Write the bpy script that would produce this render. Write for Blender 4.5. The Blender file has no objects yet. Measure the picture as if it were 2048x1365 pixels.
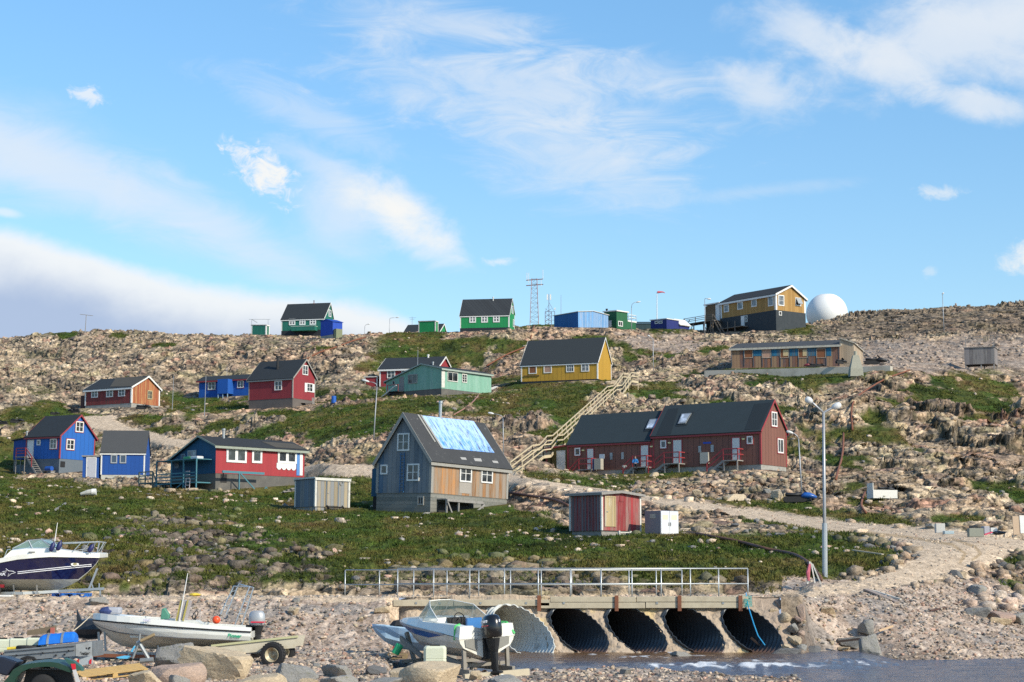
import bpy, bmesh, math, random
import numpy as np
from mathutils import Vector, Matrix
# ------------------------------------------------------------------ camera model
F, CX, CY, EYE = 3800.0, 1024.0, 682.5, 3.2
TH = math.atan((1160.0 - CY) / F)
CT, ST = math.cos(TH), math.sin(TH)
CAM = Vector((0, 0, EYE))
def ray(u, v):
 cx, cy = (u - CX) / F, (CY - v) / F
 return Vector((cx, CT - cy * ST, ST + cy * CT))
def at(u, v, Y):                       # surveyed point: picture bearing + distance in metres
 d = ray(u, v)
 return CAM + d * (Y / d.y)
def atp(u, v, ppm):                    # same, distance given by pixels per metre
 return at(u, v, F / ppm)
def proj(x, y, z):
 fw = y * CT + (z - EYE) * ST
 up = -y * ST + (z - EYE) * CT
 return CX + F * x / fw, CY - F * up / fw
ZONES = {'Z1': (0, 580, 4), 'Z2': (450, 580, 4), 'Z3': (900, 530, 4), 'Z4': (1340, 540, 4), 'Z5': (1600, 560, 4.015),
         'Z6': (0, 800, 4.875), 'Z7': (280, 820, 4.655), 'Z8': (560, 790, 4.096), 'N1': (1000, 730, 5.055),
         'N2': (1260, 770, 4.655), 'N3': (1560, 760, 4.015), 'N4': (0, 1020, 3.957), 'N5': (150, 1140, 4.096),
         'N6': (620, 1120, 4.096), 'N7': (1000, 1100, 3.2), 'N8': (1450, 1000, 3.425), 'Y1': (0, 1180, 6.827),
         'Y4': (1850, 1030, 10.34), 'Y5': (480, 580, 8.533), 'Y6': (1040, 530, 6.827), 'Y7': (1370, 560, 7.585),
         'Y8': (720, 690, 7.314), 'X1': (720, 1190, 5.12), 'X2': (160, 1140, 6.068), 'X3': (400, 1140, 6.067),
         'X4': (0, 1030, 7.877), 'X5': (280, 860, 9.309), 'X6': (1100, 960, 6.827), 'X7': (600, 1240, 5.12),
         'X8': (1640, 1180, 5.02), 'PX': (0, 0, 1)}
def P(z, x, y):
 o = ZONES[z]
 return (o[0] + x / o[2], o[1] + y / o[2])
sc = bpy.context.scene
COL = sc.collection
random.seed(7)
RNG = np.random.default_rng(11)
# ------------------------------------------------------------------ object helpers
def tag(o, label=None, cat=None, group=None, kind=None):
 if label: o['label'] = label
 if cat: o['category'] = cat
 if group: o['group'] = group
 if kind: o['kind'] = kind
 return o
def empty(name, M):
 o = bpy.data.objects.new(name, None)
 COL.objects.link(o)
 o.matrix_world = M
 o.empty_display_size = 0.2
 return o
def link(name, mesh, parent=None, M=None):
 o = bpy.data.objects.new(name, mesh)
 COL.objects.link(o)
 if parent is not None: o.parent = parent
 elif M is not None: o.matrix_world = M
 return o
class MB:
 """collects shapes, then becomes ONE mesh object"""
 def __init__(s): s.v, s.f, s.m = [], [], []
 def add(s, vs, fs, mi=0):
  b = len(s.v)
  s.v += [tuple(p) for p in vs]
  s.f += [tuple(b + i for i in f) for f in fs]
  s.m += [mi] * len(fs)
 def box(s, x0, y0, z0, x1, y1, z1, mi=0, M=None):
  vs = [Vector((x, y, z)) for z in (z0, z1) for y in (y0, y1) for x in (x0, x1)]
  if M is not None: vs = [M @ p for p in vs]
  s.add(vs, [(0, 2, 3, 1), (4, 5, 7, 6), (0, 1, 5, 4), (2, 6, 7, 3), (0, 4, 6, 2), (1, 3, 7, 5)], mi)
 def beam(s, a, b, w, h, mi=0, up=(0, 0, 1)):          # rectangular bar from a to b
  a, b = Vector(a), Vector(b)
  d = (b - a)
  if d.length < 1e-6: return
  d.normalize()
  up = Vector(up)
  if abs(d.dot(up)) > .97: up = Vector((0, 1, 0)) if abs(d.y) < .9 else Vector((1, 0, 0))
  r = d.cross(up).normalized(); n = r.cross(d).normalized()
  vs = [p + r * (sx * w / 2) + n * (sz * h / 2) for p in (a, b) for sx, sz in ((-1, -1), (1, -1), (1, 1), (-1, 1))]
  s.add(vs, [(0, 1, 2, 3), (7, 6, 5, 4), (0, 4, 5, 1), (1, 5, 6, 2), (2, 6, 7, 3), (3, 7, 4, 0)], mi)
 def tube(s, pts, r, n=8, mi=0, caps=True):            # r: number or list
  pts = [Vector(p) for p in pts]
  k = len(pts)
  rs = r if isinstance(r, (list, tuple)) else [r] * k
  rings = []; last = None
  for i, p in enumerate(pts):
   d = (pts[min(i + 1, k - 1)] - pts[max(i - 1, 0)])
   d.normalize()
   ref = last if last is not None else (Vector((0, 0, 1)) if abs(d.z) < .9 else Vector((1, 0, 0)))
   a = (ref - d * ref.dot(d))
   if a.length < 1e-5: a = Vector((1, 0, 0)) - d * d.x
   a.normalize(); b = d.cross(a); last = a
   rings.append([p + (a * math.cos(t) + b * math.sin(t)) * rs[i] for t in [2 * math.pi * j / n for j in range(n)]])
  s.loft(rings, mi, caps)
 def loft(s, rings, mi=0, caps=True, closed=True):
  n = len(rings[0]); vs = [p for r in rings for p in r]; fs = []
  for i in range(len(rings) - 1):
   for j in range(n if closed else n - 1):
    q = (j + 1) % n
    fs.append((i * n + j, i * n + q, (i + 1) * n + q, (i + 1) * n + j))
  if caps:
   fs.append(tuple(reversed(range(n))))
   fs.append(tuple((len(rings) - 1) * n + j for j in range(n)))
  s.add(vs, fs, mi)
 def lathe(s, prof, M=None, n=16, mi=0, caps=False):   # prof: (r, z) about local z
  rings = [[Vector((r * math.cos(2 * math.pi * j / n), r * math.sin(2 * math.pi * j / n), z)) for j in range(n)] for r, z in prof]
  if M is not None: rings = [[M @ p for p in r] for r in rings]
  s.loft(rings, mi, caps)
 def prism(s, poly, d, mi=0, M=None):                  # poly: 3-D points, extruded by vector d
  n = len(poly); d = Vector(d)
  vs = [Vector(p) for p in poly] + [Vector(p) + d for p in poly]
  if M is not None: vs = [M @ p for p in vs]
  fs = [tuple(reversed(range(n))), tuple(range(n, 2 * n))] + [(i, (i + 1) % n, n + (i + 1) % n, n + i) for i in range(n)]
  s.add(vs, fs, mi)
 def build(s, name, mats, parent=None, M=None, smooth=False, bevel=0):
  me = bpy.data.meshes.new(name)
  me.from_pydata(s.v, [], s.f)
  bm = bmesh.new(); bm.from_mesh(me)
  bm.faces.ensure_lookup_table()
  bmesh.ops.recalc_face_normals(bm, faces=bm.faces)
  bm.to_mesh(me); bm.free()
  for m in (mats if isinstance(mats, (list, tuple)) else [mats]): me.materials.append(m)
  if any(s.m): me.polygons.foreach_set('material_index', s.m)
  if smooth: me.polygons.foreach_set('use_smooth', [True] * len(me.polygons))
  o = link(name, me, parent, M)
  if bevel:
   b = o.modifiers.new('bevel', 'BEVEL'); b.width = bevel; b.segments = 2; b.limit_method = 'ANGLE'
  return o
# ------------------------------------------------------------------ material helpers
def newmat(name):
 m = bpy.data.materials.new(name); m.use_nodes = True
 nt = m.node_tree
 b = nt.nodes['Principled BSDF']
 return m, nt, b
def N(nt, t, **kw):
 n = nt.nodes.new(t)
 for k, v in kw.items():
  if k == 'ins':
   for i, x in v.items():
    if hasattr(x, 'is_output') or isinstance(x, bpy.types.NodeSocket): nt.links.new(x, n.inputs[i])
    else: n.inputs[i].default_value = x
  else: setattr(n, k, v)
 return n
def MA(nt, op, a, b=0.0, c=0.0, clamp=False):
 return N(nt, 'ShaderNodeMath', operation=op, use_clamp=clamp, ins={0: a, 1: b, 2: c}).outputs[0]
def MIX(nt, f, a, b, mode='MIX'):
 n = N(nt, 'ShaderNodeMix', data_type='RGBA', blend_type=mode, clamp_factor=True)
 for i, x in ((0, f), (6, a), (7, b)):
  if isinstance(x, bpy.types.NodeSocket): nt.links.new(x, n.inputs[i])
  else: n.inputs[i].default_value = (*x, 1) if isinstance(x, tuple) and len(x) == 3 else x
 return n.outputs[2]
def noise(nt, vec, scale, detail=4, rough=.55):
 n = N(nt, 'ShaderNodeTexNoise', ins={'Scale': scale, 'Detail': detail, 'Roughness': rough})
 if vec is not None: nt.links.new(vec, n.inputs['Vector'])
 return n.outputs['Fac']
def ramp(nt, fac, lo, hi):
 return N(nt, 'ShaderNodeMapRange', ins={0: fac, 1: lo, 2: hi, 3: 0.0, 4: 1.0}, clamp=True).outputs[0]
def objc(nt): return N(nt, 'ShaderNodeTexCoord').outputs['Object']
def mapv(nt, vec, scale=(1, 1, 1), rot=(0, 0, 0)):
 n = N(nt, 'ShaderNodeMapping', ins={'Scale': scale, 'Rotation': rot}); nt.links.new(vec, n.inputs[0]); return n.outputs[0]
_MC = {}
def paint(name, col, rough=.55, metal=0.0, var=.12, scale=6.0, dirt=None, dirt_amt=.4, bump=.0, coat=0.0):
 key = ('p', name)
 if key in _MC: return _MC[key]
 m, nt, b = newmat(name)
 o = objc(nt)
 f = noise(nt, o, scale, 5, .6)
 c = MIX(nt, f, tuple(x * (1 - var) for x in col), tuple(min(1, x * (1 + var)) for x in col))
 if dirt is not None:
  g = noise(nt, o, scale * .7, 6, .7)
  c = MIX(nt, MA(nt, 'MULTIPLY', ramp(nt, g, .48, .68), dirt_amt), c, dirt)
 nt.links.new(c, b.inputs['Base Color'])
 b.inputs['Roughness'].default_value = rough; b.inputs['Metallic'].default_value = metal
 if coat: b.inputs['Coat Weight'].default_value = coat
 if bump:
  bn = N(nt, 'ShaderNodeBump', ins={'Strength': bump, 'Distance': .02, 'Height': noise(nt, o, scale * 4, 4)})
  nt.links.new(bn.outputs[0], b.inputs['Normal'])
 _MC[key] = m
 return m
def boards(name, col, gap=.13, var=.22, worn=None, worn_amt=.5, line=.45, rough=.75, alt=None, alt_p=.0, horiz=False, linew=.1):
 """vertical boarding in house coordinates: each board its own tint, gaps between, worn streaks"""
 key = ('b', name)
 if key in _MC: return _MC[key]
 m, nt, b = newmat(name)
 o = objc(nt)
 s = N(nt, 'ShaderNodeSeparateXYZ', ins={0: o})
 t = s.outputs[2] if horiz else MA(nt, 'ADD', s.outputs[0], s.outputs[1])
 t = MA(nt, 'DIVIDE', MA(nt, 'ADD', t, 100.0), gap)
 idx = MA(nt, 'FLOOR', t)
 fr = MA(nt, 'FRACT', t)
 wn = N(nt, 'ShaderNodeTexWhiteNoise', noise_dimensions='1D', ins={'W': idx})
 r1 = wn.outputs['Value']
 wn2 = N(nt, 'ShaderNodeTexWhiteNoise', noise_dimensions='1D', ins={'W': MA(nt, 'ADD', idx, 77.7)})
 streak = noise(nt, mapv(nt, o, (5, 5, 5 if horiz else .7)), 1.0, 6, .65)
 c = MIX(nt, r1, tuple(x * (1 - var) for x in col), tuple(min(1, x * (1 + var)) for x in col))
 if alt is not None:
  c = MIX(nt, MA(nt, 'LESS_THAN', wn2.outputs['Value'], alt_p), c, alt)
 if worn is not None:
  w = ramp(nt, MA(nt, 'ADD', streak, MA(nt, 'MULTIPLY', MA(nt, 'SUBTRACT', wn2.outputs['Value'], .5), .35)), .62 - .3 * worn_amt, .72)
  c = MIX(nt, w, c, worn)
 fine = noise(nt, mapv(nt, o, (18, 18, 2.5)), 1.0, 4)
 c = MIX(nt, MA(nt, 'MULTIPLY', fine, .35), c, tuple(x * .55 for x in col))
 edge = MA(nt, 'LESS_THAN', MA(nt, 'PINGPONG', MA(nt, 'ADD', fr, 0.0), .5), linew / 2)
 c = MIX(nt, MA(nt, 'MULTIPLY', edge, line), c, tuple(x * .18 for x in col))
 nt.links.new(c, b.inputs['Base Color'])
 b.inputs['Roughness'].default_value = rough
 h = MA(nt, 'SUBTRACT', MA(nt, 'MULTIPLY', streak, .3), edge)
 bn = N(nt, 'ShaderNodeBump', ins={'Strength': .5, 'Distance': .02, 'Height': h})
 nt.links.new(bn.outputs[0], b.inputs['Normal'])
 _MC[key] = m
 return m
def roofmat(name, col, var=.25, spec=None):
 key = ('r', name)
 if key in _MC: return _MC[key]
 m, nt, b = newmat(name)
 o = objc(nt)
 f = noise(nt, o, .9, 6, .65); g = noise(nt, o, 22, 3)
 c = MIX(nt, f, tuple(x * (1 - var) for x in col), tuple(x * (1 + var) for x in col))
 c = MIX(nt, MA(nt, 'MULTIPLY', g, .4), c, tuple(x * .5 for x in col))
 if spec is not None:
  c = MIX(nt, ramp(nt, noise(nt, o, 2.6, 6, .7), .6, .7), c, spec)
 nt.links.new(c, b.inputs['Base Color']); b.inputs['Roughness'].default_value = .85
 bn = N(nt, 'ShaderNodeBump', ins={'Strength': .3, 'Distance': .02, 'Height': g}); nt.links.new(bn.outputs[0], b.inputs['Normal'])
 _MC[key] = m
 return m
def glassmat(name='window_glass', col=(.025, .03, .035), rough=.06):
 key = ('g', name)
 if key in _MC: return _MC[key]
 m, nt, b = newmat(name)
 o = objc(nt)
 c = MIX(nt, ramp(nt, noise(nt, o, 1.3, 3), .45, .65), col, tuple(x * 2.5 + .02 for x in col))
 nt.links.new(c, b.inputs['Base Color'])
 b.inputs['Roughness'].default_value = rough
 b.inputs['Specular IOR Level'].default_value = .6
 _MC[key] = m
 return m
# ------------------------------------------------------------------ numpy noise
def _hash(ix, iy, seed):
 h = (ix.astype(np.int64) * 374761393 + iy.astype(np.int64) * 668265263 + seed * 974634541) & 0xffffffff
 h = ((h ^ (h >> 13)) * 1274126177) & 0xffffffff
 h = (h ^ (h >> 16)) & 0xffffffff
 return (h & 0xffffff).astype(np.float32) / np.float32(0xffffff)
def vnoise(x, y, seed=0):
 ix = np.floor(x); iy = np.floor(y)
 fx = (x - ix).astype(np.float32); fy = (y - iy).astype(np.float32)
 fx = fx * fx * (3 - 2 * fx); fy = fy * fy * (3 - 2 * fy)
 a = _hash(ix, iy, seed); b = _hash(ix + 1, iy, seed); c = _hash(ix, iy + 1, seed); d = _hash(ix + 1, iy + 1, seed)
 return a + (b - a) * fx + (c - a) * fy + (a - b - c + d) * fx * fy
def fbm(x, y, oct=4, seed=0, gain=.5):
 s = 0; a = 1; t = 0
 for i in range(oct):
  s = s + a * vnoise(x * 2 ** i + 17.3 * i, y * 2 ** i - 9.1 * i, seed + i); t += a; a *= gain
 return s / t
def blocks(x, y, seed=0):
 """fractured rock: nearest cell gives height, tilt and an id; edge distance gives the crack"""
 ix = np.floor(x); iy = np.floor(y)
 best = np.full(x.shape, 9.0, np.float32); sec = best.copy()
 hid = np.zeros(x.shape, np.float32); bx = hid.copy(); by = hid.copy(); t1 = hid.copy(); t2 = hid.copy()
 for j in (-1, 0, 1):
  for i in (-1, 0, 1):
   cx, cy = ix + i, iy + j
   px = cx + .1 + .8 * _hash(cx, cy, seed) - x; py = cy + .1 + .8 * _hash(cx, cy, seed + 1) - y
   d = (px * px + py * py).astype(np.float32)
   m = d < best
   sec = np.where(m, best, np.minimum(sec, d))
   best = np.where(m, d, best)
   hid = np.where(m, _hash(cx, cy, seed + 2), hid)
   t1 = np.where(m, _hash(cx, cy, seed + 3), t1); t2 = np.where(m, _hash(cx, cy, seed + 4), t2)
   bx = np.where(m, -px, bx); by = np.where(m, -py, by)
 edge = np.sqrt(sec) - np.sqrt(best)
 val = hid + (t1 - .5) * 1.2 * bx + (t2 - .5) * 1.2 * by
 a0 = t1 * 6.283
 fac = .5 + .3 * (hid - .5) + (t2 - .5) * bx * 1.1 + (hid - .5) * by * 1.1
 for k in range(5):
  ang = a0 + k * 1.2566 + .5 * (t2 - .5) * (k % 2)
  sk = .30 + .17 * ((t1 * (7.3 + k) + hid * 3.1 * k) % 1.0)
  fac = np.minimum(fac, (sk - (bx * np.cos(ang) + by * np.sin(ang))) * (4.6 + 1.6 * (k % 3)))
 return val.astype(np.float32), hid, edge, np.maximum(fac, 0).astype(np.float32)
def sstep(a, b, x):
 t = np.clip((x - a) / (b - a), 0, 1)
 return t * t * (3 - 2 * t)
def polysd(u, v, poly):
 """signed distance (px) to a polygon, negative inside"""
 d = np.full(u.shape, 1e9); ins = np.zeros(u.shape, bool)
 n = len(poly)
 for i in range(n):
  ax, ay = poly[i]; bx, by = poly[(i + 1) % n]
  ex, ey = bx - ax, by - ay
  t = np.clip(((u - ax) * ex + (v - ay) * ey) / (ex * ex + ey * ey + 1e-9), 0, 1)
  d = np.minimum(d, (u - ax - t * ex) ** 2 + (v - ay - t * ey) ** 2)
  c = ((ay > v) != (by > v)) & (u < (bx - ax) * (v - ay) / (by - ay + 1e-12) + ax)
  ins ^= c
 d = np.sqrt(d)
 return np.where(ins, -d, d)
# ------------------------------------------------------------------ surveyed buildings: near ground corner C, left end L, right end R
H = {}
def spec(key, zone, ppm, theta, C, L, R, wb, gable, prof, LA=None, LB=None, lean=0.0):
 c = P(zone, *C); Y = F / ppm
 o = at(c[0], c[1], Y)
 M = Matrix.Translation(o) @ Matrix.Rotation(math.radians(lean), 4, 'Y') @ Matrix.Rotation(-math.radians(theta), 4, 'Z')
 g = {'zone': zone, 'M': M, 'Mi': M.inverted(), 'ppm': ppm, 'theta': theta, 'gable': gable}
 hl = hit(g, P(zone, *L), 'A'); hr = hit(g, P(zone, *R), 'B')
 g['LA'] = LA or -hl.x; g['LB'] = LB or hr.y
 g['zl'] = hl.z if not LA else 0.0; g['zr'] = hr.z if not LB else 0.0
 g['wb'] = hit(g, P(zone, C[0], wb), 'A').z if wb is not None else 0.0
 pr = []
 for q in prof:
  h = hit(g, P(zone, *q), gable)
  pr.append((h.x if gable == 'A' else h.y, h.z))
 if gable == 'B':
  pr[0] = (0.0, pr[0][1])
  if len(pr) == 2: pr.append((2 * pr[1][0], pr[0][1]))
  pr[-1] = (g['LB'], pr[-1][1])
 else:
  pr[-1] = (0.0, pr[-1][1])
  if LA: pr = [(-LA if i == 0 else (-LA / 2 if i == 1 else 0.0), p[1]) for i, p in enumerate(pr)]
  pr[0] = (-g['LA'], pr[0][1])
 g['prof'] = pr
 g['ev'] = pr[0][1] if gable == 'B' else pr[-1][1]
 H[key] = g
 return g
def hit(g, uv, plane, off=0.0):
 o = g['Mi'] @ CAM; d = (g['Mi'].to_3x3() @ ray(*uv))
 if plane == 'A': t = (off - o.y) / d.y
 elif plane == 'B': t = (off - o.x) / d.x
 elif plane == 'Z': t = (off - o.z) / d.z
 else:                                   # roof plane given by point + normal
  p, n = plane
  t = (p - o).dot(n) / d.dot(n)
 return o + d * t
spec('weathered_red', 'Z1', 15, 31, (1050, 940), (678, 950), (1275, 940), 905, 'B', [(1055, 778), (1182, 698), (1278, 800)])
spec('blue_gable', 'Z6', 17.8, 36, (572, 712), (240, 716), (912, 690), 572, 'B', [(595, 350), (783, 160), (918, 378)], lean=1.2)
spec('blue_shed', 'Z6', 19.2, 86, (980, 788), (962, 788), (1408, 772), 730, 'A', [(970, 512), (975, 292), (980, 515)], LA=4.4)
spec('red_blue', 'Z7', 23, 45, (700, 745), (290, 720), (1528, 690), 590, 'A', [(285, 475), (565, 258), (705, 335)])
spec('grey_house', 'Z8', 27, 36.5, (1230, 968), (782, 945), (1862, 905), 803, 'A', [(782, 560), (1026, 170), (1240, 535)], lean=1.5)
spec('grey_shed', 'Z8', 27, 50, (285, 950), (120, 932), (568, 925), 915, 'A', [(120, 702), (285, 688)], lean=.5)
spec('red_shed', 'X6', 34, 45, (705, 772), (270, 735), (1240, 745), 690, 'B', [(690, 205), (955, 185), (1243, 235)])
spec('row', 'N2', 23.4, 34, (1222, 790), (217, 822), (1460, 815), 740, 'B', [(1218, 425), (1332, 158), (1458, 445)])
_r = H['row']; _h = hit(_r, P('N1', 467, 1140), 'A'); H['row_wing'] = dict(_r, LA=-_h.x, zl=_h.z)
spec('blue_low', 'Z1', 14, 25, (2060, 845), (1590, 870), (2160, 850), 840, 'B', [(2060, 706), (2110, 676), (2160, 706)])
spec('dark_red', 'Z2', 15.5, 29, (540, 940), (187, 957), (718, 905), 865, 'B', [(543, 702), (643, 565), (720, 712)])
spec('mint', 'Y8', 15.5, 39, (1190, 738), (380, 775), (1920, 690), 637, 'A', [(375, 548), (908, 290), (1190, 350)])
spec('red_behind', 'Y8', 14, 15, (1130, 620), (285, 620), (1305, 610), 588, 'B', [(1130, 335), (1236, 185), (1305, 325)])
spec('yellow', 'Z3', 15, 21, (1183, 925), (570, 958), (1290, 918), 912, 'B', [(1181, 778), (1238, 592), (1288, 795)])
spec('barrack', 'Z4', 15, 17.5, (1355, 772), (492, 790), (1440, 768), 768, 'B', [(1355, 606), (1398, 566), (1440, 612)])
spec('lookout', 'Y7', 12, 53, (1385, 772), (545, 785), (1832, 715), 455, 'B', [(1368, 215), (1602, 95), (1830, 295)])
spec('green_left', 'Y5', 11.5, 14, (1430, 795), (703, 788), (1590, 790), 680, 'B', [(1432, 487), (1540, 240), (1588, 500)])
spec('green_right', 'Z3', 12, 9, (474, 518), (80, 542), (516, 515), 500, 'B', [(474, 402), (496, 278), (516, 402)])
spec('ridge_blue', 'Y5', 12, 50, (1580, 832), (1375, 838), (1745, 795), 760, 'A', [(1375, 548), (1480, 510), (1582, 545)])
spec('tiny_green', 'Y5', 11.5, 20, (448, 772), (190, 770), (500, 765), 768, 'A', [(190, 606), (448, 606)])
spec('half_hidden', 'Z2', 11, 15, (1700, 420), (1415, 420), (1768, 420), 400, 'B', [(1700, 362), (1750, 278), (1768, 340)])
spec('green_box', 'Z2', 11.5, 25, (1683, 345), (1548, 345), (1705, 343), 338, 'A', [(1548, 256), (1683, 252)])
spec('blue_hall', 'Y6', 12, 52, (795, 858), (465, 850), (1205, 860), 858, 'B', [(797, 642), (1000, 636), (1207, 690)])
spec('dark_green', 'Y6', 11.8, 45, (1320, 885), (1150, 870), (1470, 885), 850, 'A', [(1150, 648), (1320, 634)])
spec('navy', 'Z3', 12, 45, (1733, 515), (1606, 512), (1832, 512), 512, 'A', [(1606, 446), (1733, 434)])
spec('stilt_shed', 'Z5', 14.2, 22, (1565, 716), (1322, 716), (1590, 712), 672, 'A', [(1322, 548), (1565, 540)])
# ------------------------------------------------------------------ terrain
ANCH = []
def A_(u, v, ppm): ANCH.append(tuple(atp(u, v, ppm)))
for u, v, pp in [
 (0, 960, 21), (0, 840, 15.7), (0, 760, 13.5), (100, 800, 14.6), (100, 730, 12.6), (400, 720, 12.8), (330, 868, 16.4), (520, 905, 18.6), (430, 898, 17.3),
 (600, 720, 13), (650, 900, 20.2), (700, 868, 19.4), (700, 830, 17.8), (700, 740, 13.6), (830, 870, 21), (900, 830, 18.2), (1000, 870, 20.2),
 (950, 720, 13), (1080, 840, 18.8), (1000, 800, 16.6), (1250, 720, 13.3), (1350, 740, 14.3), (1350, 690, 12.6), (1300, 800, 17),
 (1450, 790, 16.6), (1600, 780, 16.2), (1600, 850, 18.6), (1620, 930, 22), (1700, 700, 13), (1780, 744, 15.5), (1700, 745, 15.3), (1600, 748, 15.0), (1420, 755, 14.8), (1750, 850, 19),
 (1750, 950, 23.6), (1800, 1000, 27), (1900, 1050, 32), (1900, 730, 14), (1900, 800, 16.6), (1900, 900, 20.6), (2000, 980, 25.6),
 (2048, 740, 14), (2048, 850, 18.2), (2048, 1000, 26.6), (2048, 1060, 32.5),
 (1033, 949, 23.2), (1076, 918, 22.2), (1105, 898, 21.3), (1148, 868, 19.9), (1176, 842, 18.83), (1201, 817, 17.87), (1224, 796, 17.0), (1150, 962, 24.4), (1350, 978, 25.8), (1500, 992, 26.8), (1600, 1012, 27.8),
 (1050, 962, 25), (1200, 983, 26.6), (1400, 1012, 28.6), (1600, 1045, 30.6), (1700, 1058, 32), (1850, 1075, 34), (1950, 1082, 35.6),
 (2000, 1095, 37.4), (1980, 1110, 39.4), (1900, 1125, 41.2), (1800, 1142, 43), (1700, 1160, 45),
 (1300, 1080, 36.5), (1500, 1088, 36.5), (1700, 1092, 38), (1500, 1130, 42), (1700, 1130, 42), (1100, 1110, 39), (900, 1110, 39),
 (700, 1110, 39), (1000, 1055, 31), (820, 1050, 30.5), (650, 1050, 30.5), (300, 1050, 33), (450, 1055, 33), (150, 1040, 32), (0, 1050, 33),
 (150, 975, 22.6), (300, 988, 23.8), (450, 1002, 25), (600, 1022, 27.2), (740, 940, 22.6), (640, 934, 22), (380, 885, 16.9), (250, 845, 15.7), (190, 835, 15.4),
 (60, 690, 11.6), (2048, 1300, 51), (2048, 1250, 47), (2048, 1180, 42), (2048, 1110, 37), (1750, 1316, 53.3), (1750, 1250, 50.8), (1750, 1192, 47.8),
 (1900, 1310, 53), (1900, 1250, 49.5), (1900, 1180, 44), (1600, 1196, 50), (1620, 1185, 49), (1620, 1212, 50.5), (1620, 1250, 51.5), (1620, 1300, 52.5), (1680, 1205, 49.3), (1680, 1250, 50.8), (1690, 1300, 52)]:
 A_(u, v, pp)
for u in range(-300, 1600, 150): A_(u, 1180, 47.3)
for v, pp in ((960, 21), (840, 15.7), (760, 13.5), (700, 11.7), (1050, 33), (1120, 40)): A_(-330, v, pp)
for v, pp in ((740, 14), (850, 18.2), (1000, 26.6), (1060, 32.5), (1110, 37), (1180, 42), (1250, 47), (1300, 51)): A_(2380, v, pp)
SKY = [(-330, 690), (0, 677), (90, 668), (230, 665), (310, 673), (390, 679), (450, 674), (530, 672), (620, 673), (690, 675), (780, 673), (880, 669), (950, 664),
       (1030, 659), (1060, 655), (1150, 656), (1230, 661), (1300, 664), (1400, 662), (1500, 664), (1612, 655), (1680, 637), (1750, 624), (1830, 620),
       (1900, 617), (2000, 612), (2048, 608), (2380, 606)]
for u, v in SKY:
 A_(u, v, 10.9)
 p = atp(u, v, 10.9)
 for Yf, dz in ((410, -1.5), (560, -5), (800, -12)): ANCH.append((p.x * Yf / p.y, Yf, p.z + dz))
for g in H.values():
 for x, y, z in ((0, 0, 0), (-g['LA'], 0, g['zl']), (0, g['LB'], g['zr'])):
  w = g['M'] @ Vector((x, y, z)); ANCH.append(tuple(w))
AN = np.array(ANCH)
def _q(x, y):
 return np.stack([x / y * F / 900.0, np.log(y / 60.0) * 1.9], -1)
_c = _q(AN[:, 0], AN[:, 1])
def _tps(r2): return np.where(r2 > 1e-12, .5 * r2 * np.log(r2 + 1e-12), 0)
_n = len(AN)
_K = _tps(((_c[:, None] - _c[None]) ** 2).sum(-1)) + np.eye(_n) * 2e-4
_Pm = np.c_[np.ones(_n), _c]
_A = np.zeros((_n + 3, _n + 3)); _A[:_n, :_n] = _K; _A[:_n, _n:] = _Pm; _A[_n:, :_n] = _Pm.T
_w = np.linalg.solve(_A, np.r_[AN[:, 2], 0, 0, 0])
def tps(x, y):
 q = _q(x, y)
 out = np.empty(len(q))
 for i in range(0, len(q), 20000):
  k = _tps(((q[i:i + 20000, None] - _c[None]) ** 2).sum(-1))
  out[i:i + 20000] = k @ _w[:_n] + _w[_n] + q[i:i + 20000] @ _w[_n + 1:]
 return out
cols = np.r_[np.linspace(-1500, -300, 25)[:-1], np.arange(-300, -40, 8), np.arange(-40, 1025, 2.0) , np.arange(1024.9, 2090, 2.0), np.arange(2092, 2360, 8), np.linspace(2380, 3500, 25)] - CX
def rows_():
 r = [38.0]
 while r[-1] < 1100:
  y = r[-1]
  if y < 50: s = .4
  elif y < 64: s = .14
  elif y < 82: s = .085
  elif y < 112: s = .13
  elif y < 170: s = .2
  elif y < 352: s = .32
  elif y < 380: s = .8
  else: s = .03 * y
  r.append(y + s)
 return np.array(r)
rows = rows_()
nC, nR = len(cols), len(rows)
_cc = np.linspace(cols[0], cols[-1], 330); _rr = np.exp(np.linspace(math.log(37.9), math.log(1200), 420))
_X, _Y = np.meshgrid(_cc, _rr)
_Z = tps((_X * _Y / F).ravel(), _Y.ravel()).reshape(_X.shape)
def bil(grid, ga, gb, a, b):
 i = np.clip(np.searchsorted(ga, a) - 1, 0, len(ga) - 2); j = np.clip(np.searchsorted(gb, b) - 1, 0, len(gb) - 2)
 s = np.clip((a - ga[i]) / (ga[i + 1] - ga[i]), 0, 1); t = np.clip((b - gb[j]) / (gb[j + 1] - gb[j]), 0, 1)
 return grid[j, i] * (1 - s) * (1 - t) + grid[j, i + 1] * s * (1 - t) + grid[j + 1, i] * (1 - s) * t + grid[j + 1, i + 1] * s * t
AA, YY = np.meshgrid(cols, rows)
XX = AA * YY / F
UU = AA + CX                                              # bearing in picture units
Zt = bil(_Z, _cc, _rr, AA.ravel(), YY.ravel()).reshape(AA.shape)
CREEK = [(1045, 1326), (1085, 1303), (1110, 1296), (1560, 1298), (1640, 1309), (1700, 1317), (1850, 1325), (2048, 1334), (2400, 1346), (2400, 1480), (1690, 1480), (1650, 1364),
         (1480, 1353), (1390, 1346), (1300, 1336), (1225, 1312), (1150, 1314)]
YE, YF_ = 72.0, 79.5
w1, w2 = fbm(XX * .5, YY * .5, 3, 5), fbm(XX * .12, YY * .12, 3, 8)
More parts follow.
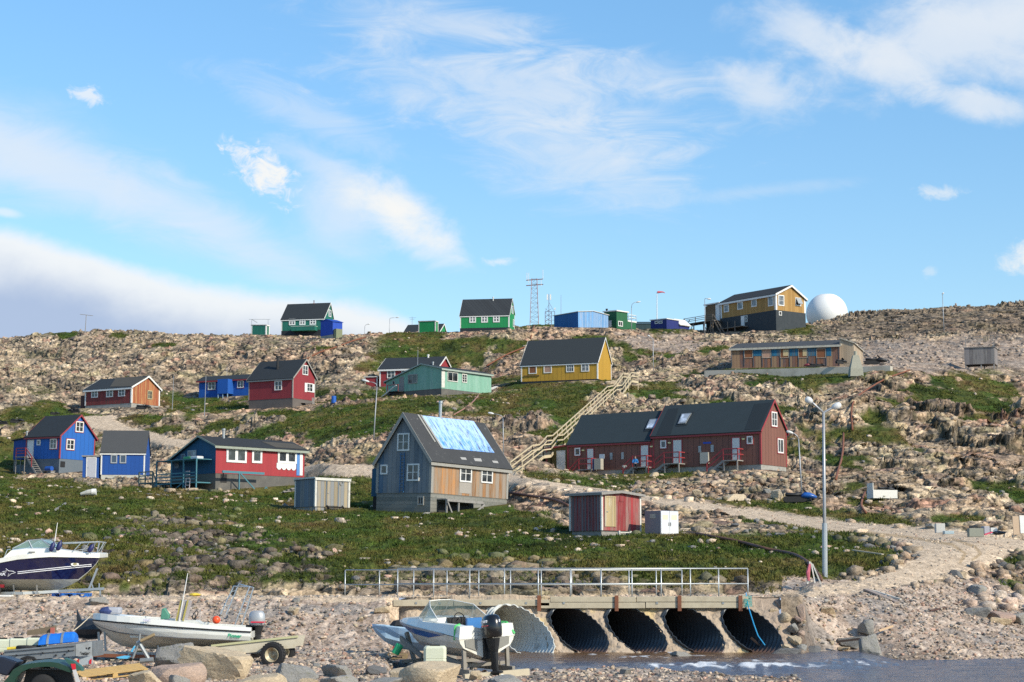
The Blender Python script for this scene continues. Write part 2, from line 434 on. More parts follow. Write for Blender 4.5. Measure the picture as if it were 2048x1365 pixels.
zb = .86 - (.38 - .20 * sstep(58, 64, YY)) * sstep(880, 1090, UU) + .06 * (w2 - .5) - sstep(1000, 880, UU) * np.interp(YY, [44, 47.5, 51.5, 56, 58.5], [.46, .42, .30, .13, 0])
foot = YE - np.where(UU < 1000, 5.6, 2.3) + 1.2 * (w2 - .5) * (UU < 1000)
rise = np.clip((YY - foot) / (YE - foot), 0, 1)
zleft = zb + (2.52 - zb) * (rise * .85 + .15 * rise * rise) + .18 * (w1 - .5) * (rise > 0) * (rise < 1)
zcul = np.where(YY > YE - .25, 2.52, .42)
wc = sstep(772, 800, UU) * (1 - sstep(1556, 1578, UU))
zf = zleft * (1 - wc) + zcul * wc
zf = np.where((YY >= YE) & (YY <= YF_), 2.53, zf)
zf = np.where(YY > YF_, 2.53, zf)
def wlev(U, Y): return .28 + .27 * sstep(-1.6, 1.6, Y - (61.8 + (U - 1420) * .0093)) * sstep(1800, 1700, U)
WL = wlev(UU, YY)
_, VB = proj(XX, YY, WL + .06)
msk = (YY < 76)
sdC = np.full(YY.shape, 99.0)
sdC[msk] = polysd(UU[msk], VB[msk], CREEK)
bed = sstep(7, -9, sdC)
zbed = WL - .4
zf = np.where(YY < YE - .3, zf * (1 - bed) + zbed * bed, zf)
wr = sstep(1590, 1625, UU)                                   # right of the culverts the surveyed bank takes over
ztr = np.where(YY < 82, np.where(YY < YE - .3, Zt * (1 - bed) + zbed * bed, Zt), Zt)
ztr = np.where(YY < 66, np.where(bed > .5, zbed, np.minimum(ztr, .5)), ztr)
near = zf * (1 - wr) + ztr * wr
wh = sstep(YF_, YF_ + 3.0, YY)
Z0 = near * (1 - wh) + Zt * wh
Z0 = np.where(YY < YF_, near, Z0)
_, VV = proj(XX, YY, Z0)                                      # picture row of the bare ground
# ------------------------------------------------------------------ ground cover regions (outlines surveyed in the photo, kept as world regions)
n1 = fbm(XX * .09, YY * .09, 4, 31); n2 = fbm(XX * .45, YY * .3, 4, 41); n3 = fbm(XX * 1.8, YY * 1.1, 3, 51)
jit = (n2 - .5) * 46 + (n1 - .5) * 36
def region(poly, soft=10, j=1.0, sel=None):
 us = [p[0] for p in poly]; vs = [p[1] for p in poly]
 m = (UU > min(us) - 60) & (UU < max(us) + 60) & (VV > min(vs) - 60) & (VV < max(vs) + 60) & (YY < 420)
 out = np.zeros(YY.shape, np.float32)
 out[m] = sstep(soft, -soft, polysd(UU[m], VV[m], poly) + jit[m] * j)
 return out
def blob(u, v, ru, rv, j=.5):
 return sstep(1.25, .7, np.sqrt(((UU - u) / ru) ** 2 + ((VV - v) / rv) ** 2) + (n2 - .5) * 1.6 * j + (n3 - .5) * .5) * (YY < 420) * (YY > 50)
grass = region([(-400, 955), (120, 962), (300, 985), (430, 990), (620, 985), (740, 1000), (900, 1015), (1020, 1005), (1130, 1050), (1290, 1066), (1420, 1072), (1640, 1066), (1760, 1088), (1800, 1112),
    (1720, 1150), (1560, 1172), (700, 1180), (340, 1178), (-400, 1178)], 12, .55)
bare = region([(200, 1050), (330, 1028), (480, 1042), (650, 1090), (700, 1190), (360, 1192), (150, 1192), (160, 1100)], 30, 1.3) * sstep(.44, .58, .5 * n2 + .5 * n3)
bare = np.maximum(bare, region([(700, 1140), (1000, 1120), (1280, 1150), (1250, 1185), (700, 1188)], 16, .8) * .6)
mid = region([(560, 862), (640, 815), (790, 792), (985, 788), (1060, 772), (1230, 760), (1130, 850), (1000, 830), (880, 822), (760, 868), (660, 882)], 9, .7)
strip = region([(1030, 940), (1110, 955), (1330, 990), (1560, 1000), (1700, 1020), (1860, 1060), (1700, 1052), (1380, 1003), (1100, 968)], 8, .5)
strip2 = region([(590, 935), (740, 945), (740, 1000), (560, 990)], 8, .4)
patch = np.zeros(YY.shape)
for u, v, ru, rv in [(790, 712, 70, 14), (740, 735, 40, 10), (1050, 692, 60, 8), (1250, 692, 16, 10), (1345, 692, 40, 7), (1570, 755, 80, 11), (1620, 662, 60, 6), (1900, 800, 90, 20), (1990, 820, 70, 22),
                     (1850, 780, 50, 10), (1950, 845, 50, 10), (1420, 810, 60, 8), (280, 838, 60, 8), (330, 860, 45, 9), (380, 800, 70, 9), (440, 815, 60, 10), (60, 838, 80, 6), (20, 830, 50, 8), (560, 830, 60, 9),
                     (690, 800, 40, 9), (900, 690, 40, 6), (960, 690, 50, 6), (1010, 705, 30, 6), (1480, 745, 60, 5), (1540, 1190, 22, 12), (1560, 1215, 16, 9), (1850, 1165, 18, 6), (1890, 1190, 30, 6), (1960, 1240, 40, 8),
                     (1990, 1170, 40, 9), (2020, 1120, 20, 8), (1700, 690, 12, 6), (1750, 845, 26, 9), (1640, 815, 22, 6), (450, 860, 50, 10), (500, 900, 40, 8), (1110, 905, 40, 8), (1180, 690, 50, 5), (150, 830, 60, 5),
                     (1920, 1045, 60, 9), (1730, 1010, 40, 10), (1880, 960, 25, 6), (640, 700, 30, 5), (320, 690, 30, 4), (120, 668, 30, 5), (230, 672, 20, 5), (540, 880, 60, 7), (1400, 690, 22, 6)]:
 patch = np.maximum(patch, blob(u, v, ru, rv))
green = np.maximum.reduce([grass * (1 - np.clip(bare, 0, .85)), mid * .95, strip * .9, strip2 * .9, patch * .95])
scatter_g = sstep(.53, .64, fbm(XX * .16, YY * .07, 4, 77)) * .8 * (YY > 95) * (YY < 350) * (1 - .75 * sstep(800, 700, UU) * sstep(800, 760, VV))
green = np.maximum(green, scatter_g * (1 - sstep(1650, 1750, UU) * sstep(760, 700, VV)))
RP_R = [(1400, 1188), (1560, 1184), (1690, 1164), (1790, 1138), (1832, 1112), (1815, 1090), (1740, 1072), (1600, 1058), (1400, 1022), (1200, 988), (1020, 968), (1020, 950), (1200, 975), (1400, 1003), (1600, 1034), (1760, 1052),
    (1900, 1062), (2040, 1080), (2400, 1085), (2400, 1180), (2030, 1100), (1960, 1135), (1850, 1165), (1740, 1185), (1560, 1200), (1400, 1200)]
roadR = region(RP_R, 4, .10)
RP_B = [(560, 946), (640, 926), (745, 930), (1030, 948), (1030, 968), (740, 950)]
roadB = region(RP_B, 4, .12)
RP_L = [(160, 842), (165, 832), (232, 829), (226, 838), (262, 855), (330, 872), (395, 884), (470, 900), (430, 908), (330, 890), (250, 868), (180, 858)]
roadL = region(RP_L, 4, .15)
deck = ((YY > YE - .4) & (YY < YF_ + .4) & (UU < 1600)).astype(np.float32)
road = np.maximum.reduce([roadR * (YY < 260), roadB, roadL, deck])
gravel_hi = region([(1640, 690), (1830, 675), (2048, 668), (2400, 668), (2400, 742), (2000, 740), (1860, 752), (1700, 740)], 14, .6)
gravel_hi = np.maximum(gravel_hi, region([(1230, 668), (1330, 668), (1420, 690), (1380, 715), (1290, 705)], 10, .6))
fore = ((YY < YE) & (UU < 1640)) | ((YY < 84) & (UU >= 1560))
bankR = region([(1540, 1192), (1740, 1185), (1860, 1165), (1960, 1150), (2048, 1200), (2400, 1230), (2400, 1480), (1400, 1480), (1500, 1300), (1590, 1300)], 10, .5)
beach = np.maximum(fore.astype(np.float32), bankR * (YY < 100))
rubbleR = region([(1900, 1140), (1980, 1120), (2400, 1110), (2400, 1250), (1990, 1250), (1900, 1230)], 14, .7)
rubbleF = region([(1060, 968), (1300, 985), (1480, 950), (1600, 940), (1640, 1000), (1560, 1012), (1400, 1000), (1180, 985)], 14, .6)
dark_rock = region([(1620, 668), (1660, 640), (1750, 620), (1900, 610), (2400, 600), (2400, 690), (2048, 672), (1850, 668), (1740, 676)], 9, .5)
green = green * (1 - road) * (1 - beach) * (1 - gravel_hi * .85) * (1 - dark_rock * .7)
green = np.clip(green, 0, 1)
rock = (1 - green) * (1 - road) * (1 - beach)
# ------------------------------------------------------------------ relief
flat = np.zeros(YY.shape, np.float32); padz = np.zeros(YY.shape)
for g in H.values():
 o = g['M'].translation; th = math.radians(g['theta'])
 dx, dy = XX - o.x, YY - o.y
 lx = dx * math.cos(th) - dy * math.sin(th); ly = dx * math.sin(th) + dy * math.cos(th)
 ox = np.maximum(np.maximum(-g['LA'] - lx, lx), 0); oy = np.maximum(np.maximum(-ly, ly - g['LB']), 0)
 d = np.sqrt(ox ** 2 + oy ** 2)
 w = sstep(2.6, .5, d).astype(np.float32)
 pz = o.z + np.clip(lx, -g['LA'], 0) / -g['LA'] * g['zl'] + np.clip(ly, 0, g['LB']) / g['LB'] * g['zr'] - .05
 padz = np.where(w > flat, pz, padz); flat = np.maximum(flat, w)
wx = XX + 1.6 * (fbm(XX * .16, YY * .14, 2, 91) - .5); wy = YY + 2.5 * (fbm(XX * .14, YY * .16, 2, 93) - .5)
crag = sstep(1560, 1680, UU) * sstep(690, 760, VV) * sstep(1030, 980, VV)
cs_ = 1 + .9 * crag + 1.6 * dark_rock
b1, id1, e1, r1 = blocks(wx / (8.0 * cs_), (wy + .35 * wx) / 5.5, 101)
b2, id2, e2, r2 = blocks(wx / (3.0 * cs_) + 5, (wy - .25 * wx) / 2.3, 202)
b3, id3, e3, r3 = blocks(XX / (1.3 * cs_) + 9 + .3 * (n2 - .5), YY / 1.25, 303)
b4, id4, e4, r4 = blocks(XX / .55 + 3, YY / .7, 404)
big = fbm(XX / 26.0, YY / 30.0, 3, 61)
far = sstep(90, 200, YY)
rubble = np.clip(np.maximum.reduce([rubbleF, rubbleR, bare * .9]), 0, 1)
loose = sstep(.40, .58, fbm(XX / 11, YY / 9, 3, 67)) * (1 - .75 * crag)
rel = (1.5 + 1.2 * crag) * (big - .5) * 1.6 + (.95 + .75 * crag) * (b1 - .5) + (.85 + .35 * crag) * (b2 - .5) * (1 - .4 * loose) + (.28 + .34 * loose) * (1 - .7 * crag) * (1 - .8 * dark_rock) * (.5 * (b3 - .5) + 1.2 * r3 - .3) + (.12 + .10 * loose) * (1 - .8 * dark_rock) * (r4 - .3)
rel -= .45 * sstep(.10, .0, e2) * (1 - .5 * loose) + .5 * crag * sstep(.05, 0, e1) + .10 * sstep(.12, .0, e3) + .05
rel = (rel - .7 * dark_rock) * (.45 + .5 * far) * (1 - .35 * dark_rock) * (1 - rubble) + rubble * (.38 * (.6 * (b3 - .5) + 1.3 * r3 - .4) + .25 * (b2 - .5) + .2 * (r4 - .3))
calm = np.maximum.reduce([region(RP_R, 60, .1), region(RP_B, 40, .1), region(RP_L, 30, .1)])
hnear = np.zeros(YY.shape, np.float32)
for g in H.values():
 o = g['M'].translation; th = math.radians(g['theta']); dx, dy = XX - o.x, YY - o.y
 lx = dx * math.cos(th) - dy * math.sin(th); ly = dx * math.sin(th) + dy * math.cos(th)
 d = np.hypot(np.maximum(np.maximum(-g['LA'] - lx, lx), 0), np.maximum(np.maximum(-ly, ly - g['LB']), 0))
 hnear = np.maximum(hnear, sstep(14, 2, d))
rel = rel * (1 - .75 * calm) * (1 - .55 * hnear) - .2 * hnear
tuft = fbm(XX * 1.6, YY * 1.4, 4, 71) - .5
relg = (.5 * tuft + .5 * (big - .5) * 1.6 + .5 * (n1 - .5) * 2 + .10 * (b3 - .5)) * (1 - .6 * calm) * (1 - .5 * hnear)
peb = .07 * (r4 * (.3 + id4)) + .08 * (n3 - .5)
relb = peb + (.10 * r3 * (id3 > .6) + .10 * (n2 - .5)) * np.where((YY < YE) & (UU < 800), .4 + .6 * sstep(.05, .3, rise), .8)
relr = .04 * (n3 - .5) + .02 * r4
relh = .22 * (b3 - .5) + .14 * (b4 - .5) + .5 * (n1 - .5)
gr_hi = gravel_hi * (1 - green)
R = rock * (1 - gr_hi); relhm = gr_hi
disp = R * rel + green * relg + gr_hi * relh + road * relr + beach * relb
soft_road = np.maximum(road, sstep(1.2, .2, np.abs(YY - 76) / 8) * (UU < 1600))
disp = disp * (1 - flat) * np.where(YY > 350, .5, 1)
Z1 = Z0 + disp
Z1 = Z1 * (1 - flat) + padz * flat
_T = Z1.copy()
for k in range(1, 11): _T[:, 10:-10] += (1 - k / 11) * (Z1[:, 10 + k:nC - 10 + k] + Z1[:, 10 - k:nC - 10 - k])
_T[:, 10:-10] /= 11
for j in range(nR - 2, 0, -1):
 if 80 < rows[j] < 350: _T[j] = np.maximum(_T[j], _T[j + 1] - 1.3 * (rows[j + 1] - rows[j]))
Z1 = np.where((YY > 80) & (YY < 349), np.maximum(Z1, _T - .06), Z1)
for j in range(nR - 2, 0, -1):
 if 80 < rows[j] < 349: Z1[j] = np.maximum(Z1[j], Z1[j + 1] - 1.9 * (rows[j + 1] - rows[j]))
_k = (R * (1 - calm * .8) * (1 - flat) * (1 - .5 * hnear) * sstep(95, 120, YY) * sstep(349, 340, YY)).astype(np.float32)
_zz = Z1 + .25 * XX * 0
_l1 = blocks(XX / 2.2 + 3, (_zz + .22 * XX) / .8, 611); _l2 = blocks(XX / .8 + 7, (_zz - .15 * XX) / .38, 622)
YD = YY - _k * (.75 * (_l1[0] - .5) + .34 * (_l2[0] - .5) + .5 * (fbm(XX * .12, _zz * .8, 3, 633) - .5)) * (.7 + .6 * crag)
def ground(x, y):
 a = np.atleast_1d(np.asarray(x, float) / np.asarray(y, float) * F); b = np.atleast_1d(np.asarray(y, float))
 return bil(Z1, cols, rows, a, b)
def gz(x, y): return float(ground(x, y)[0])
def gfind(u, v, y0=45, y1=350):
 """first ground point met by the sight line through (u, v)"""
 d = ray(u, v); a = d.x / d.y * F
 ys = np.arange(y0, y1, .15)
 zr = EYE + d.z / d.y * ys
 zg = ground(a * ys / F, ys)
 k = np.nonzero(zg >= zr)[0]
 y = ys[k[0]] if len(k) else y1
 return Vector((a * y / F, y, gz(a * y / F, y)))
# ------------------------------------------------------------------ ground colours (what each spot is made of, plus crevice shade painted into the rock)
def mixc(a, b, t): return a + (np.asarray(b, np.float32) - a) * t[..., None]
def pal(t, cols_):
 cs = np.array(cols_, np.float32); k = t * (len(cs) - 1); i = np.clip(k.astype(int), 0, len(cs) - 2)
 return cs[i] + (cs[i + 1] - cs[i]) * (k - i)[..., None]
fine = _hash(np.floor(XX / .11), np.floor(YY / .3), 5); fine2 = fbm(XX * 4, YY * 2.2, 3, 15)
rk = pal(np.clip(.55 * id2 + .45 * id3, 0, 1), [(.20, .155, .115), (.35, .265, .18), (.45, .34, .23), (.54, .42, .285), (.64, .52, .37)])
pink = sstep(.42, .62, fbm(XX / 16, YY / 12, 3, 23)) * sstep(250, 600, UU)
rk = mixc(rk, (.46, .265, .175), pink * (.2 + .6 * id3) * .8)
rk = mixc(rk, (.33, .18, .13), sstep(.86, .95, id3) * .8)
vz = sstep(.50, .64, fbm(XX / 7.0, YY / 9.0, 4, 29)); rk = mixc(rk, (.20, .165, .13), vz * (.15 + .45 * id2))
lich = sstep(.50, .64, fbm(XX * .5, YY * .35, 5, 33));
rk = mixc(rk, (.15, .125, .10), lich * .62)
rk = mixc(rk, (.30, .27, .14), sstep(.60, .70, fbm(XX * .33, YY * .25, 4, 35)) * .45)
rk = mixc(rk, (.17, .135, .10), np.clip(dark_rock * (.45 + .7 * n2), 0, .8))
rk = mixc(rk, (.085, .072, .058), np.clip(bare * (.85 + .5 * (id3 - .5)), 0, .92))
rk = mixc(rk, (.055, .050, .028), np.clip(.75 * sstep(.10, .02, e3) * (.3 + .7 * sstep(.4, .6, n2)) + .5 * sstep(.06, .0, e2) + crag * (.8 * sstep(.05, .01, e1) + .35 * sstep(.05, .0, e2)), 0, .85))  # rock joints and cracks: mossy soil tone plus painted-in crevice shade
rk = rk * (.52 + .45 * fine2 + .12 * fine)[..., None]
gb = fbm(XX * .22, YY * .12, 4, 43); gb2 = fbm(XX * 1.1, YY * .7, 3, 47)
gr = pal(np.clip((gb * .6 + gb2 * .4 - .28) * 2.2, 0, 1), [(.024, .036, .008), (.046, .062, .013), (.078, .085, .019), (.115, .096, .03), (.095, .064, .026)])
gr = mixc(gr, (.045, .082, .014), sstep(.55, .7, fbm(XX * .3 + 9, YY * .2, 3, 53)) * .7)
gr = gr * (.45 + .6 * fine2 + .5 * fine)[..., None]
gv = pal(np.clip(.5 * id4 + .5 * fine, 0, 1), [(.16, .12, .09), (.32, .24, .18), (.42, .32, .25), (.50, .395, .31), (.60, .49, .39)])
gv = mixc(gv, (.27, .25, .23), sstep(.7, .9, id3) * .6)
rd = pal(np.clip(.35 * fine + .65 * fine2, 0, 1), [(.42, .32, .225), (.54, .42, .30), (.62, .49, .36)])
_tr = np.zeros(YY.shape)
for path, w in (([(1700, 1062), (1820, 1076), (1900, 1090), (1925, 1108), (1915, 1125)], 5), ([(1900, 1078), (1945, 1094), (1955, 1108), (1940, 1120)], 5)):
 for (ua, va), (ub, vb) in zip(path[:-1], path[1:]):
  m = (UU > 1650) & (UU < 2000) & (VV > 1040) & (VV < 1140)
  t = np.clip(((UU - ua) * (ub - ua) + (VV - va) * (vb - va)) / ((ub - ua) ** 2 + (vb - va) ** 2), 0, 1)
  _tr = np.maximum(_tr, m * sstep(1.0, .3, np.hypot((UU - ua - t * (ub - ua)) / w, (VV - va - t * (vb - va)) / (w * .8))))
rd = mixc(rd, (.30, .20, .09), _tr * .55)
wet = sstep(14, 2, sdC) * (YY < 76)
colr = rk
colr = mixc(colr, gv * np.float32(.74), gr_hi.astype(np.float32))
stone_in_grass = sstep(.88, .93, id3) * sstep(.15, .3, e3) * .9
colr = mixc(colr, gr, sstep(.25, .75, green))
colr = mixc(colr, gv, beach)
colr = mixc(colr, (.16, .095, .07), beach * sstep(56, 52, YY) * sstep(950, 1050, UU) * .7)
colr = mixc(colr, rd, np.clip(road * 1.2, 0, 1))
colr = mixc(colr, colr * np.float32(.42), wet * beach)
colr = np.clip(colr, .004, .8).astype(np.float32)
def ground_mat():
 m, nt, b = newmat('ground_cover')
 vc = N(nt, 'ShaderNodeVertexColor', layer_name='Col'); a, al = vc.outputs[0], vc.outputs[1]
 o = objc(nt)
 wv = N(nt, 'ShaderNodeTexNoise', ins={'Scale': 1.3, 'Detail': 3.0}); nt.links.new(o, wv.inputs['Vector'])
 ow = N(nt, 'ShaderNodeVectorMath', operation='MULTIPLY_ADD', ins={0: wv.outputs['Color'], 1: (.5, .5, .5), 2: mapv(nt, o, (1, .8, 1.5), (0, .35, 0))}).outputs[0]
 def vor(s, ft='F1'):
  n = N(nt, 'ShaderNodeTexVoronoi', feature=ft, ins={'Scale': s}); nt.links.new(ow, n.inputs['Vector']); return n
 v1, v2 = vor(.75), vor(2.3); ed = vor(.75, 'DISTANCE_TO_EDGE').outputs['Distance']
 g1 = N(nt, 'ShaderNodeSeparateColor', ins={0: v1.outputs['Color']}).outputs[0]; g2 = N(nt, 'ShaderNodeSeparateColor', ins={0: v2.outputs['Color']}).outputs[0]
 f = noise(nt, o, 9, 5, .7); g = noise(nt, o, 2.2, 6, .65)
 f = MA(nt, 'ADD', MA(nt, 'MULTIPLY', f, .6), MA(nt, 'MULTIPLY', g, .4))
 k = N(nt, 'ShaderNodeMapRange', ins={0: f, 1: .36, 2: .64, 3: .42, 4: 1.55}).outputs[0]
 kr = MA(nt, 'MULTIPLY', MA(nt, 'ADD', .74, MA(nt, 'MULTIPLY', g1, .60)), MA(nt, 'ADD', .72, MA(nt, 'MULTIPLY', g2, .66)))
 kr = MA(nt, 'MULTIPLY', kr, MA(nt, 'ADD', .6, MA(nt, 'MULTIPLY', ramp(nt, ed, .0, .05), .4)))  # darkens cell edges: painted shade and dirt in the gaps between rocks
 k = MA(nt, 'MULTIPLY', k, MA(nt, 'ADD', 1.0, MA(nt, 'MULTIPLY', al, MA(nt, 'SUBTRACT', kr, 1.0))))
 c = N(nt, 'ShaderNodeVectorMath', operation='SCALE', ins={0: a}); nt.links.new(k, c.inputs['Scale'])
 nt.links.new(c.outputs[0], b.inputs['Base Color'])
 b.inputs['Roughness'].default_value = .95; b.inputs['Specular IOR Level'].default_value = .15
 bn = N(nt, 'ShaderNodeBump', ins={'Strength': .8, 'Distance': .12, 'Height': f})
 def tilt(v, s):
  q = N(nt, 'ShaderNodeVectorMath', operation='SUBTRACT', ins={0: v.outputs['Color'], 1: (.5, .5, .5)}).outputs[0]
  n = N(nt, 'ShaderNodeVectorMath', operation='SCALE', ins={0: q}); nt.links.new(MA(nt, 'MULTIPLY', al, s), n.inputs['Scale']); return n.outputs[0]
 t = N(nt, 'ShaderNodeVectorMath', operation='ADD', ins={0: tilt(v1, .9), 1: tilt(v2, .75)}).outputs[0]
 t = N(nt, 'ShaderNodeVectorMath', operation='ADD', ins={0: bn.outputs[0], 1: t}).outputs[0]
 t = N(nt, 'ShaderNodeVectorMath', operation='NORMALIZE', ins={0: t}).outputs[0]
 nt.links.new(t, b.inputs['Normal'])
 return m
GM = ground_mat()
def ground_part(name, facemask, kind='structure'):
 fj, fi = np.nonzero(facemask)
 idx = np.stack([fj * nC + fi, fj * nC + fi + 1, (fj + 1) * nC + fi + 1, (fj + 1) * nC + fi], -1)
 used = np.zeros(nC * nR, bool); used[idx.ravel()] = True
 remap = np.cumsum(used) - 1
 co = np.stack([XX.ravel()[used], YD.ravel()[used], Z1.ravel()[used]], -1).astype(np.float32)
 me = bpy.data.meshes.new(name)
 nf = len(idx)
 me.vertices.add(len(co)); me.vertices.foreach_set('co', co.ravel())
 me.loops.add(nf * 4); me.polygons.add(nf)
 me.loops.foreach_set('vertex_index', remap[idx].astype(np.int32).ravel())
 me.polygons.foreach_set('loop_start', np.arange(0, nf * 4, 4, dtype=np.int32))
 me.polygons.foreach_set('loop_total', np.full(nf, 4, np.int32))
 me.update(calc_edges=True)
 ca = me.color_attributes.new('Col', 'FLOAT_COLOR', 'POINT')
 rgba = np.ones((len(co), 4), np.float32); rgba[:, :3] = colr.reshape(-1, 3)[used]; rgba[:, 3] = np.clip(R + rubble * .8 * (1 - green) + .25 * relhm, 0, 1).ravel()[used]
 ca.data.foreach_set('color', rgba.ravel())
 me.materials.append(GM)
 o = link(name, me); o['kind'] = kind
 return o
fc = lambda a: .25 * (a[:-1, :-1] + a[1:, :-1] + a[:-1, 1:] + a[1:, 1:])
fr_, fb_, fY, fU = fc(road), fc(beach), fc(YY), fc(UU)
hole = (fY > YE - 2.6) & (fY < YE + .15) & (fU > 800) & (fU < 1557)
isr = (fr_ > .5) & ~hole; isb = (fb_ > .5) & ~isr & ~hole
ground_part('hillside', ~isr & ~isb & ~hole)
ground_part('gravel_road', isr)
ground_part('gravel_beach', isb)
# ------------------------------------------------------------------ sky, sun, camera
SUN_AZ, SUN_EL = math.radians(52), math.radians(33)      # azimuth from the camera side (-Y) towards +X
sdir = Vector((math.sin(SUN_AZ) * math.cos(SUN_EL), -math.cos(SUN_AZ) * math.cos(SUN_EL), math.sin(SUN_EL)))
W = bpy.data.worlds.new('World'); sc.world = W; W.use_nodes = True
nt = W.node_tree
bg = nt.nodes['Background']
sky = N(nt, 'ShaderNodeTexSky', sky_type='NISHITA', sun_disc=False, sun_elevation=SUN_EL, sun_rotation=math.atan2(sdir.x, sdir.y), air_density=1.0, dust_density=.4, ozone_density=2.0)
hs = N(nt, 'ShaderNodeHueSaturation', ins={'Hue': .495, 'Saturation': 1.2, 'Value': 1.58, 'Color': sky.outputs[0]})
gen = N(nt, 'ShaderNodeTexCoord').outputs['Generated']
s3 = N(nt, 'ShaderNodeSeparateXYZ', ins={0: gen})
yy = MA(nt, 'MAXIMUM', s3.outputs[1], .05)
px = MA(nt, 'MULTIPLY', MA(nt, 'DIVIDE', s3.outputs[0], yy), 3.8)        # bearing and height of a sky direction (thousands of pixels)
pz = MA(nt, 'MULTIPLY', MA(nt, 'DIVIDE', s3.outputs[2], yy), 3.8)
def skp(u, v):
 d = ray(u, v); return (d.x / d.y * 3.8, d.z / d.y * 3.8)
vec = N(nt, 'ShaderNodeCombineXYZ', ins={0: px, 1: pz, 2: 0.0}).outputs[0]
def fb(scale, rot, sx, sy, detail=7, rough=.6, off=0.0, dist=0.0):
 mp = N(nt, 'ShaderNodeMapping', ins={'Location': (off, off * .7, off), 'Rotation': (0, 0, rot), 'Scale': (sx, sy, 1)}); nt.links.new(vec, mp.inputs[0])
 n = N(nt, 'ShaderNodeTexNoise', ins={'Scale': scale, 'Detail': detail, 'Roughness': rough, 'Distortion': dist}); nt.links.new(mp.outputs[0], n.inputs['Vector'])
 return n.outputs['Fac']
wisp = fb(5.0, .38, 1.0, 3.0, 9, .66, 1.0, .9)
puff = fb(8.0, .3, 1.0, 1.5, 9, .62, 4.0, .3)
puff2 = fb(24.0, .2, 1.0, 1.3, 8, .66, 2.0, .6)
warp = fb(3.0, 0, 1, 1, 5, .55, 9.0)
def cblob(u, v, ru, rv, rot, edge=(1.0, .2), n=None, amt=.9, gain=1.0):
 c = skp(u, v); rot = -math.radians(rot)
 dx = MA(nt, 'SUBTRACT', px, c[0]); dz = MA(nt, 'SUBTRACT', pz, c[1])
 a = MA(nt, 'DIVIDE', MA(nt, 'ADD', MA(nt, 'MULTIPLY', dx, math.cos(rot)), MA(nt, 'MULTIPLY', dz, math.sin(rot))), ru / 1000)
 b = MA(nt, 'DIVIDE', MA(nt, 'SUBTRACT', MA(nt, 'MULTIPLY', dz, math.cos(rot)), MA(nt, 'MULTIPLY', dx, math.sin(rot))), rv / 1000)
 d = MA(nt, 'SQRT', MA(nt, 'ADD', MA(nt, 'MULTIPLY', a, a), MA(nt, 'MULTIPLY', b, b)))
 if n is not None: d = MA(nt, 'ADD', d, MA(nt, 'MULTIPLY', MA(nt, 'SUBTRACT', n, .5), amt * 2))
 r = N(nt, 'ShaderNodeMapRange', interpolation_type='SMOOTHSTEP', ins={0: d, 1: edge[0], 2: edge[1], 3: 0.0, 4: gain}, clamp=True)
 return r.outputs[0]
def total(items):
 t = items[0]
 for i in items[1:]: t = MA(nt, 'ADD', t, MA(nt, 'MULTIPLY', i, MA(nt, 'SUBTRACT', 1.0, t)))
 return t
soft = [
 cblob(120, 340, 560, 80, 22, (1.25, .1), wisp, .5, .62), cblob(430, 450, 300, 60, 30, (1.3, .1), wisp, .5, .4), cblob(-60, 280, 420, 130, 15, (1.2, .2), wisp, .4, .4),
 cblob(1050, 190, 420, 120, 10, (1.2, .0), wisp, 1.25, .6), cblob(1150, 310, 260, 110, 12, (1.2, .0), wisp, 1.1, .55), cblob(900, 60, 300, 70, 10, (1.2, 0), wisp, 1.2, .5),
 cblob(620, 230, 260, 50, 24, (1.2, 0), wisp, 1.2, .4), cblob(1280, 150, 150, 60, 0, (1.2, 0), wisp, 1.1, .4), cblob(1500, 385, 220, 18, -6, (1.2, 0), wisp, 1.0, .25),
 cblob(1950, 80, 420, 130, -8, (1.15, .2), puff, .75, .8), cblob(1960, 205, 130, 40, 10, (1.2, .2), puff, .9, .75), cblob(1520, 190, 130, 65, 18, (1.15, .1), puff, .9, .72),
 cblob(1600, 60, 160, 60, 10, (1.2, .1), puff, 1.0, .65), cblob(1770, 130, 110, 70, 30, (1.2, .1), puff, .9, .6), cblob(690, 420, 120, 110, 25, (1.2, .1), puff, .6, .6),
 cblob(2010, 10, 240, 90, 0, (1.2, .2), puff, .5, .5), cblob(640, 330, 130, 40, 28, (1.2, 0), wisp, .9, .45)]
dense = [
 cblob(530, 345, 78, 44, 40, (1.2, .0), puff2, 1.7, .95), cblob(790, 425, 160, 62, 35, (1.25, .0), puff, .95, .95), cblob(790, 420, 70, 40, 35, (1.2, .0), puff, .5, .6),
 cblob(180, 190, 44, 20, 15, (1.15, 0), puff2, 1.9, .7), cblob(480, 300, 40, 18, 25, (1.2, 0), puff2, 1.9, .55), cblob(1880, 384, 50, 16, 0, (1.2, 0), puff2, 1.5, .55),
 cblob(2060, 515, 62, 34, -12, (1.2, .1), puff2, 1.0, .85), cblob(995, 524, 34, 9, 0, (1.2, 0), puff2, 1.5, .55), cblob(1860, 545, 14, 14, 30, (1.2, 0), puff2, 1.5, .3), cblob(10, 425, 40, 12, 10, (1.1, .2), puff, .6, .5)]
def bank_top(shift):
 pts = [(-600, 390), (0, 452), (180, 500), (350, 556), (500, 580), (640, 590), (740, 606), (800, 628), (900, 680), (3000, 760)]
 cr = N(nt, 'ShaderNodeFloatCurve')
 c = cr.mapping.curves[0]
 ptsn = [((skp(u, v)[0] + 2.0) / 5.0, skp(u, v + shift)[1]) for u, v in pts]
 while len(c.points) < len(ptsn): c.points.new(.5, .5)
 for k, (a, b) in enumerate(ptsn): c.points[k].location = (a, b)
 cr.mapping.update()
 nt.links.new(MA(nt, 'DIVIDE', MA(nt, 'ADD', px, 2.0), 5.0), cr.inputs['Value'])
 return cr.outputs[0]
bt = bank_top(0)
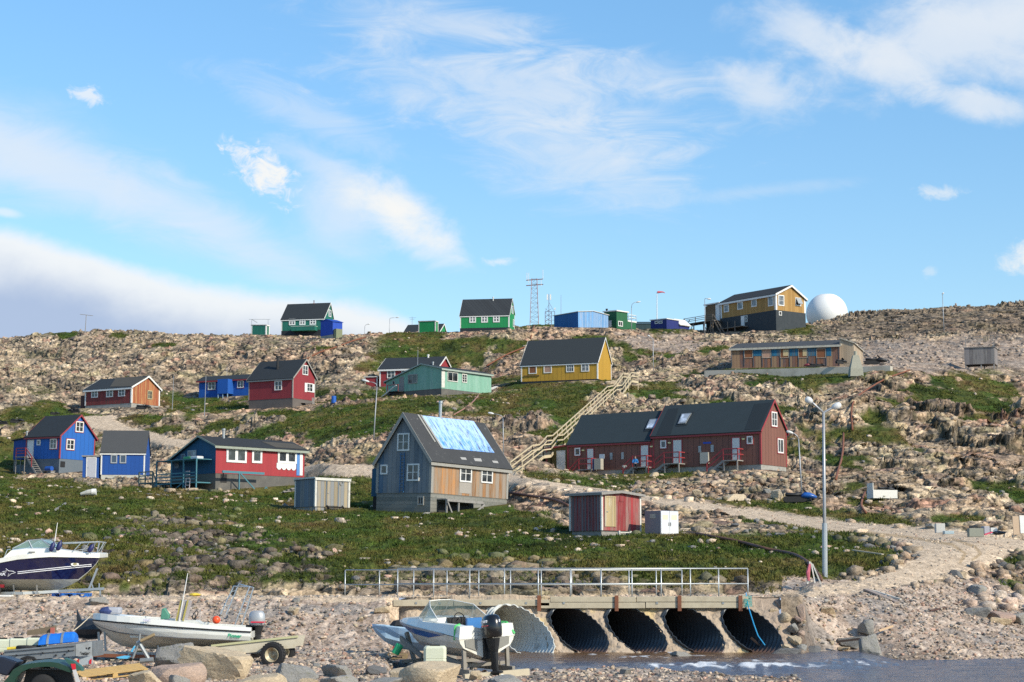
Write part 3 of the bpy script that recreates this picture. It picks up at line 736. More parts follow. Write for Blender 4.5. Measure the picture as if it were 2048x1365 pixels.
dep = MA(nt, 'SUBTRACT', MA(nt, 'ADD', bt, MA(nt, 'MULTIPLY', MA(nt, 'SUBTRACT', warp, .5), .05)), MA(nt, 'ADD', pz, MA(nt, 'MULTIPLY', MA(nt, 'SUBTRACT', puff, .5), .04)))
bankm = N(nt, 'ShaderNodeMapRange', interpolation_type='SMOOTHSTEP', ins={0: dep, 1: -.012, 2: .03, 3: 0.0, 4: .96}, clamp=True).outputs[0]
body = N(nt, 'ShaderNodeMapRange', interpolation_type='SMOOTHSTEP', ins={0: MA(nt, 'ADD', dep, MA(nt, 'MULTIPLY', MA(nt, 'SUBTRACT', warp, .5), .10)), 1: .025, 2: .14, 3: 0.0, 4: 1.0}, clamp=True).outputs[0]
K = 8.3                                                    # cloud brightness on the sky's own scale
hz = N(nt, 'ShaderNodeMapRange', ins={0: s3.outputs[2], 1: .05, 2: .30, 3: .84, 4: 1.06}, clamp=True).outputs[0]
bsc = N(nt, 'ShaderNodeVectorMath', operation='SCALE', ins={0: hs.outputs[0]}); nt.links.new(hz, bsc.inputs['Scale'])
base = bsc.outputs[0]
SKYS = .12
cs = MIX(nt, total(soft), base, (.80 * K, .86 * K, .93 * K))
cd = MIX(nt, total(dense), cs, (.95 * K, .95 * K, .93 * K))
bankc = MIX(nt, body, (.90 * K, .93 * K, .95 * K), (.44 * K, .54 * K, .74 * K))
cb = MIX(nt, bankm, cd, bankc)
nt.links.new(cb, bg.inputs['Color'])
bg.inputs['Strength'].default_value = SKYS
L = bpy.data.lights.new('sun', 'SUN'); L.energy = 5.0; L.angle = math.radians(.5); L.color = (1.0, .92, .76)
so = bpy.data.objects.new('sun', L); COL.objects.link(so)
so.rotation_euler = (-sdir).to_track_quat('-Z', 'Y').to_euler()
cam = bpy.data.cameras.new('camera'); co_ = bpy.data.objects.new('camera', cam); COL.objects.link(co_)
cam.sensor_width = 36; cam.lens = F / 2048 * 36; cam.clip_end = 5000; cam.clip_start = .5
co_.location = CAM; co_.rotation_euler = (math.pi / 2 + TH, 0, 0)
sc.camera = co_
sc.view_settings.view_transform = 'Standard'; sc.view_settings.look = 'None'; sc.view_settings.exposure = 0; sc.view_settings.gamma = 1
sc.cycles.max_bounces = 6; sc.cycles.diffuse_bounces = 2; sc.cycles.glossy_bounces = 2; sc.cycles.transmission_bounces = 4; sc.cycles.transparent_max_bounces = 6
sc.cycles.use_denoising = False
try: sc.cycles.denoiser = 'OPENIMAGEDENOISE'
except Exception: pass
# ------------------------------------------------------------------ building kit
TRIMW = paint('white_trim', (.72, .71, .67), .6, var=.06, scale=3, dirt=(.38, .36, .32), dirt_amt=.3)
TRIMO = paint('old_white_trim', (.60, .585, .53), .7, var=.1, scale=4, dirt=(.30, .27, .22), dirt_amt=.6)
GREYW = paint('weathered_grey_wood', (.27, .255, .235), .85, var=.2, scale=5, dirt=(.14, .12, .10), dirt_amt=.5)
CONC = paint('old_concrete', (.33, .315, .28), .9, var=.15, scale=2, dirt=(.16, .15, .13), dirt_amt=.55, bump=.3)
CONCD = paint('dark_concrete', (.11, .105, .095), .9, var=.25, scale=2, dirt=(.2, .18, .15), dirt_amt=.4)
CONCL = paint('pale_concrete', (.52, .50, .43), .9, var=.1, scale=2, dirt=(.3, .27, .2), dirt_amt=.5)
GALV = paint('galvanised_steel', (.46, .48, .48), .45, .75, var=.15, scale=3)
STEEL = paint('grey_steel', (.36, .38, .38), .5, .6, var=.15, scale=4, dirt=(.2, .15, .11), dirt_amt=.3)
RUST = paint('rusty_steel', (.22, .085, .045), .85, .2, var=.3, scale=5, dirt=(.10, .05, .035), dirt_amt=.5)
BLACK = paint('black_paint', (.012, .012, .013), .6, var=.2)
DARKB = paint('black_blue_boards', (.012, .016, .022), .7, var=.3, scale=3)
RUBBER = paint('black_rubber', (.016, .016, .017), .85, var=.3, scale=12, bump=.3)
RED_T = paint('red_trim', (.28, .035, .04), .6, var=.1)
GLASS = glassmat()
GLASSC = glassmat('curtained_glass', (.10, .105, .11), .12)
def ext(g): return (-g['LA'], 0.0) if g['gable'] == 'B' else (0.0, g['LB'])
def offset_poly(pr, d):
 """polyline moved along its normals (mitred)"""
 out = []
 n = len(pr)
 for i in range(n):
  ds = []
  if i > 0: ds.append(Vector((pr[i][0] - pr[i - 1][0], pr[i][1] - pr[i - 1][1])).normalized())
  if i < n - 1: ds.append(Vector((pr[i + 1][0] - pr[i][0], pr[i + 1][1] - pr[i][1])).normalized())
  ns = [Vector((-q.y, q.x)) for q in ds]
  m = sum(ns, Vector((0, 0)))
  m.normalize()
  k = 1 / max(.3, m.dot(ns[0]))
  out.append((pr[i][0] + m.x * d * k, pr[i][1] + m.y * d * k))
 return out
def extend(pr, e0, e1):
 a, b = Vector(pr[0]), Vector(pr[1]); c, d = Vector(pr[-2]), Vector(pr[-1])
 p0 = a + (a - b).normalized() * e0; p1 = d + (d - c).normalized() * e1
 return [tuple(p0)] + [tuple(q) for q in pr[1:-1]] + [tuple(p1)]
def to3(g, q, s): return Vector((s, q[0], q[1])) if g['gable'] == 'B' else Vector((q[0], s, q[1]))
def body(g, root, wallm, name='wall', s0=None, s1=None, prof=None, zb=None, wallB=None):
 e0, e1 = ext(g)
 s0 = e0 if s0 is None else s0; s1 = e1 if s1 is None else s1
 prof = prof or g['prof']; zb = g['wb'] if zb is None else zb
 mb = MB()
 poly = [(prof[0][0], zb)] + list(prof) + [(prof[-1][0], zb)]
 a = [to3(g, q, s0) for q in poly]; b = [to3(g, q, s1) for q in poly]
 n = len(poly)
 G_, L_ = 0, (1 if wallB is not None else 0)
 if g['gable'] == 'B' and wallB is not None: G_, L_ = 1, 0
 mb.add(a + b, [tuple(range(n)), tuple(range(2 * n - 1, n - 1, -1))], G_)
 mb.add(a + b, [(i, (i + 1) % n, n + (i + 1) % n, n + i) for i in range(n)], L_)
 return mb.build(name, [wallm, wallB] if wallB is not None else wallm, root)
def roof(g, root, m, o_end=.22, o_eave=.25, t=.14, s0=None, s1=None, prof=None, name='roof'):
 e0, e1 = ext(g)
 s0 = e0 if s0 is None else s0; s1 = e1 if s1 is None else s1
 pr = extend(prof or g['prof'], o_eave, o_eave)
 lo = offset_poly(pr, .008); hi = offset_poly(pr, t)
 mb = MB()
 mb.prism([to3(g, q, s0 - o_end) for q in lo + hi[::-1]], to3(g, (0, 0), s1 - s0 + 2 * o_end))
 ro = mb.build(name, m, root)
 g['roofz'] = t
 return ro
def trims(g, root, m, w=.17, verge=True, fascia=True, corners=True, o_end=.22, o_eave=.25, zb=None, m2=None, s0=None, s1=None, prof=None, cw=.14, name='trim'):
 e0, e1 = ext(g)
 s0 = e0 if s0 is None else s0; s1 = e1 if s1 is None else s1
 prof = prof or g['prof']; zb = g['wb'] if zb is None else zb
 mb = MB()
 pr = extend(prof, o_eave, o_eave)
 if verge:
  hi = offset_poly(pr, .15); lo = offset_poly(pr, .15 - w)
  for s in ((s0 - o_end - .035, .032), (s1 + o_end + .003, .032)):
   for i in range(len(pr) - 1):
    mb.prism([to3(g, q, s[0]) for q in (lo[i], lo[i + 1], hi[i + 1], hi[i])], to3(g, (0, 0), s[1]))
 if fascia:
  for q, sg in ((pr[0], -1), (pr[-1], 1)):
   mb.prism([to3(g, p, s0 - o_end) for p in ((q[0] + sg * .004, q[1] - w * .8), (q[0] + sg * .034, q[1] - w * .8), (q[0] + sg * .034, q[1] + .1), (q[0] + sg * .004, q[1] + .1))], to3(g, (0, 0), s1 - s0 + 2 * o_end))
 if corners:
  LA, LB = g['LA'], g['LB']
  if g['gable'] == 'B':
   x0, x1, y0, y1 = s0, s1, 0, LB; za = zb_ = prof[0][1]; zr = prof[-1][1]; zl = za
  else:
   x0, x1, y0, y1 = -LA, 0, s0, s1; za = prof[-1][1]; zl = prof[0][1]; zr = za
  t = .028
  mb.box(x1 - cw, y0 - t, zb, x1 + t, y0 - .002, za - .02)
  mb.box(x1 + .002, y0, zb, x1 + t, y0 + cw, za - .02)
  mb.box(x0 - t, y0 - t, zb, x0 + cw, y0 - .002, zl - .02)
  mb.box(x1 + .002, y1 - cw, zb, x1 + t, y1 + t, zr - .02)
  mb.box(x0 - t, y0, zb, x0 - .002, y0 + cw, zl - .02)
 return mb.build(name, m, root)
def plinth(g, root, m, inset=.03, depth=2.2, name='foundation', top=None):
 mb = MB(); top = g['wb'] if top is None else top
 mb.box(-g['LA'] + inset, inset, -depth, -inset, g['LB'] - inset, top - .004)
 return mb.build(name, m, root)
def rect(g, face, x0, y0, x1, y1, zone=None, off=0.0):
 """picture rectangle -> (s0, s1, z0, z1) on a wall face"""
 z = zone or g['zone']
 a = hit(g, P(z, x0, (y0 + y1) / 2), face, off); b = hit(g, P(z, x1, (y0 + y1) / 2), face, off)
 c = hit(g, P(z, (x0 + x1) / 2, y1), face, off); d = hit(g, P(z, (x0 + x1) / 2, y0), face, off)
 k = 0 if face == 'A' else 1
 return a[k], b[k], c.z, d.z
def fbox(mb, face, s0, s1, z0, z1, d0, d1, mi=0):
 """box on a wall face, d0..d1 = distance out of the wall"""
 if face == 'A': mb.box(s0, -d1, z0, s1, -d0, z1, mi)
 else: mb.box(d0, s0, z0, d1, s1, z1, mi)
def window(g, root, face, x0, y0, x1, y1, nx=2, ny=2, fm=None, gm=None, casing=.11, bar=.05, zone=None, extra=None, sill=False, off=0.0, cas_m=None, label=None, r=None):
 s0, s1, z0, z1 = r if r else rect(g, face, x0, y0, x1, y1, zone, 0.0)
 fm = fm or TRIMW; gm = gm or GLASS
 mb = MB(); d = .075 + off
 casing = min(casing, (s1 - s0) * .2, (z1 - z0) * .2)
 fbox(mb, face, s0, s0 + casing, z0, z1, .004 + off, d); fbox(mb, face, s1 - casing, s1, z0, z1, .004 + off, d)
 fbox(mb, face, s0 + casing, s1 - casing, z0, z0 + casing, .004 + off, d); fbox(mb, face, s0 + casing, s1 - casing, z1 - casing, z1, .004 + off, d)
 i0, i1, j0, j1 = s0 + casing, s1 - casing, z0 + casing, z1 - casing
 for k in range(1, nx):
  c = i0 + (i1 - i0) * k / nx; w = bar * (1.5 if nx == 2 else 1)
  fbox(mb, face, c - w / 2, c + w / 2, j0, j1, .006 + off, d - .012)
 for k in range(1, ny):
  c = j0 + (j1 - j0) * k / ny
  fbox(mb, face, i0, i1, c - bar * .4, c + bar * .4, .006 + off, d - .018)
 if sill: fbox(mb, face, s0 - .04, s1 + .04, z0 - .05, z0 - .002, .004 + off, d + .05)
 if cas_m is not None:
  e = .07
  fbox(mb, face, s0 - e, s0 - .002, z0 - e, z1 + e, .004 + off, d - .02, 1); fbox(mb, face, s1 + .002, s1 + e, z0 - e, z1 + e, .004 + off, d - .02, 1)
  fbox(mb, face, s0 - .001, s1 + .001, z1 + .002, z1 + e, .004 + off, d - .022, 1); fbox(mb, face, s0 - .001, s1 + .001, z0 - e, z0 - .002, .004 + off, d - .022, 1)
 w = mb.build('window', [fm, cas_m] if cas_m is not None else fm, root)
 if label: w['label'] = label
 pb = MB(); fbox(pb, face, i0 - .01, i1 + .01, j0 - .01, j1 + .01, .010 + off, .03 + off)
 pb.build('pane', gm, w)
 return w
def door(g, root, face, x0, y0, x1, y1, dm=None, fm=None, zone=None, off=0.0, r=None, label=None, handle=True):
 s0, s1, z0, z1 = r if r else rect(g, face, x0, y0, x1, y1, zone)
 mb = MB(); dm = dm or TRIMW; fm = fm or TRIMO
 c = .09
 fbox(mb, face, s0, s0 + c, z0, z1, .004 + off, .06 + off, 1); fbox(mb, face, s1 - c, s1, z0, z1, .004 + off, .06 + off, 1); fbox(mb, face, s0 + c, s1 - c, z1 - c, z1, .004 + off, .06 + off, 1)
 fbox(mb, face, s0 + c + .005, s1 - c - .005, z0, z1 - c - .005, .006 + off, .04 + off)
 o = mb.build('door', [dm, fm], root)
 if label: o['label'] = label
 if handle:
  hb = MB(); fbox(hb, face, s0 + c + .06, s0 + c + .16, z0 + (z1 - z0) * .47, z0 + (z1 - z0) * .5, .041 + off, .075 + off)
  hb.build('handle', STEEL, o)
 return o
def panel(g, root, name, face, x0, y0, x1, y1, m, d0=.004, d1=.04, zone=None, r=None, label=None):
 s0, s1, z0, z1 = r if r else rect(g, face, x0, y0, x1, y1, zone)
 mb = MB(); fbox(mb, face, s0, s1, z0, z1, d0, d1)
 o = mb.build(name, m, root)
 if label: o['label'] = label
 return o
def roofplane(g, seg):
 a, b = g['prof'][seg], g['prof'][seg + 1]
 n = Vector((-(b[1] - a[1]), b[0] - a[0])).normalized()
 n3 = to3(g, (n.x, n.y), 0); p = to3(g, a, 0) + n3 * .14
 return (p, n3)
def roofquad(g, root, name, seg, pts, m, t=.05, zone=None, lift=.004, label=None):
 """flat piece lying on a roof slope, corners given by picture positions"""
 pl = roofplane(g, seg)
 q = [hit(g, P(zone or g['zone'], *p), pl) + pl[1] * lift for p in pts]
 mb = MB(); mb.prism(q, pl[1] * t)
 o = mb.build(name, m, root)
 if label: o['label'] = label
 return o
def chimney(g, root, u0, v0, v1, rr, m, zone=None, seg=0, hood=True, name='chimney'):
 """flue standing on the roof slope; u0, v0 = foot, v1 = top row"""
 z = zone or g['zone']; pl = roofplane(g, seg)
 p = hit(g, P(z, u0, v0), pl)
 ppm = g['ppm']; h = abs(v0 - v1) / ZONES[z][2] / ppm
 mb = MB(); mb.tube([p - Vector((0, 0, .25)), p + Vector((0, 0, h))], rr, 10)
 if hood: mb.tube([p + Vector((0, 0, h - .12)), p + Vector((0, 0, h + .06))], rr * 1.35, 10)
 return mb.build(name, m, root, smooth=False)
def start(key, name, label, cat, group=None):
 g = H[key]
 r = empty(name, g['M']); tag(r, label, cat, group)
 return g, r
def rail(mb, pts, h=.95, post=.07, rails=(.5, .95), every=None, w=.05, hh=.09):
 """hand rail along points (deck level), posts at the points"""
 for a, b in zip(pts[:-1], pts[1:]):
  a, b = Vector(a), Vector(b)
  for r in rails: mb.beam(a + Vector((0, 0, r * h / .95)), b + Vector((0, 0, r * h / .95)), w, hh)
 for p in pts: mb.beam(Vector(p), Vector(p) + Vector((0, 0, h)), post, post, up=(1, 0, 0))
def stairs(mb, a, b, width, n, side, tread=.26, th=.045, stringers=True):
 """treads from a (top) to b (bottom); side = unit vector across the flight"""
 a, b, side = Vector(a), Vector(b), Vector(side)
 if stringers:
  for s in (-.5, .5): mb.beam(a + side * (s * width), b + side * (s * width), .05, .2)
 run = (b - a); run.z = 0; rd = run.normalized() if run.length > 0 else Vector((1, 0, 0))
 for i in range(n):
  p = a + (b - a) * ((i + .5) / n)
  mb.beam(p - side * (width / 2 - .03), p + side * (width / 2 - .03), tread, th)
# ------------------------------------------------------------------ houses
ROOFD = roofmat('dark_felt_roof', (.020, .026, .031))
ROOFB = roofmat('black_felt_roof', (.022, .024, .026), spec=(.05, .05, .05))
ROOFG = roofmat('grey_felt_roof', (.055, .056, .057))
ROOFO = roofmat('brown_felt_roof', (.075, .066, .05))
g, r = start('weathered_red', 'weathered_house', 'low red house with bleached orange gable by the bend of the dirt track', 'house')
body(g, r, boards('faded_red_boards', (.19, .030, .028), .16, worn=(.13, .06, .045), worn_amt=.3), wallB=boards('bleached_orange_boards', (.34, .085, .035), .16, worn=(.46, .25, .10), worn_amt=.75))
plinth(g, r, CONC); ro = roof(g, r, ROOFD)
roofquad(g, ro, 'brown_felt', 0, [(930, 703), (1178, 699), (1058, 772), (880, 776)], ROOFO, .02)
trims(g, r, TRIMW, w=.22, cw=.18)
for q in ((733, 800, 785, 863), (852, 792, 906, 859), (948, 790, 1001, 853)): window(g, r, 'A', *q)
window(g, r, 'B', 1178, 806, 1216, 876, label='small window with mustard frame', fm=paint('mustard_frame', (.42, .36, .20), .7))
a0, a1, _, _ = rect(g, 'A', 628, 845, 680, 950)
mb = MB(); mb.box(a0, .4, -1, -g['LA'] - .05, 2.6, 2.05); mb.build('lean_to', boards('dark_brown_boards', (.07, .03, .025), .15), r)
g, r = start('blue_gable', 'gabled_house', 'bright blue gabled house with red trim, white door and outside stairs', 'house')
BLUE = boards('bright_blue_boards', (.012, .115, .42), .62, var=.06, line=.5, linew=.07)
body(g, r, BLUE); plinth(g, r, paint('blue_grey_foundation', (.115, .14, .165), .85, dirt=(.16, .17, .17))); ro = roof(g, r, ROOFD)
chimney(g, ro, 262, 345, 310, .1, STEEL)
trims(g, r, RED_T, w=.16, cw=.13)
window(g, r, 'B', 735, 212, 812, 316, 2, 2, cas_m=RED_T); window(g, r, 'B', 645, 385, 722, 488, 2, 2, cas_m=RED_T)
window(g, r, 'A', 490, 380, 556, 480, 2, 2, cas_m=RED_T); window(g, r, 'A', 362, 390, 398, 444, 1, 1)
s0, s1, z0, z1 = rect(g, 'A', 125, 388, 330, 580)
sx0, sx1, _, _ = rect(g, 'A', 125, 388, 240, 580)
mb = MB(); mb.prism([(-g['LA'] - .02, .1, z0), (sx0, .1, z0), (sx0, .1, z1 - .1), (-g['LA'] - .02, .1, z1 + .15)], (0, 3.2, 0)); mb.build('side_wing', boards('deep_blue_boards', (.010, .06, .27), .62, var=.05, line=.4, linew=.07), r)
mb = MB(); mb.prism([(sx0 - .2, -.1, z1 - .1), (-g['LA'] + .6, -.1, z1 + .2), (-g['LA'] + .6, -.1, z1 + .32), (sx0 - .2, -.1, z1 + .02)], (0, 3.6, 0)); mb.build('wing_roof', ROOFD, r)
mb = MB(); mb.box(sx0 + .1, .3, -1.0, -g['LA'], 2.9, z0 - .6); mb.build('wing_foundation', paint('blue_grey_foundation', ()), r)
mb = MB()
for x in (sx0 + .12, sx0 + 1.2): mb.box(x - .06, .2, -.5, x + .06, .32, z0)
mb.build('wing_post', GREYW, r)
door(g, r, 'A', 268, 392, 330, 560)
d0, d1, dz, _ = rect(g, 'A', 262, 392, 332, 560)
pb = MB(); pb.box(d0 - .3, -1.35, dz - .1, d1 + .1, -.05, dz)
for x, y in ((d0 - .25, -1.25), (d1 + .02, -1.25)): pb.box(x - .05, y - .05, -.6, x + .05, y + .05, dz - .1)
stairs(pb, (d1 + .1, -.75, dz), (d1 + 2.0, -.75, -.15), .9, 8, (0, 1, 0))
po = pb.build('porch', GREYW, r)
rb = MB(); rail(rb, [(d0 - .25, -1.3, dz), (d1 + .1, -1.3, dz)], rails=(.35, .65, .95)); rb.beam((d1 + .1, -1.25, dz + .95), (d1 + 1.2, -1.25, dz - .1), .06, .1); rb.beam((d1 + .1, -1.25, dz + .5), (d1 + 1.2, -1.25, dz - .5), .06, .08); rb.box(d1 + 1.15, -1.29, dz - 1.2, d1 + 1.23, -1.21, dz - .05)
rb.build('railing', RED_T, po)
c0, c1, cz0, cz1 = rect(g, 'B', 590, 600, 632, 655)
panel(g, r, 'cellar_hatch', 'B', 0, 0, 0, 0, BLACK, r=(c0, c1, cz0, cz1))
mb = MB(); Mt = Matrix.Translation((0, 0, 0))
mb.tube([(-1.3, -.7, .45), (-.35, -.7, .45)], .26, 12)
b = mb.build('blue_tank', paint('blue_plastic', (.015, .08, .35), .4), None, g['M']); tag(b, 'blue barrel lying on a bench below the blue gabled house', 'barrel')
mb = MB(); mb.box(-1.6, -1.05, .14, -.1, -.4, .19)
for x in (-1.5, -.2): mb.box(x - .05, -1, -.4, x + .05, -.45, .138)
tag(mb.build('plank_bench', GREYW, None, g['M']), 'low plank bench carrying the blue barrel by the blue house', 'bench')
g, r = start('blue_shed', 'blue_cottage', 'small blue cottage with steep plain grey roof and white base', 'house')
body(g, r, boards('royal_blue_boards', (.008, .075, .32), .45, var=.08, line=.35, linew=.06), zb=g['wb']); plinth(g, r, CONCL)
ro = roof(g, r, roofmat('grey_metal_roof', (.062, .064, .066), var=.1), o_end=.12, o_eave=.12); trims(g, r, TRIMW, w=.12, o_end=.12, o_eave=.12, cw=.12, verge=False)
for q in ((1080, 535, 1143, 620), (1168, 535, 1232, 620)): window(g, r, 'B', *q, 1, 1, fm=paint('grey_frame', (.33, .35, .36)), gm=paint('boarded_pane', (.055, .085, .13), .4))
s0, s1, z0, z1 = rect(g, 'B', 803, 555, 965, 768)
mb = MB(); mb.box(-1.9, s0, -1, -.15, s1, z1); ob = mb.build('outhouse', boards('royal_blue_boards', ()), r)
mb = MB(); mb.box(-2.0, s0 - .1, z1 + .004, -.02, s1 + .05, z1 + .14); mb.build('outhouse_roof', GREYW, r)
door(g, r, 'B', 838, 560, 938, 757, off=-.148, dm=paint('pale_grey_door', (.42, .42, .46), .6), fm=TRIMW, label='pale grey outhouse door')
g, r = start('red_blue', 'two_coloured_house', 'low house with red long wall and dark blue gable, teal timber veranda below', 'house')
DBLUE = boards('dark_blue_boards', (.006, .075, .165), .11, var=.1, line=.3)
body(g, r, DBLUE, wallB=boards('carmine_boards', (.36, .035, .042), .11, var=.06, line=.35))
plinth(g, r, CONCD); ro = roof(g, r, ROOFB, o_end=.3, o_eave=.3); trims(g, r, paint('dull_green_trim', (.28, .31, .25), .7, dirt=(.15, .14, .1)), w=.14, corners=False, o_end=.3, o_eave=.3)
roofquad(g, ro, 'brown_felt', 1, [(1130, 297), (1425, 318), (1545, 368), (1262, 350)], ROOFO, .02)
chimney(g, ro, 778, 262, 180, .13, STEEL, seg=1)
WF = dict(casing=.2, bar=.2)
window(g, r, 'B', 802, 352, 990, 492, 2, 1, **WF); window(g, r, 'B', 1040, 367, 1134, 497, 1, 1, **WF); window(g, r, 'B', 1280, 382, 1456, 500, 2, 1, **WF)
panel(g, r, 'scalloped_panel', 'B', 1270, 500, 1450, 545, TRIMW, .004, .05, label='white panel with scalloped lower edge under a window')
s0, s1, z0, z1 = rect(g, 'B', 1270, 500, 1450, 545)
mb = MB()
for k in range(4):
 c = s0 + (s1 - s0) * (k + .5) / 4
 mb.prism([(.004, c + .22 * math.cos(t), z0 - .002 - .16 * math.sin(t)) for t in [math.pi * j / 8 for j in range(9)]], (.05, 0, 0))
mb.build('scallop', TRIMW, r)
panel(g, r, 'blue_stripe', 'B', 1456, 388, 1484, 612, paint('sky_blue', (.08, .22, .50)), .004, .045); panel(g, r, 'white_stripe', 'B', 1485, 388, 1512, 612, TRIMW, .004, .05)
panel(g, r, 'cellar_opening', 'B', 752, 600, 808, 676, BLACK, .002, .012)
for q in ((330, 458, 365, 545), (385, 410, 425, 480)): window(g, r, 'A', *q, 1, 1, fm=paint('blue_grey_frame', (.13, .19, .25)), gm=paint('boarded_pane', ()))
window(g, r, 'A', 448, 378, 525, 470, 2, 1, fm=paint('grey_frame', ()), gm=glassmat('dusty_glass', (.14, .15, .15), .3))
TEAL = paint('teal_timber', (.055, .19, .235), .75, var=.2, dirt=(.10, .14, .14), dirt_amt=.5)
v0, v1, vz0, vz1 = rect(g, 'A', 590, 575, 1345, 1010, 'X5'); v1 = min(v1, -.15); D = 1.7
pf = MB(); pf.box(v0, -D, vz1 - .06, v1, -.05, vz1); pf.box(v0, -D, vz0 - .05, v1, -.05, vz0 + .04)
for x in (v0 + .05, v0 + (v1 - v0) * .38, v0 + (v1 - v0) * .68, v1 - .05):
 for y in (-D + .05,): pf.box(x - .05, y - .05, -1.2, x + .05, y + .05, vz1 - .06)
for k in range(3):
 z = vz0 + .3 + .28 * k; pf.beam((v0, -D + .02, z), (v1, -D + .02, z), .04, .1)
xm = v0 + (v1 - v0) * .68
for a, b in ((v0, xm), (xm, v0), (xm, v1)): pf.beam((a, -D - .02, vz0), (b * .7 + a * .3, -D - .02, -.75), .05, .09)
pf.build('veranda', TEAL, r)
mb = MB(); x0 = v0 - 3.0
mb.box(x0, -1.5, vz0 + .15, v0 - .8, 1.0, vz0 + .25)
for x in (x0 + .05, x0 + 1.0, v0 - .85): mb.box(x - .05, -1.48, -1.2, x + .05, -1.38, vz0 + 1.15)
rail(mb, [(x0, -1.45, vz0 + .25), (v0 - .8, -1.45, vz0 + .25)], rails=(.3, .6, .95))
stairs(mb, (v0 - .8, -.9, vz0 + .2), (v0 + .1, -.9, -.7), .9, 6, (0, 1, 0)); mb.beam((v0 - .8, -1.4, vz0 + 1.1), (v0 + .05, -1.4, .1), .06, .1)
mb.build('side_deck', paint('grey_green_timber', (.17, .20, .17), .85, var=.2), r)
t0, t1, tz0, tz1 = rect(g, 'B', 705, 580, 1095, 600)
mb = MB(); mb.box(.9, t0, tz0, 1.0, t1, tz1 + .02); mb.box(.02, t0 + .8, tz1 - .1, .9, t0 + .9, tz1)
mb.box(.92, t0 + 1.75, -1.1, 1.02, t0 + 1.85, tz0); mb.beam((1.05, t0 + 1.9, tz0), (1.05, t0 + 4.3, -.6), .05, .1); mb.beam((1.05, t0 + 1.8, -.2), (1.05, t0 + 2.9, -.7), .05, .1)
mb.beam((1.05, t0 + 3.6, -.6), (1.05, t0 + 4.7, .35), .05, .09); mb.beam((1.05, t0 + 4.7, .35), (1.05, t0 + 5.6, -.4), .05, .09)
mb.build('trestle', TEAL, r)
l0 = rect(g, 'A', 1165, 925, 1240, 1130, 'X5')
mb = MB()
for s in (l0[0], l0[1]): mb.beam((s, -D - .12, l0[2] - .1), (s, -D - .05, l0[3]), .05, .06)
for k in range(6): z = l0[2] + .1 + k * .3; mb.beam((l0[0], -D - .1, z), (l0[1], -D - .1, z), .04, .05)
tag(mb.build('step_ladder', paint('pink_white_paint', (.6, .5, .48)), None, g['M']), 'short whitish ladder leaning on the teal veranda', 'ladder')
for nm, x, m, lb in (('crate', v1 - 2.2, paint('green_plastic', (.02, .22, .08), .5), 'green crate lying on the veranda roof of the red and blue house'), ('sack', v1 - 1.1, paint('white_sack', (.55, .55, .55)), 'pale bundle lying on the veranda roof beside the green crate')):
 mb = MB(); mb.box(x - .5, -1.2, vz1 + .004, x + .5, -.5, vz1 + .26); tag(mb.build(nm, m, None, g['M'], bevel=.06), lb, nm)
mb = MB()
for k in range(7): mb.beam((1.6 + .25 * (k % 3), 5.2 + .3 * k, -.25 + .09 * k), (1.2 + .2 * (k % 2), 10.3 + .2 * k, .35 + .09 * k), .22, .07)
tag(mb.build('lumber_pile', GREYW, None, g['M']), 'long pile of grey weathered planks along the base of the red wall', 'lumber')
g, r = start('grey_house', 'weathered_gable_house', 'large worn grey-blue and bare wood house with blue tarpaulin on its roof', 'house')
GB = boards('worn_blue_grey_boards', (.145, .175, .205), .42, var=.28, worn=(.24, .24, .235), worn_amt=.85, line=.55, linew=.06, alt=(.07, .14, .22), alt_p=.12)
BW = boards('bare_wood_boards', (.36, .17, .06), .42, var=.4, worn=(.30, .25, .19), worn_amt=.6, line=.5, linew=.07, alt=(.30, .26, .215), alt_p=.36)
body(g, r, GB, wallB=BW)
fo = plinth(g, r, boards('grey_foundation_boards', (.21, .205, .18), .26, var=.15, line=.4, horiz=True, worn=(.13, .14, .12), worn_amt=.4))
ro = roof(g, r, roofmat('worn_felt_roof', (.045, .046, .048), spec=(.13, .13, .125)), o_end=.28, o_eave=.25)
trims(g, r, paint('worn_grey_trim', (.30, .29, .26), .8, dirt=(.18, .17, .15)), w=.24, cw=.2, o_end=.28, o_eave=.25)
def tarp_mat():
 m, nt, b = newmat('blue_tarpaulin'); o = objc(nt)
 s = N(nt, 'ShaderNodeSeparateXYZ', ins={0: o})
 f = MA(nt, 'ADD', noise(nt, mapv(nt, o, (.7, 2.0, .7)), 1.7, 8, .74), MA(nt, 'MULTIPLY', MA(nt, 'SUBTRACT', s.outputs[2], 5.6), .045))
 c = MIX(nt, ramp(nt, f, .38, .54), (.06, .25, .68), (.36, .52, .78))
 c = MIX(nt, ramp(nt, noise(nt, mapv(nt, o, (.8, 4.5, .8)), 1.0, 6, .75), .55, .62), c, (.06, .065, .08))
 nt.links.new(c, b.inputs['Base Color']); b.inputs['Roughness'].default_value = .6
 bn = N(nt, 'ShaderNodeBump', ins={'Strength': .5, 'Distance': .05, 'Height': f}); nt.links.new(bn.outputs[0], b.inputs['Normal'])
 return m
roofquad(g, ro, 'tarpaulin', 1, [(1162, 172), (1584, 218), (1756, 478), (1337, 440)], tarp_mat(), .03)
roofquad(g, ro, 'batten', 1, [(1122, 165), (1136, 166), (1275, 390), (1262, 388)], paint('worn_grey_trim', ()), .05)
roofquad(g, ro, 'batten', 1, [(1146, 168), (1160, 170), (1334, 440), (1318, 438)], paint('worn_grey_trim', ()), .05)
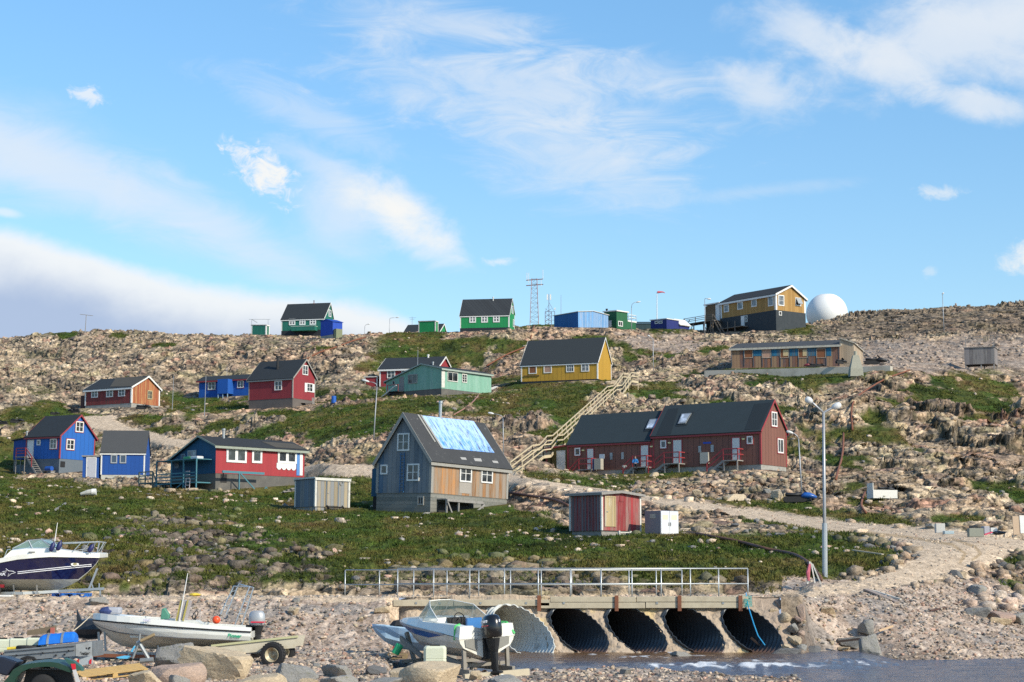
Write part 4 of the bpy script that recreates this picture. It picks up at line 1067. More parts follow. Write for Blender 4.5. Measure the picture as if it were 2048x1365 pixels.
for q in ((1475, 512, 1530, 535), (1585, 520, 1655, 548), (1735, 540, 1790, 562)):
 roofquad(g, ro, 'bare_patch', 1, [(q[0], q[1]), (q[2] - 10, q[1] + 3), (q[2], q[3]), (q[0] + 12, q[3] - 4)], paint('bare_patch_grey', (.33, .32, .30)), .012)
chimney(g, ro, 1312, 190, 52, .12, GALV, seg=1)
window(g, r, 'A', 965, 315, 1063, 460, 2, 2); window(g, r, 'A', 827, 573, 883, 653, 1, 1); window(g, r, 'A', 1043, 565, 1143, 706, 2, 2)
window(g, r, 'B', 1470, 572, 1566, 716, 2, 2); window(g, r, 'B', 1645, 588, 1738, 724, 2, 2)
panel(g, r, 'grey_board', 'B', 1470, 718, 1562, 808, paint('pale_bare_board', (.33, .30, .26)), .004, .02)
window(g, r, 'A', 1128, 830, 1180, 905, 2, 1, fm=paint('worn_grey_trim', ()), gm=BLACK, label='broken cellar window')
l = rect(g, 'A', 990, 475, 1020, 800)
mb = MB()
for s in (l[0], l[1]): mb.box(s - .025, -.11, l[2], s + .025, -.05, l[3])
for k in range(11): z = l[2] + (l[3] - l[2]) * (k + .5) / 11; mb.box(l[0], -.1, z - .02, l[1], -.06, z + .02)
mb.build('wall_ladder', paint('blue_ladder', (.03, .12, .25)), r)
s0, s1, z0, z1 = rect(g, 'A', 716, 588, 780, 830)
mb = MB(); mb.prism([(s0, .5, z0), (-g['LA'] - .02, .5, z0), (-g['LA'] - .02, .5, z1 + .1), (s0, .5, z1 - .15)], (0, 3, 0)); mb.build('side_annex', boards('teal_blue_boards', (.02, .10, .18), .2, var=.15), r)
mb = MB(); mb.box(s0 + .1, .6, -1.5, -g['LA'], 3.4, z0 - .004); mb.build('annex_base', BLACK, r)
s0, s1, z0, z1 = rect(g, 'B', 1285, 866, 1588, 890)
mb = MB(); mb.box(.9, s0, z0 + .05, 1.0, s1, z1); mb.box(.02, s0, z1 - .05, .88, s1, z1 + .03)
for s in (s0 + .06, s0 + (s1 - s0) * .33, s1 - .06): mb.box(.82, s - .06, -1.2, .94, s + .06, z1)
mb.beam((1.04, s0 + (s1 - s0) * .3, -.9), (1.04, s1, z0), .06, .12); mb.beam((1.04, s0, z0), (1.04, s0 + (s1 - s0) * .25, -.8), .06, .12)
mb.build('landing', GREYW, r)
mb = MB(); mb.box(.006, s0 + .1, -.9, .05, s1 - .1, z0); mb.build('cellar_opening', BLACK, r)
g, r = start('grey_shed', 'plank_shed', 'small grey plank shed with pale frame and door steps left of the big worn house', 'shed')
body(g, r, boards('grey_blue_planks', (.13, .165, .20), .28, var=.2, worn=(.22, .22, .21), worn_amt=.6, line=.5), wallB=boards('tan_grey_planks', (.36, .29, .18), .30, var=.3, alt=(.22, .24, .26), alt_p=.4, worn=(.28, .27, .25), worn_amt=.5, line=.5))
plinth(g, r, boards('tan_grey_planks', ()), inset=.08); roof(g, r, ROOFG, .06, .06, .07); trims(g, r, TRIMO, w=.12, cw=.12, o_end=.06, o_eave=.06)
door(g, r, 'B', 375, 700, 480, 910, dm=boards('tan_grey_planks', ()), fm=boards('grey_blue_planks', ()), handle=True)
q = rect(g, 'B', 490, 712, 512, 738)
mb = MB(); cyy, czz = (q[0] + q[1]) / 2, (q[2] + q[3]) / 2
mb.tube([(.03, cyy + .15 * math.cos(t), czz + .15 * math.sin(t)) for t in [2 * math.pi * k / 14 for k in range(15)]], .02, 5, caps=False); mb.build('wall_ring', STEEL, r)
s0, s1, z0, z1 = rect(g, 'B', 375, 900, 500, 965)
mb = MB()
for k in range(3): mb.box(.1 + .22 * k, s0, z1 - .2 - .2 * k, .4 + .22 * k, s1, z1 - .15 - .2 * k)
for s in (s0, s1): mb.beam((.1, s, z1 - .1), (.9, s, z1 - .75), .05, .16)
mb.build('door_steps', BLACK, r)
g, r = start('red_shed', 'red_shed', 'flaking red plank shed with pale yellow door and flat grey roof', 'shed')
body(g, r, boards('flaking_red_boards', (.30, .032, .035), .23, var=.3, worn=(.30, .20, .17), worn_amt=.62, line=.5, linew=.1), wallB=boards('flaking_red_boards_side', (.25, .03, .035), .30, var=.3, worn=(.17, .155, .155), worn_amt=.95, line=.4, linew=.16) if False else None)
plinth(g, r, GREYW, inset=.1, top=g['wb'] - .02); roof(g, r, GREYW, .22, .2, .16); trims(g, r, TRIMO, verge=False, fascia=False, cw=.1)
door(g, r, 'B', 742, 222, 890, 640, dm=boards('yellow_door_boards', (.42, .32, .17), .17, var=.25, worn=(.55, .52, .46), worn_amt=.6, line=.4), fm=boards('yellow_door_boards', ()))
panel(g, r, 'wall_patch', 'B', 948, 222, 1008, 300, boards('flaking_red_boards', ()), .004, .03)
a = rect(g, 'A', 300, 240, 690, 700)
mb = MB()
for k in range(9):
 s = a[0] + (a[1] - a[0]) * (k + .5) / 9.2
 mb.box(s - .09, -.022, a[2], s + .06, -.004, a[3] + .1)
mb.build('bleached_boards', boards('bleached_grey_boards', (.15, .12, .125), .2, var=.3, worn=(.24, .06, .06), worn_amt=.35), r)
s0, s1, z0, z1 = rect(g, 'B', 845, 700, 1000, 785)
mb = MB()
for s in (s0, s1): mb.box(.5, s - .05, z0 - .5, .62, s + .05, z1)
mb.box(.45, s0, z1 - .12, .66, s1, z1 - .06); mb.box(.45, s0, z1 - .32, .66, s1, z1 - .27)
mb.build('door_step', TRIMO, r)
g, r = start('row', 'row_house', 'long dark red row house with steep roof, skylights, white doors and red porches', 'house')
RB = boards('brick_red_boards', (.20, .085, .06), .57, var=.06, line=.75, linew=.07)
body(g, r, RB); LAr = g['LA']
s_l = rect(g, 'A', 690, 800, 700, 1000, 'N1')[0]; s_a = rect(g, 'A', 467, 800, 480, 1000, 'N1')[0]
dz = .42; p2 = [(q[0], q[1] - dz) for q in g['prof']]
zl = g['zl']
body(g, r, RB, name='wing_wall', s0=s_l, s1=-LAr - .004, prof=p2)
RR = roofmat('blue_black_roof', (.022, .036, .043), var=.2); RR2 = roofmat('blue_black_roof_strip', (.012, .021, .027), var=.1)
ro = roof(g, r, RR, .15, .22); ro2 = roof(g, r, RR, .0, .22, s0=s_l - .1, s1=-LAr - .17, prof=p2, name='wing_roof')
trims(g, r, RED_T, w=.16, o_end=.15, o_eave=.22, cw=.12); trims(g, r, RED_T, w=.14, o_end=0.0, o_eave=.22, s0=s_l - .06, s1=-LAr - .2, prof=p2, cw=.12, verge=False, name='wing_trim')
mb = MB(); mb.box(s_a + .1, .05, -2.5, -.04, g['LB'] - .05, g['wb'] - .004); mb.build('foundation', CONC, r)
roofquad(g, ro, 'roof_strip', 0, [(1160, 180), (1318, 165), (1205, 412), (1068, 420)], RR2, .012); roofquad(g, ro, 'roof_strip', 0, [(358, 225), (452, 218), (380, 460), (245, 468)], RR2, .012)
def skylight(ro, zone, pts, lift=.0, drop=0.0):
 pl = roofplane(g, 0); pl = (pl[0] - Vector((0, 0, drop)), pl[1])
 q = [hit(g, P(zone, *p), pl) for p in pts]
 c = sum(q, Vector()) / 4
 mb = MB(); mb.prism([c + (p - c) * 1.45 + pl[1] * .004 for p in q], pl[1] * .02); mb.build('flashing', RR2, ro)
 mb = MB(); mb.prism([c + (p - c) * 1.08 + pl[1] * .03 for p in q], pl[1] * .09); s = mb.build('skylight', STEEL, ro)
 mb = MB(); mb.prism([c + (p - c) * .86 + pl[1] * .122 for p in q], pl[1] * .01); mb.build('pane', glassmat('skylight_glass', (.32, .36, .42), .15), s)
skylight(ro, 'N2', [(488, 280), (570, 274), (520, 362), (452, 368)])
skylight(ro2, 'N1', [(1520, 562), (1608, 556), (1555, 648), (1478, 655)], drop=dz)
for q in ((285, 518, 340, 592), (1090, 478, 1145, 552)): window(g, r, 'A', *q, 1, 1, cas_m=RED_T)
window(g, r, 'A', 757, 840, 815, 920, 1, 1, zone='N1', cas_m=RED_T)
window(g, r, 'B', 1313, 252, 1365, 390, 2, 2, cas_m=RED_T); window(g, r, 'B', 1370, 502, 1424, 637, 2, 1, cas_m=RED_T)
WD = paint('white_door', (.62, .62, .58), .55)
for q in ((640, 570, 665, 630), (755, 560, 782, 625)): panel(g, r, 'wall_vent', 'A', *q, STEEL, .004, .08)
for q in ((1115, 890, 1140, 960), (1230, 885, 1254, 955)): panel(g, r, 'wall_vent', 'A', *q, STEEL, .004, .08, zone='N1')
panel(g, r, 'meter_box', 'A', 662, 630, 738, 735, paint('beige_box', (.42, .39, .33), .5), .004, .22)
panel(g, r, 'name_sign', 'A', 680, 532, 756, 549, paint('blue_sign', (.01, .06, .38)), .004, .02, label='small blue sign')
for z, q in (('N2', (358, 535, 380, 548)), ('N2', (1047, 498, 1070, 512)), ('N1', (832, 858, 855, 872)), ('N1', (1522, 820, 1547, 835))): panel(g, r, 'door_lamp', 'A', *q, paint('cream_lamp', (.7, .62, .30)), .004, .12, zone=z)
def porch(zone, x0, y0, x1, y1, wide=.25, depth=1.15, fall=1.6, steps=5):
 door(g, r, 'A', x0, y0, x1, y1, dm=WD, fm=RED_T, zone=zone)
 d0, d1, z0, _ = rect(g, 'A', x0, y0, x1, y1, zone)
 zg = zl * min(1, -d0 / LAr) - .35
 a, b = d0 - wide, d1 + wide
 mb = MB(); mb.box(a, -depth, z0 - .1, b, -.05, z0 - .01)
 for x in (a + .06, b - .06): mb.box(x - .05, -depth + .02, zg - .6, x + .05, -depth + .12, z0 - .1)
 stairs(mb, (a, -depth / 2, z0 - .05), (a - fall, -depth / 2, zg), depth * .85, steps, (0, 1, 0))
 po = mb.build('porch', GREYW, r)
 rb = MB(); y = -depth + .06
 rail(rb, [(a, y, z0), (b, y, z0)], h=.95, post=.08, rails=(.48, .95))
 for hgt in (.5, .95): rb.beam((a, y, z0 + hgt), (a - fall, y, zg + hgt), .05, .1)
 rb.box(a - fall - .04, y - .04, zg - .3, a - fall + .04, y + .04, zg + .97)
 for hgt in (.48, .95): rb.beam((b, y, z0 + hgt), (b, -.06, z0 + hgt), .05, .09)
 rb.build('railing', RED_T, po)
porch('N2', 396, 505, 490, 735); porch('N2', 945, 485, 1032, 705)
porch('N1', 876, 840, 955, 1060, fall=1.0, steps=4, depth=1.0); porch('N1', 1418, 805, 1510, 1035, fall=1.0, steps=4, depth=1.0)
s0, s1, z0, z1 = rect(g, 'A', 467, 850, 690, 1120, 'N1')
za_, zb2 = hit(g, P('N1', 470, 858), 'A').z, hit(g, P('N1', 688, 822), 'A').z
mb = MB(); mb.prism([(s_a, 0.02, z0), (s_l - .004, 0.02, z0), (s_l - .004, 0.02, zb2), (s_a, 0.02, za_)], (0, g['LB'] - .3, 0)); mb.build('end_shed', boards('olive_boards', (.115, .09, .022), .57, var=.06, line=.6, linew=.06), r)
mb = MB(); mb.prism([(s_a - .1, -.12, za_ + .004), (s_l - .12, -.12, zb2 + .004), (s_l - .12, -.12, zb2 + .13), (s_a - .1, -.12, za_ + .13)], (0, g['LB'] - .1, 0)); mb.build('end_shed_roof', RED_T, r)
door(g, r, 'A', 575, 868, 662, 1110, dm=WD, fm=TRIMO, zone='N1')
mb = MB(); mb.box(s_a - .02, -.03, z0, s_a + .1, .0, za_ - .01); mb.build('end_shed_trim', RED_T, r); mb = MB(); mb.box(s_l - .12, -.03, z0, s_l - .01, .0, zb2 - .03); mb.build('end_shed_trim', RED_T, r)
g, r = start('blue_low', 'low_house', 'low blue house with dark flat-pitched roof partly behind the dark red house', 'house')
BL2 = boards('strong_blue_boards', (.008, .095, .40), .3, var=.08, line=.4, linew=.07)
body(g, r, BL2); plinth(g, r, CONC); ro = roof(g, r, ROOFD, .3, .35, .12); trims(g, r, RED_T, w=.12, verge=False, o_end=.3, o_eave=.35, corners=False)
window(g, r, 'A', 1665, 738, 1725, 800, 2, 2, cas_m=RED_T); window(g, r, 'A', 1900, 727, 1950, 785, 2, 2, cas_m=RED_T)
s0, s1, z0, z1 = rect(g, 'A', 1786, 722, 1868, 838)
mb = MB(); mb.box(s0, -1.5, z0, s1, -.01, z1); mb.build('entrance_porch', BL2, r)
mb = MB()
for x in (s0 + .08, (s0 + s1) / 2, s1 - .08): mb.box(x - .05, -1.45, -1, x + .05, -1.35, z0)
mb.build('porch_post', paint('pale_blue_post', (.3, .42, .5)), r)
g, r = start('dark_red', 'steep_house', 'dark red house with steep roof, tall stove pipe and bare concrete base', 'house')
body(g, r, boards('dark_red_boards', (.26, .028, .036), .2, var=.08, line=.3)); plinth(g, r, paint('brown_grey_base', (.115, .10, .09), .9, var=.25, scale=1.5)); ro = roof(g, r, ROOFD); trims(g, r, paint('worn_grey_trim', ()), w=.16, cw=.1)
window(g, r, 'A', 398, 728, 456, 804, 2, 2); window(g, r, 'B', 618, 603, 662, 682, 2, 2); window(g, r, 'B', 652, 748, 700, 818, 2, 2);
q = rect(g, 'B', 637, 745, 652, 818); panel(g, r, 'shutter', 'B', 0, 0, 0, 0, TRIMW, .004, .05, r=q); q = rect(g, 'B', 700, 755, 714, 822); panel(g, r, 'shutter', 'B', 0, 0, 0, 0, TRIMW, .004, .05, r=q)
chimney(g, ro, 420, 632, 532, .17, BLACK)
g, r = start('mint', 'mint_house', 'pale mint green house with saltbox roof and red steps at its door', 'house')
MINT = boards('mint_boards', (.20, .40, .30), .28, var=.07, worn=(.27, .45, .36), worn_amt=.4, line=.25, linew=.06)
body(g, r, MINT); plinth(g, r, CONCD); roof(g, r, ROOFB, .25, .2, .12); trims(g, r, paint('grey_mint_trim', (.30, .36, .31), .7, dirt=(.2, .2, .16)), w=.15, corners=False)
OLDW = paint('worn_grey_trim', ())
window(g, r, 'A', 705, 432, 840, 568, 2, 2, fm=OLDW); window(g, r, 'A', 480, 530, 512, 585, 1, 1, fm=OLDW, gm=BLACK)
window(g, r, 'B', 1275, 398, 1428, 540, 2, 1, fm=TRIMO, gm=glassmat('dark_glass', (.012, .014, .016))); window(g, r, 'B', 1488, 428, 1562, 555, 2, 3, fm=TRIMO)
door(g, r, 'A', 580, 468, 645, 680, dm=GREYW, fm=GREYW)
q = rect(g, 'B', 1192, 370, 1240, 625); panel(g, r, 'pale_corner_board', 'B', 0, 0, 0, 0, TRIMO, .004, .03, r=q)
s0, s1, z0, z1 = rect(g, 'A', 545, 690, 650, 790)
mb = MB(); mb.box(s0 - .6, -1.3, z1 - .1, s1, -.05, z1); stairs(mb, (s0 - .6, -.7, z1), (s0 - 2.0, -.7, z0 + .1), 1.0, 5, (0, 1, 0));
po = mb.build('door_steps', BLACK, r); rb = MB(); rail(rb, [(s0 - .6, -1.25, z1), (s1, -1.25, z1)], rails=(.9,), h=.9); rb.build('railing', RED_T, po)
mb = MB(); mb.beam((s0 - 2.2, -1.4, z0 - .1), (s1 - .2, -1.4, z1 + .75), .1, .16); mb.build('leaning_board', TRIMO, po)
g, r = start('red_behind', 'long_house', 'red house with white window frames and dark roof, half behind the mint house', 'house')
body(g, r, boards('warm_red_boards', (.30, .030, .036), .2, var=.08, line=.3)); plinth(g, r, paint('beige_base', (.34, .27, .2), .9)); ro = roof(g, r, ROOFD); trims(g, r, TRIMW, w=.22, cw=.18)
window(g, r, 'A', 398, 372, 515, 490, 2, 2); window(g, r, 'A', 608, 362, 700, 480, 2, 2)
chimney(g, ro, 998, 185, 148, .14, TRIMW); chimney(g, ro, 1068, 292, 255, .12, STEEL)
s0, s1, z0, z1 = rect(g, 'A', 60, 462, 258, 662)
mb = MB(); mb.box(s0, .3, z0 - .9, s1 - .1, 2.8, z1 - .12); mb.build('entry_shed', boards('warm_red_boards', ()), r)
mb = MB(); mb.box(s0 - .12, .15, z1 - .11, s1, 2.9, z1 + .02); mb.box(s0 - .02, .24, z0, s0 + .14, .296, z1 - .13); mb.box(s1 - .26, .24, z0, s1 - .1, .296, z1 - .13); mb.build('entry_trim', TRIMO, r)
g, r = start('yellow', 'yellow_house', 'yellow ochre house with steep dark roof and two boarded windows above the long stairs', 'house')
body(g, r, boards('ochre_boards', (.46, .265, .028), .60, var=.05, line=.8, linew=.075)); plinth(g, r, DARKB, inset=.02); roof(g, r, roofmat('slate_roof', (.026, .033, .037), var=.06), .12, .15); trims(g, r, TRIMW, w=.15, cw=.13, o_end=.12, o_eave=.15)
PLY = paint('brown_plywood', (.20, .075, .03), .8, var=.3, scale=3); PLY2 = paint('pink_plywood', (.40, .24, .17), .8, var=.25, scale=3)
window(g, r, 'A', 630, 803, 694, 873, 1, 1, gm=PLY, label='window boarded with brown plywood'); window(g, r, 'A', 750, 797, 814, 867, 1, 1, gm=PLY2, label='window boarded with pale plywood')
window(g, r, 'A', 930, 790, 993, 859, 3, 2); window(g, r, 'A', 1050, 784, 1114, 855, 2, 2, gm=GLASSC)
panel(g, r, 'ledge', 'A', 592, 884, 716, 892, paint('dark_ochre', (.14, .085, .02)), .004, .12)
g, r = start('barrack', 'barrack', 'long low barrack with alternating blue and brown boarded panels on a concrete wall', 'barrack')
PATCH = boards('brown_patch_boards', (.22, .095, .05), .42, var=.3, alt=(.30, .19, .11), alt_p=.35, worn=(.12, .09, .09), worn_amt=.4, line=.6, linew=.12)
body(g, r, PATCH); plinth(g, r, GREYW, inset=.02); roof(g, r, roofmat('barrack_roof', (.055, .055, .055), spec=(.14, .13, .11)), .25, .3, .12); trims(g, r, paint('stained_pale_trim', (.42, .40, .34), .8, dirt=(.2, .18, .14), dirt_amt=.7), w=.22, corners=False, o_end=.25, o_eave=.3)
TB = boards('teal_blue_panel', (.012, .13, .235), .42, var=.15, worn=(.10, .12, .13), worn_amt=.3, line=.45, linew=.1)
for x0, x1 in ((585, 594), (666, 733), (812, 878), (958, 1022), (1100, 1168), (1248, 1290)):
 panel(g, r, 'blue_panel', 'A', x0, 620, x1, 690, TB, .004, .03)
for x0, x1, m in ((594, 662, PLY), (735, 808, PLY2), (880, 950, PLY), (1027, 1098, PLY), (1172, 1246, PLY)):
 window(g, r, 'A', x0, 632, x1, 706, 1, 1, fm=paint('stained_pale_trim', ()), gm=m, casing=.05, label='window boarded with brown planks')
for x0, x1 in ((905, 948), (1062, 1096)): panel(g, r, 'pale_shutter', 'A', x0, 640, x1, 690, paint('cream_board', (.5, .38, .2)), .032, .06)
for x in (492, 590, 664, 735, 810, 880, 955, 1025, 1100, 1170, 1247, 1350): panel(g, r, 'batten', 'A', x, 615, x + 5, 775, paint('slate_blue_batten', (.05, .075, .10)), .031, .06)
zt_ = g['prof'][2][1]
mb = MB(); mb.prism([(.03, .6, -.8), (.03, .6, zt_ - .25), (1.9, .6, zt_ - .95), (1.9, .6, -.8)], (0, g['LB'] - 1.2, 0)); mb.build('end_lean_to', boards('tan_boards', (.42, .33, .23), .35, var=.2, line=.4), r)
mb = MB(); mb.prism([(.03, .4, zt_ - .24), (.03, .4, zt_ - .12), (2.1, .4, zt_ - .88), (2.1, .4, zt_ - 1.0)], (0, g['LB'] - .8, 0)); mb.build('lean_to_roof', paint('stained_pale_trim', ()), r)
g, r = start('lookout', 'two_storey_house', 'two-storey building, ochre above and black below, on the crest by the white dome', 'house')
OC = boards('ochre_brown_boards', (.36, .20, .052), .22, var=.12, alt=(.42, .25, .08), alt_p=.3, line=.3, linew=.08)
body(g, r, OC); fb_ = MB(); fb_.box(-g['LA'] - .01, -.01, -2.5, .01, g['LB'] + .01, g['wb'] - .004); fb_.build('lower_storey', paint('blue_black_render', (.022, .03, .036), .75, var=.2, scale=2, dirt=(.05, .055, .06)), r)
roof(g, r, ROOFB, .3, .3, .16); trims(g, r, TRIMW, w=.3, cw=.3, o_end=.3, o_eave=.3)
for q in ((592, 375, 668, 492), (797, 335, 880, 452), (1010, 288, 1090, 410), (1262, 240, 1345, 400)): window(g, r, 'A', *q, 1, 1, casing=.16, gm=GLASSC)
window(g, r, 'B', 1412, 232, 1502, 395, 1, 2, casing=.16, gm=GLASSC); w_ = window(g, r, 'B', 1672, 272, 1758, 398, 1, 1, casing=.16)
s0, s1, z0, z1 = rect(g, 'B', 1672, 272, 1758, 398)
mb = MB(); mb.prism([(.08, s0 + .12, z1 - .1), (.08, s1 - .12, z1 - .1), (.62, s1 - .12, z0 + .3), (.62, s0 + .12, z0 + .3)], (.03, 0, .04)); mb.build('open_sash', STEEL, w_)
window(g, r, 'B', 1422, 480, 1465, 542, 1, 1, casing=.1, gm=BLACK); door(g, r, 'A', 852, 548, 905, 712, dm=TRIMW, fm=TRIMW); window(g, r, 'A', 915, 540, 948, 642, 1, 2, casing=.06)
s0 = rect(g, 'A', 300, 450, 545, 640)
mb = MB(); mb.prism([(s0[0], .15, s0[2] + .0), (-g['LA'] - .02, .15, s0[2]), (-g['LA'] - .02, .15, g['ev'] + .05), (s0[0], .15, g['ev'] - .1)], (0, 4.2, 0)); mb.build('end_wing', boards('brown_boards', (.17, .105, .05), .18, var=.15, line=.5, horiz=True), r)
mb = MB(); mb.box(s0[0] - .2, -.1, g['ev'] + .06, -g['LA'] - .32, 4.5, g['ev'] + .26); mb.build('wing_fascia', TRIMW, r)
mb = MB(); mb.box(s0[0] + .1, .2, -2.5, -g['LA'] - .03, 4, s0[2] - .01); mb.build('wing_base', BLACK, r)
door(g, r, 'A', 460, 400, 522, 520, dm=TRIMW, fm=TRIMW, off=-.1, label='white entrance door of the end wing', r=(lambda q: (q[0], q[1], s0[2] + .1, g['ev'] - .1))(rect(g, 'A', 460, 400, 522, 520)))
mb = MB(); dk = s0[2] - .05
mb.box(s0[0] - 3, -2.3, dk - .12, -g['LA'] + .4, -.05, dk)
for x in (s0[0] - 2.9, s0[0] - .5, s0[0] + 2, -g['LA'] - .2, -g['LA'] + .3): mb.box(x - .07, -2.25, -2.3, x + .07, -2.1, dk)
for x in (s0[0] - 2.9, s0[0] + 2): mb.beam((x, -2.2, dk - .3), (x + 2.2, -2.2, -1.2), .08, .1); mb.beam((x + 2.2, -2.24, dk - .3), (x, -2.24, -1.2), .08, .1)
rail(mb, [(s0[0] - 3, -2.25, dk), (s0[0], -2.25, dk), (s0[0] + 2.5, -2.25, dk), (-g['LA'] + .3, -2.25, dk)], rails=(.35, .65, .95), post=.09)
stairs(mb, (-g['LA'] + .4, -1.6, dk), (-g['LA'] + 3.4, -1.6, -.8), 1.1, 10, (0, 1, 0)); mb.beam((-g['LA'] + .4, -2.15, dk + .95), (-g['LA'] + 3.4, -2.15, .15), .07, .1)
stairs(mb, (s0[0] - 3, -1.4, dk), (s0[0] - 6.5, -1.4, -1.1), 1.3, 11, (0, 1, 0)); mb.beam((s0[0] - 3, -2.0, dk + .95), (s0[0] - 6.5, -2.0, -.1), .07, .1); mb.beam((s0[0] - 3, -.8, dk + .95), (s0[0] - 6.5, -.8, -.1), .07, .1)
mb.build('entrance_deck', paint('brown_grey_timber', (.15, .125, .10), .85, var=.25), r)
q = rect(g, 'A', 600, 700, 960, 760)
mb = MB(); mb.box(q[0], -1.6, q[2] + .2, q[1], -.05, q[2] + .32)
for x in (q[0] + .6, q[0] + 2.4, q[0] + 4.2): mb.box(x - .06, -1.6, -1.2, x + .06, -1.48, q[2] + 1.3)
mb.build('boardwalk', paint('brown_grey_timber', ()), r)
g, r = start('green_left', 'green_house', 'dark teal green house with three white windows beside the blue shed on the crest', 'house')
TG = boards('teal_green_boards', (.010, .145, .105), .24, var=.08, line=.35)
body(g, r, TG); plinth(g, r, DARKB, inset=.0); ro = roof(g, r, ROOFD, .12, .15); trims(g, r, TRIMW, w=.16, cw=.16, o_end=.12, o_eave=.15)
for q in ((838, 493, 944, 605), (1015, 490, 1118, 602), (1190, 487, 1298, 598)): window(g, r, 'A', *q, 2, 2, casing=.2, bar=.14)
window(g, r, 'B', 1510, 342, 1552, 462, 1, 2, gm=GLASSC)
q = rect(g, 'A', 920, 632, 1322, 712)
mb = MB(); mb.box(q[0], -1.4, q[2], q[1], -.02, q[3] - .12); mb.build('balcony', TG, r)
mb = MB(); mb.box(q[0] - .05, -1.45, q[3] - .118, q[1] + .05, -.02, q[3]); mb.build('balcony_rail', paint('pale_green_rail', (.3, .42, .36)), r)
chimney(g, ro, 1262, 240, 185, .07, RUST)
g, r = start('green_right', 'green_house', 'bright green house with three white windows and ribbed dark roof left of the lattice mast', 'house')
BG = boards('bright_green_boards', (.008, .25, .075), .55, var=.05, line=.5, linew=.06)
body(g, r, BG); plinth(g, r, DARKB, inset=.0); ro = roof(g, r, boards('ribbed_roof', (.03, .034, .037), .55, var=.15, line=.6, linew=.12), .1, .12); trims(g, r, TRIMW, w=.16, cw=.16, o_end=.1, o_eave=.12)
for q in ((155, 405, 208, 464), (250, 403, 303, 463), (345, 401, 398, 461)): window(g, r, 'A', *q, 2, 2, casing=.2, bar=.14)
window(g, r, 'B', 492, 330, 504, 392, 1, 2, gm=GLASSC); window(g, r, 'B', 503, 440, 514, 500, 1, 2, gm=GLASSC)
chimney(g, ro, 345, 285, 258, .09, TRIMO)
g, r = start('ridge_blue', 'blue_shed', 'small blue gabled shed against the teal green house on the crest', 'shed')
body(g, r, boards('ultramarine_boards', (.010, .065, .42), .3, var=.06, line=.3)); plinth(g, r, CONC); roof(g, r, paint('ultramarine_roof', (.012, .06, .36), .6), .12, .12, .1)
q = rect(g, 'B', 1590, 645, 1695, 780)
mb = MB(); mb.box(.15, q[0], -.6, .9, q[1], 1.6); o = mb.build('olive_cabinet', paint('olive_cabinet', (.17, .19, .11), .7), None, g['M']); tag(o, 'olive metal cabinet standing against the small blue shed', 'cabinet')
g, r = start('tiny_green', 'green_hut', 'little teal green hut with white corners at the left end of the crest', 'hut')
body(g, r, TG, zb=-1); roof(g, r, TRIMO, .06, .06, .08); trims(g, r, TRIMW, w=.1, cw=.2, zb=-.3, o_end=.06, o_eave=.06)
g, r = start('half_hidden', 'hidden_house', 'dark roof with a green and white gable sticking up behind the crest', 'house')
body(g, r, BG); plinth(g, r, DARKB); roof(g, r, ROOFD, .12, .15); trims(g, r, TRIMW, w=.2, cw=.16, o_end=.12, o_eave=.15)
g, r = start('green_box', 'green_hut', 'bright green box hut with pale corners in front of the dark roof', 'hut')
body(g, r, BG, zb=-.3); roof(g, r, TRIMO, .06, .06, .08); trims(g, r, TRIMO, w=.1, cw=.14, zb=0, o_end=.06, o_eave=.06)
g, r = start('blue_hall', 'blue_hall', 'low bright blue hall with a faded pale blue end wall on the crest', 'hall')
body(g, r, boards('hall_blue_boards', (.012, .115, .33), .35, var=.06, line=.3), wallB=boards('faded_blue_boards', (.14, .34, .62), .38, var=.2, alt=(.22, .36, .56), alt_p=.3, line=.3, worn=(.30, .38, .5), worn_amt=.4), zb=-1.5)
roof(g, r, TRIMO, .15, .15, .1)
g, r = start('dark_green', 'green_annex', 'dark green flat-roofed building with white balcony behind the blue hall', 'building')
DG = boards('forest_green_boards', (.014, .115, .045), .3, var=.06, line=.4)
body(g, r, DG, zb=0.2); plinth(g, r, BLACK, top=.2); roof(g, r, TRIMW, .2, .2, .2); chimney(g, r, 1185, 640, 605, .15, BLACK)
window(g, r, 'B', 1338, 770, 1400, 842, 2, 1, casing=.12); door(g, r, 'A', 1206, 762, 1250, 850, dm=TRIMW, fm=TRIMW)
q = rect(g, 'B', 1470, 765, 1585, 880)
mb = MB(); mb.box(-3.5, g['LB'] + .01, q[2], -.02, q[1], q[3] - .25); mb.build('balcony_base', DG, r)
mb = MB(); mb.box(-3.6, g['LB'] + .02, q[3] - .245, .05, q[1] + .1, q[3]); rail(mb, [(0, g['LB'] + .3, q[3]), (0, q[1], q[3])], h=1.0, rails=(.5, .95)); rail(mb, [(0, q[1], q[3]), (-3.4, q[1], q[3])], h=1.0, rails=(.5, .95)); mb.build('balcony', TRIMW, r)
g, r = start('navy', 'navy_cabin', 'navy blue cabin with white roof edge and twin windows below the windsock', 'cabin')
NV = boards('navy_boards', (.010, .022, .15), .25, var=.08, line=.3)
body(g, r, NV, zb=-1); roof(g, r, TRIMW, .15, .15, .14); window(g, r, 'A', 1640, 449, 1668, 472, 1, 1); window(g, r, 'A', 1673, 448, 1700, 471, 1, 1)
q = rect(g, 'B', 1820, 450, 1888, 520)
mb = MB(); mb.prism([(-2.2, g['LB'] + .1, -1), (0, g['LB'] + .1, -1), (0, g['LB'] + .1, 1.1), (-1.1, g['LB'] + .1, 2.0), (-2.2, g['LB'] + .1, 1.1)], (0, 2.6, 0)); mb.build('entrance', NV, r)
mb = MB()
for a, b in (((-2.5, 1.0), (-1.1, 2.15)), ((.3, 1.0), (-1.1, 2.15))): mb.beam((a[0], g['LB'] + 1.4, a[1]), (b[0], g['LB'] + 1.4, b[1]), 3.0, .14, up=(0, 0, 1))
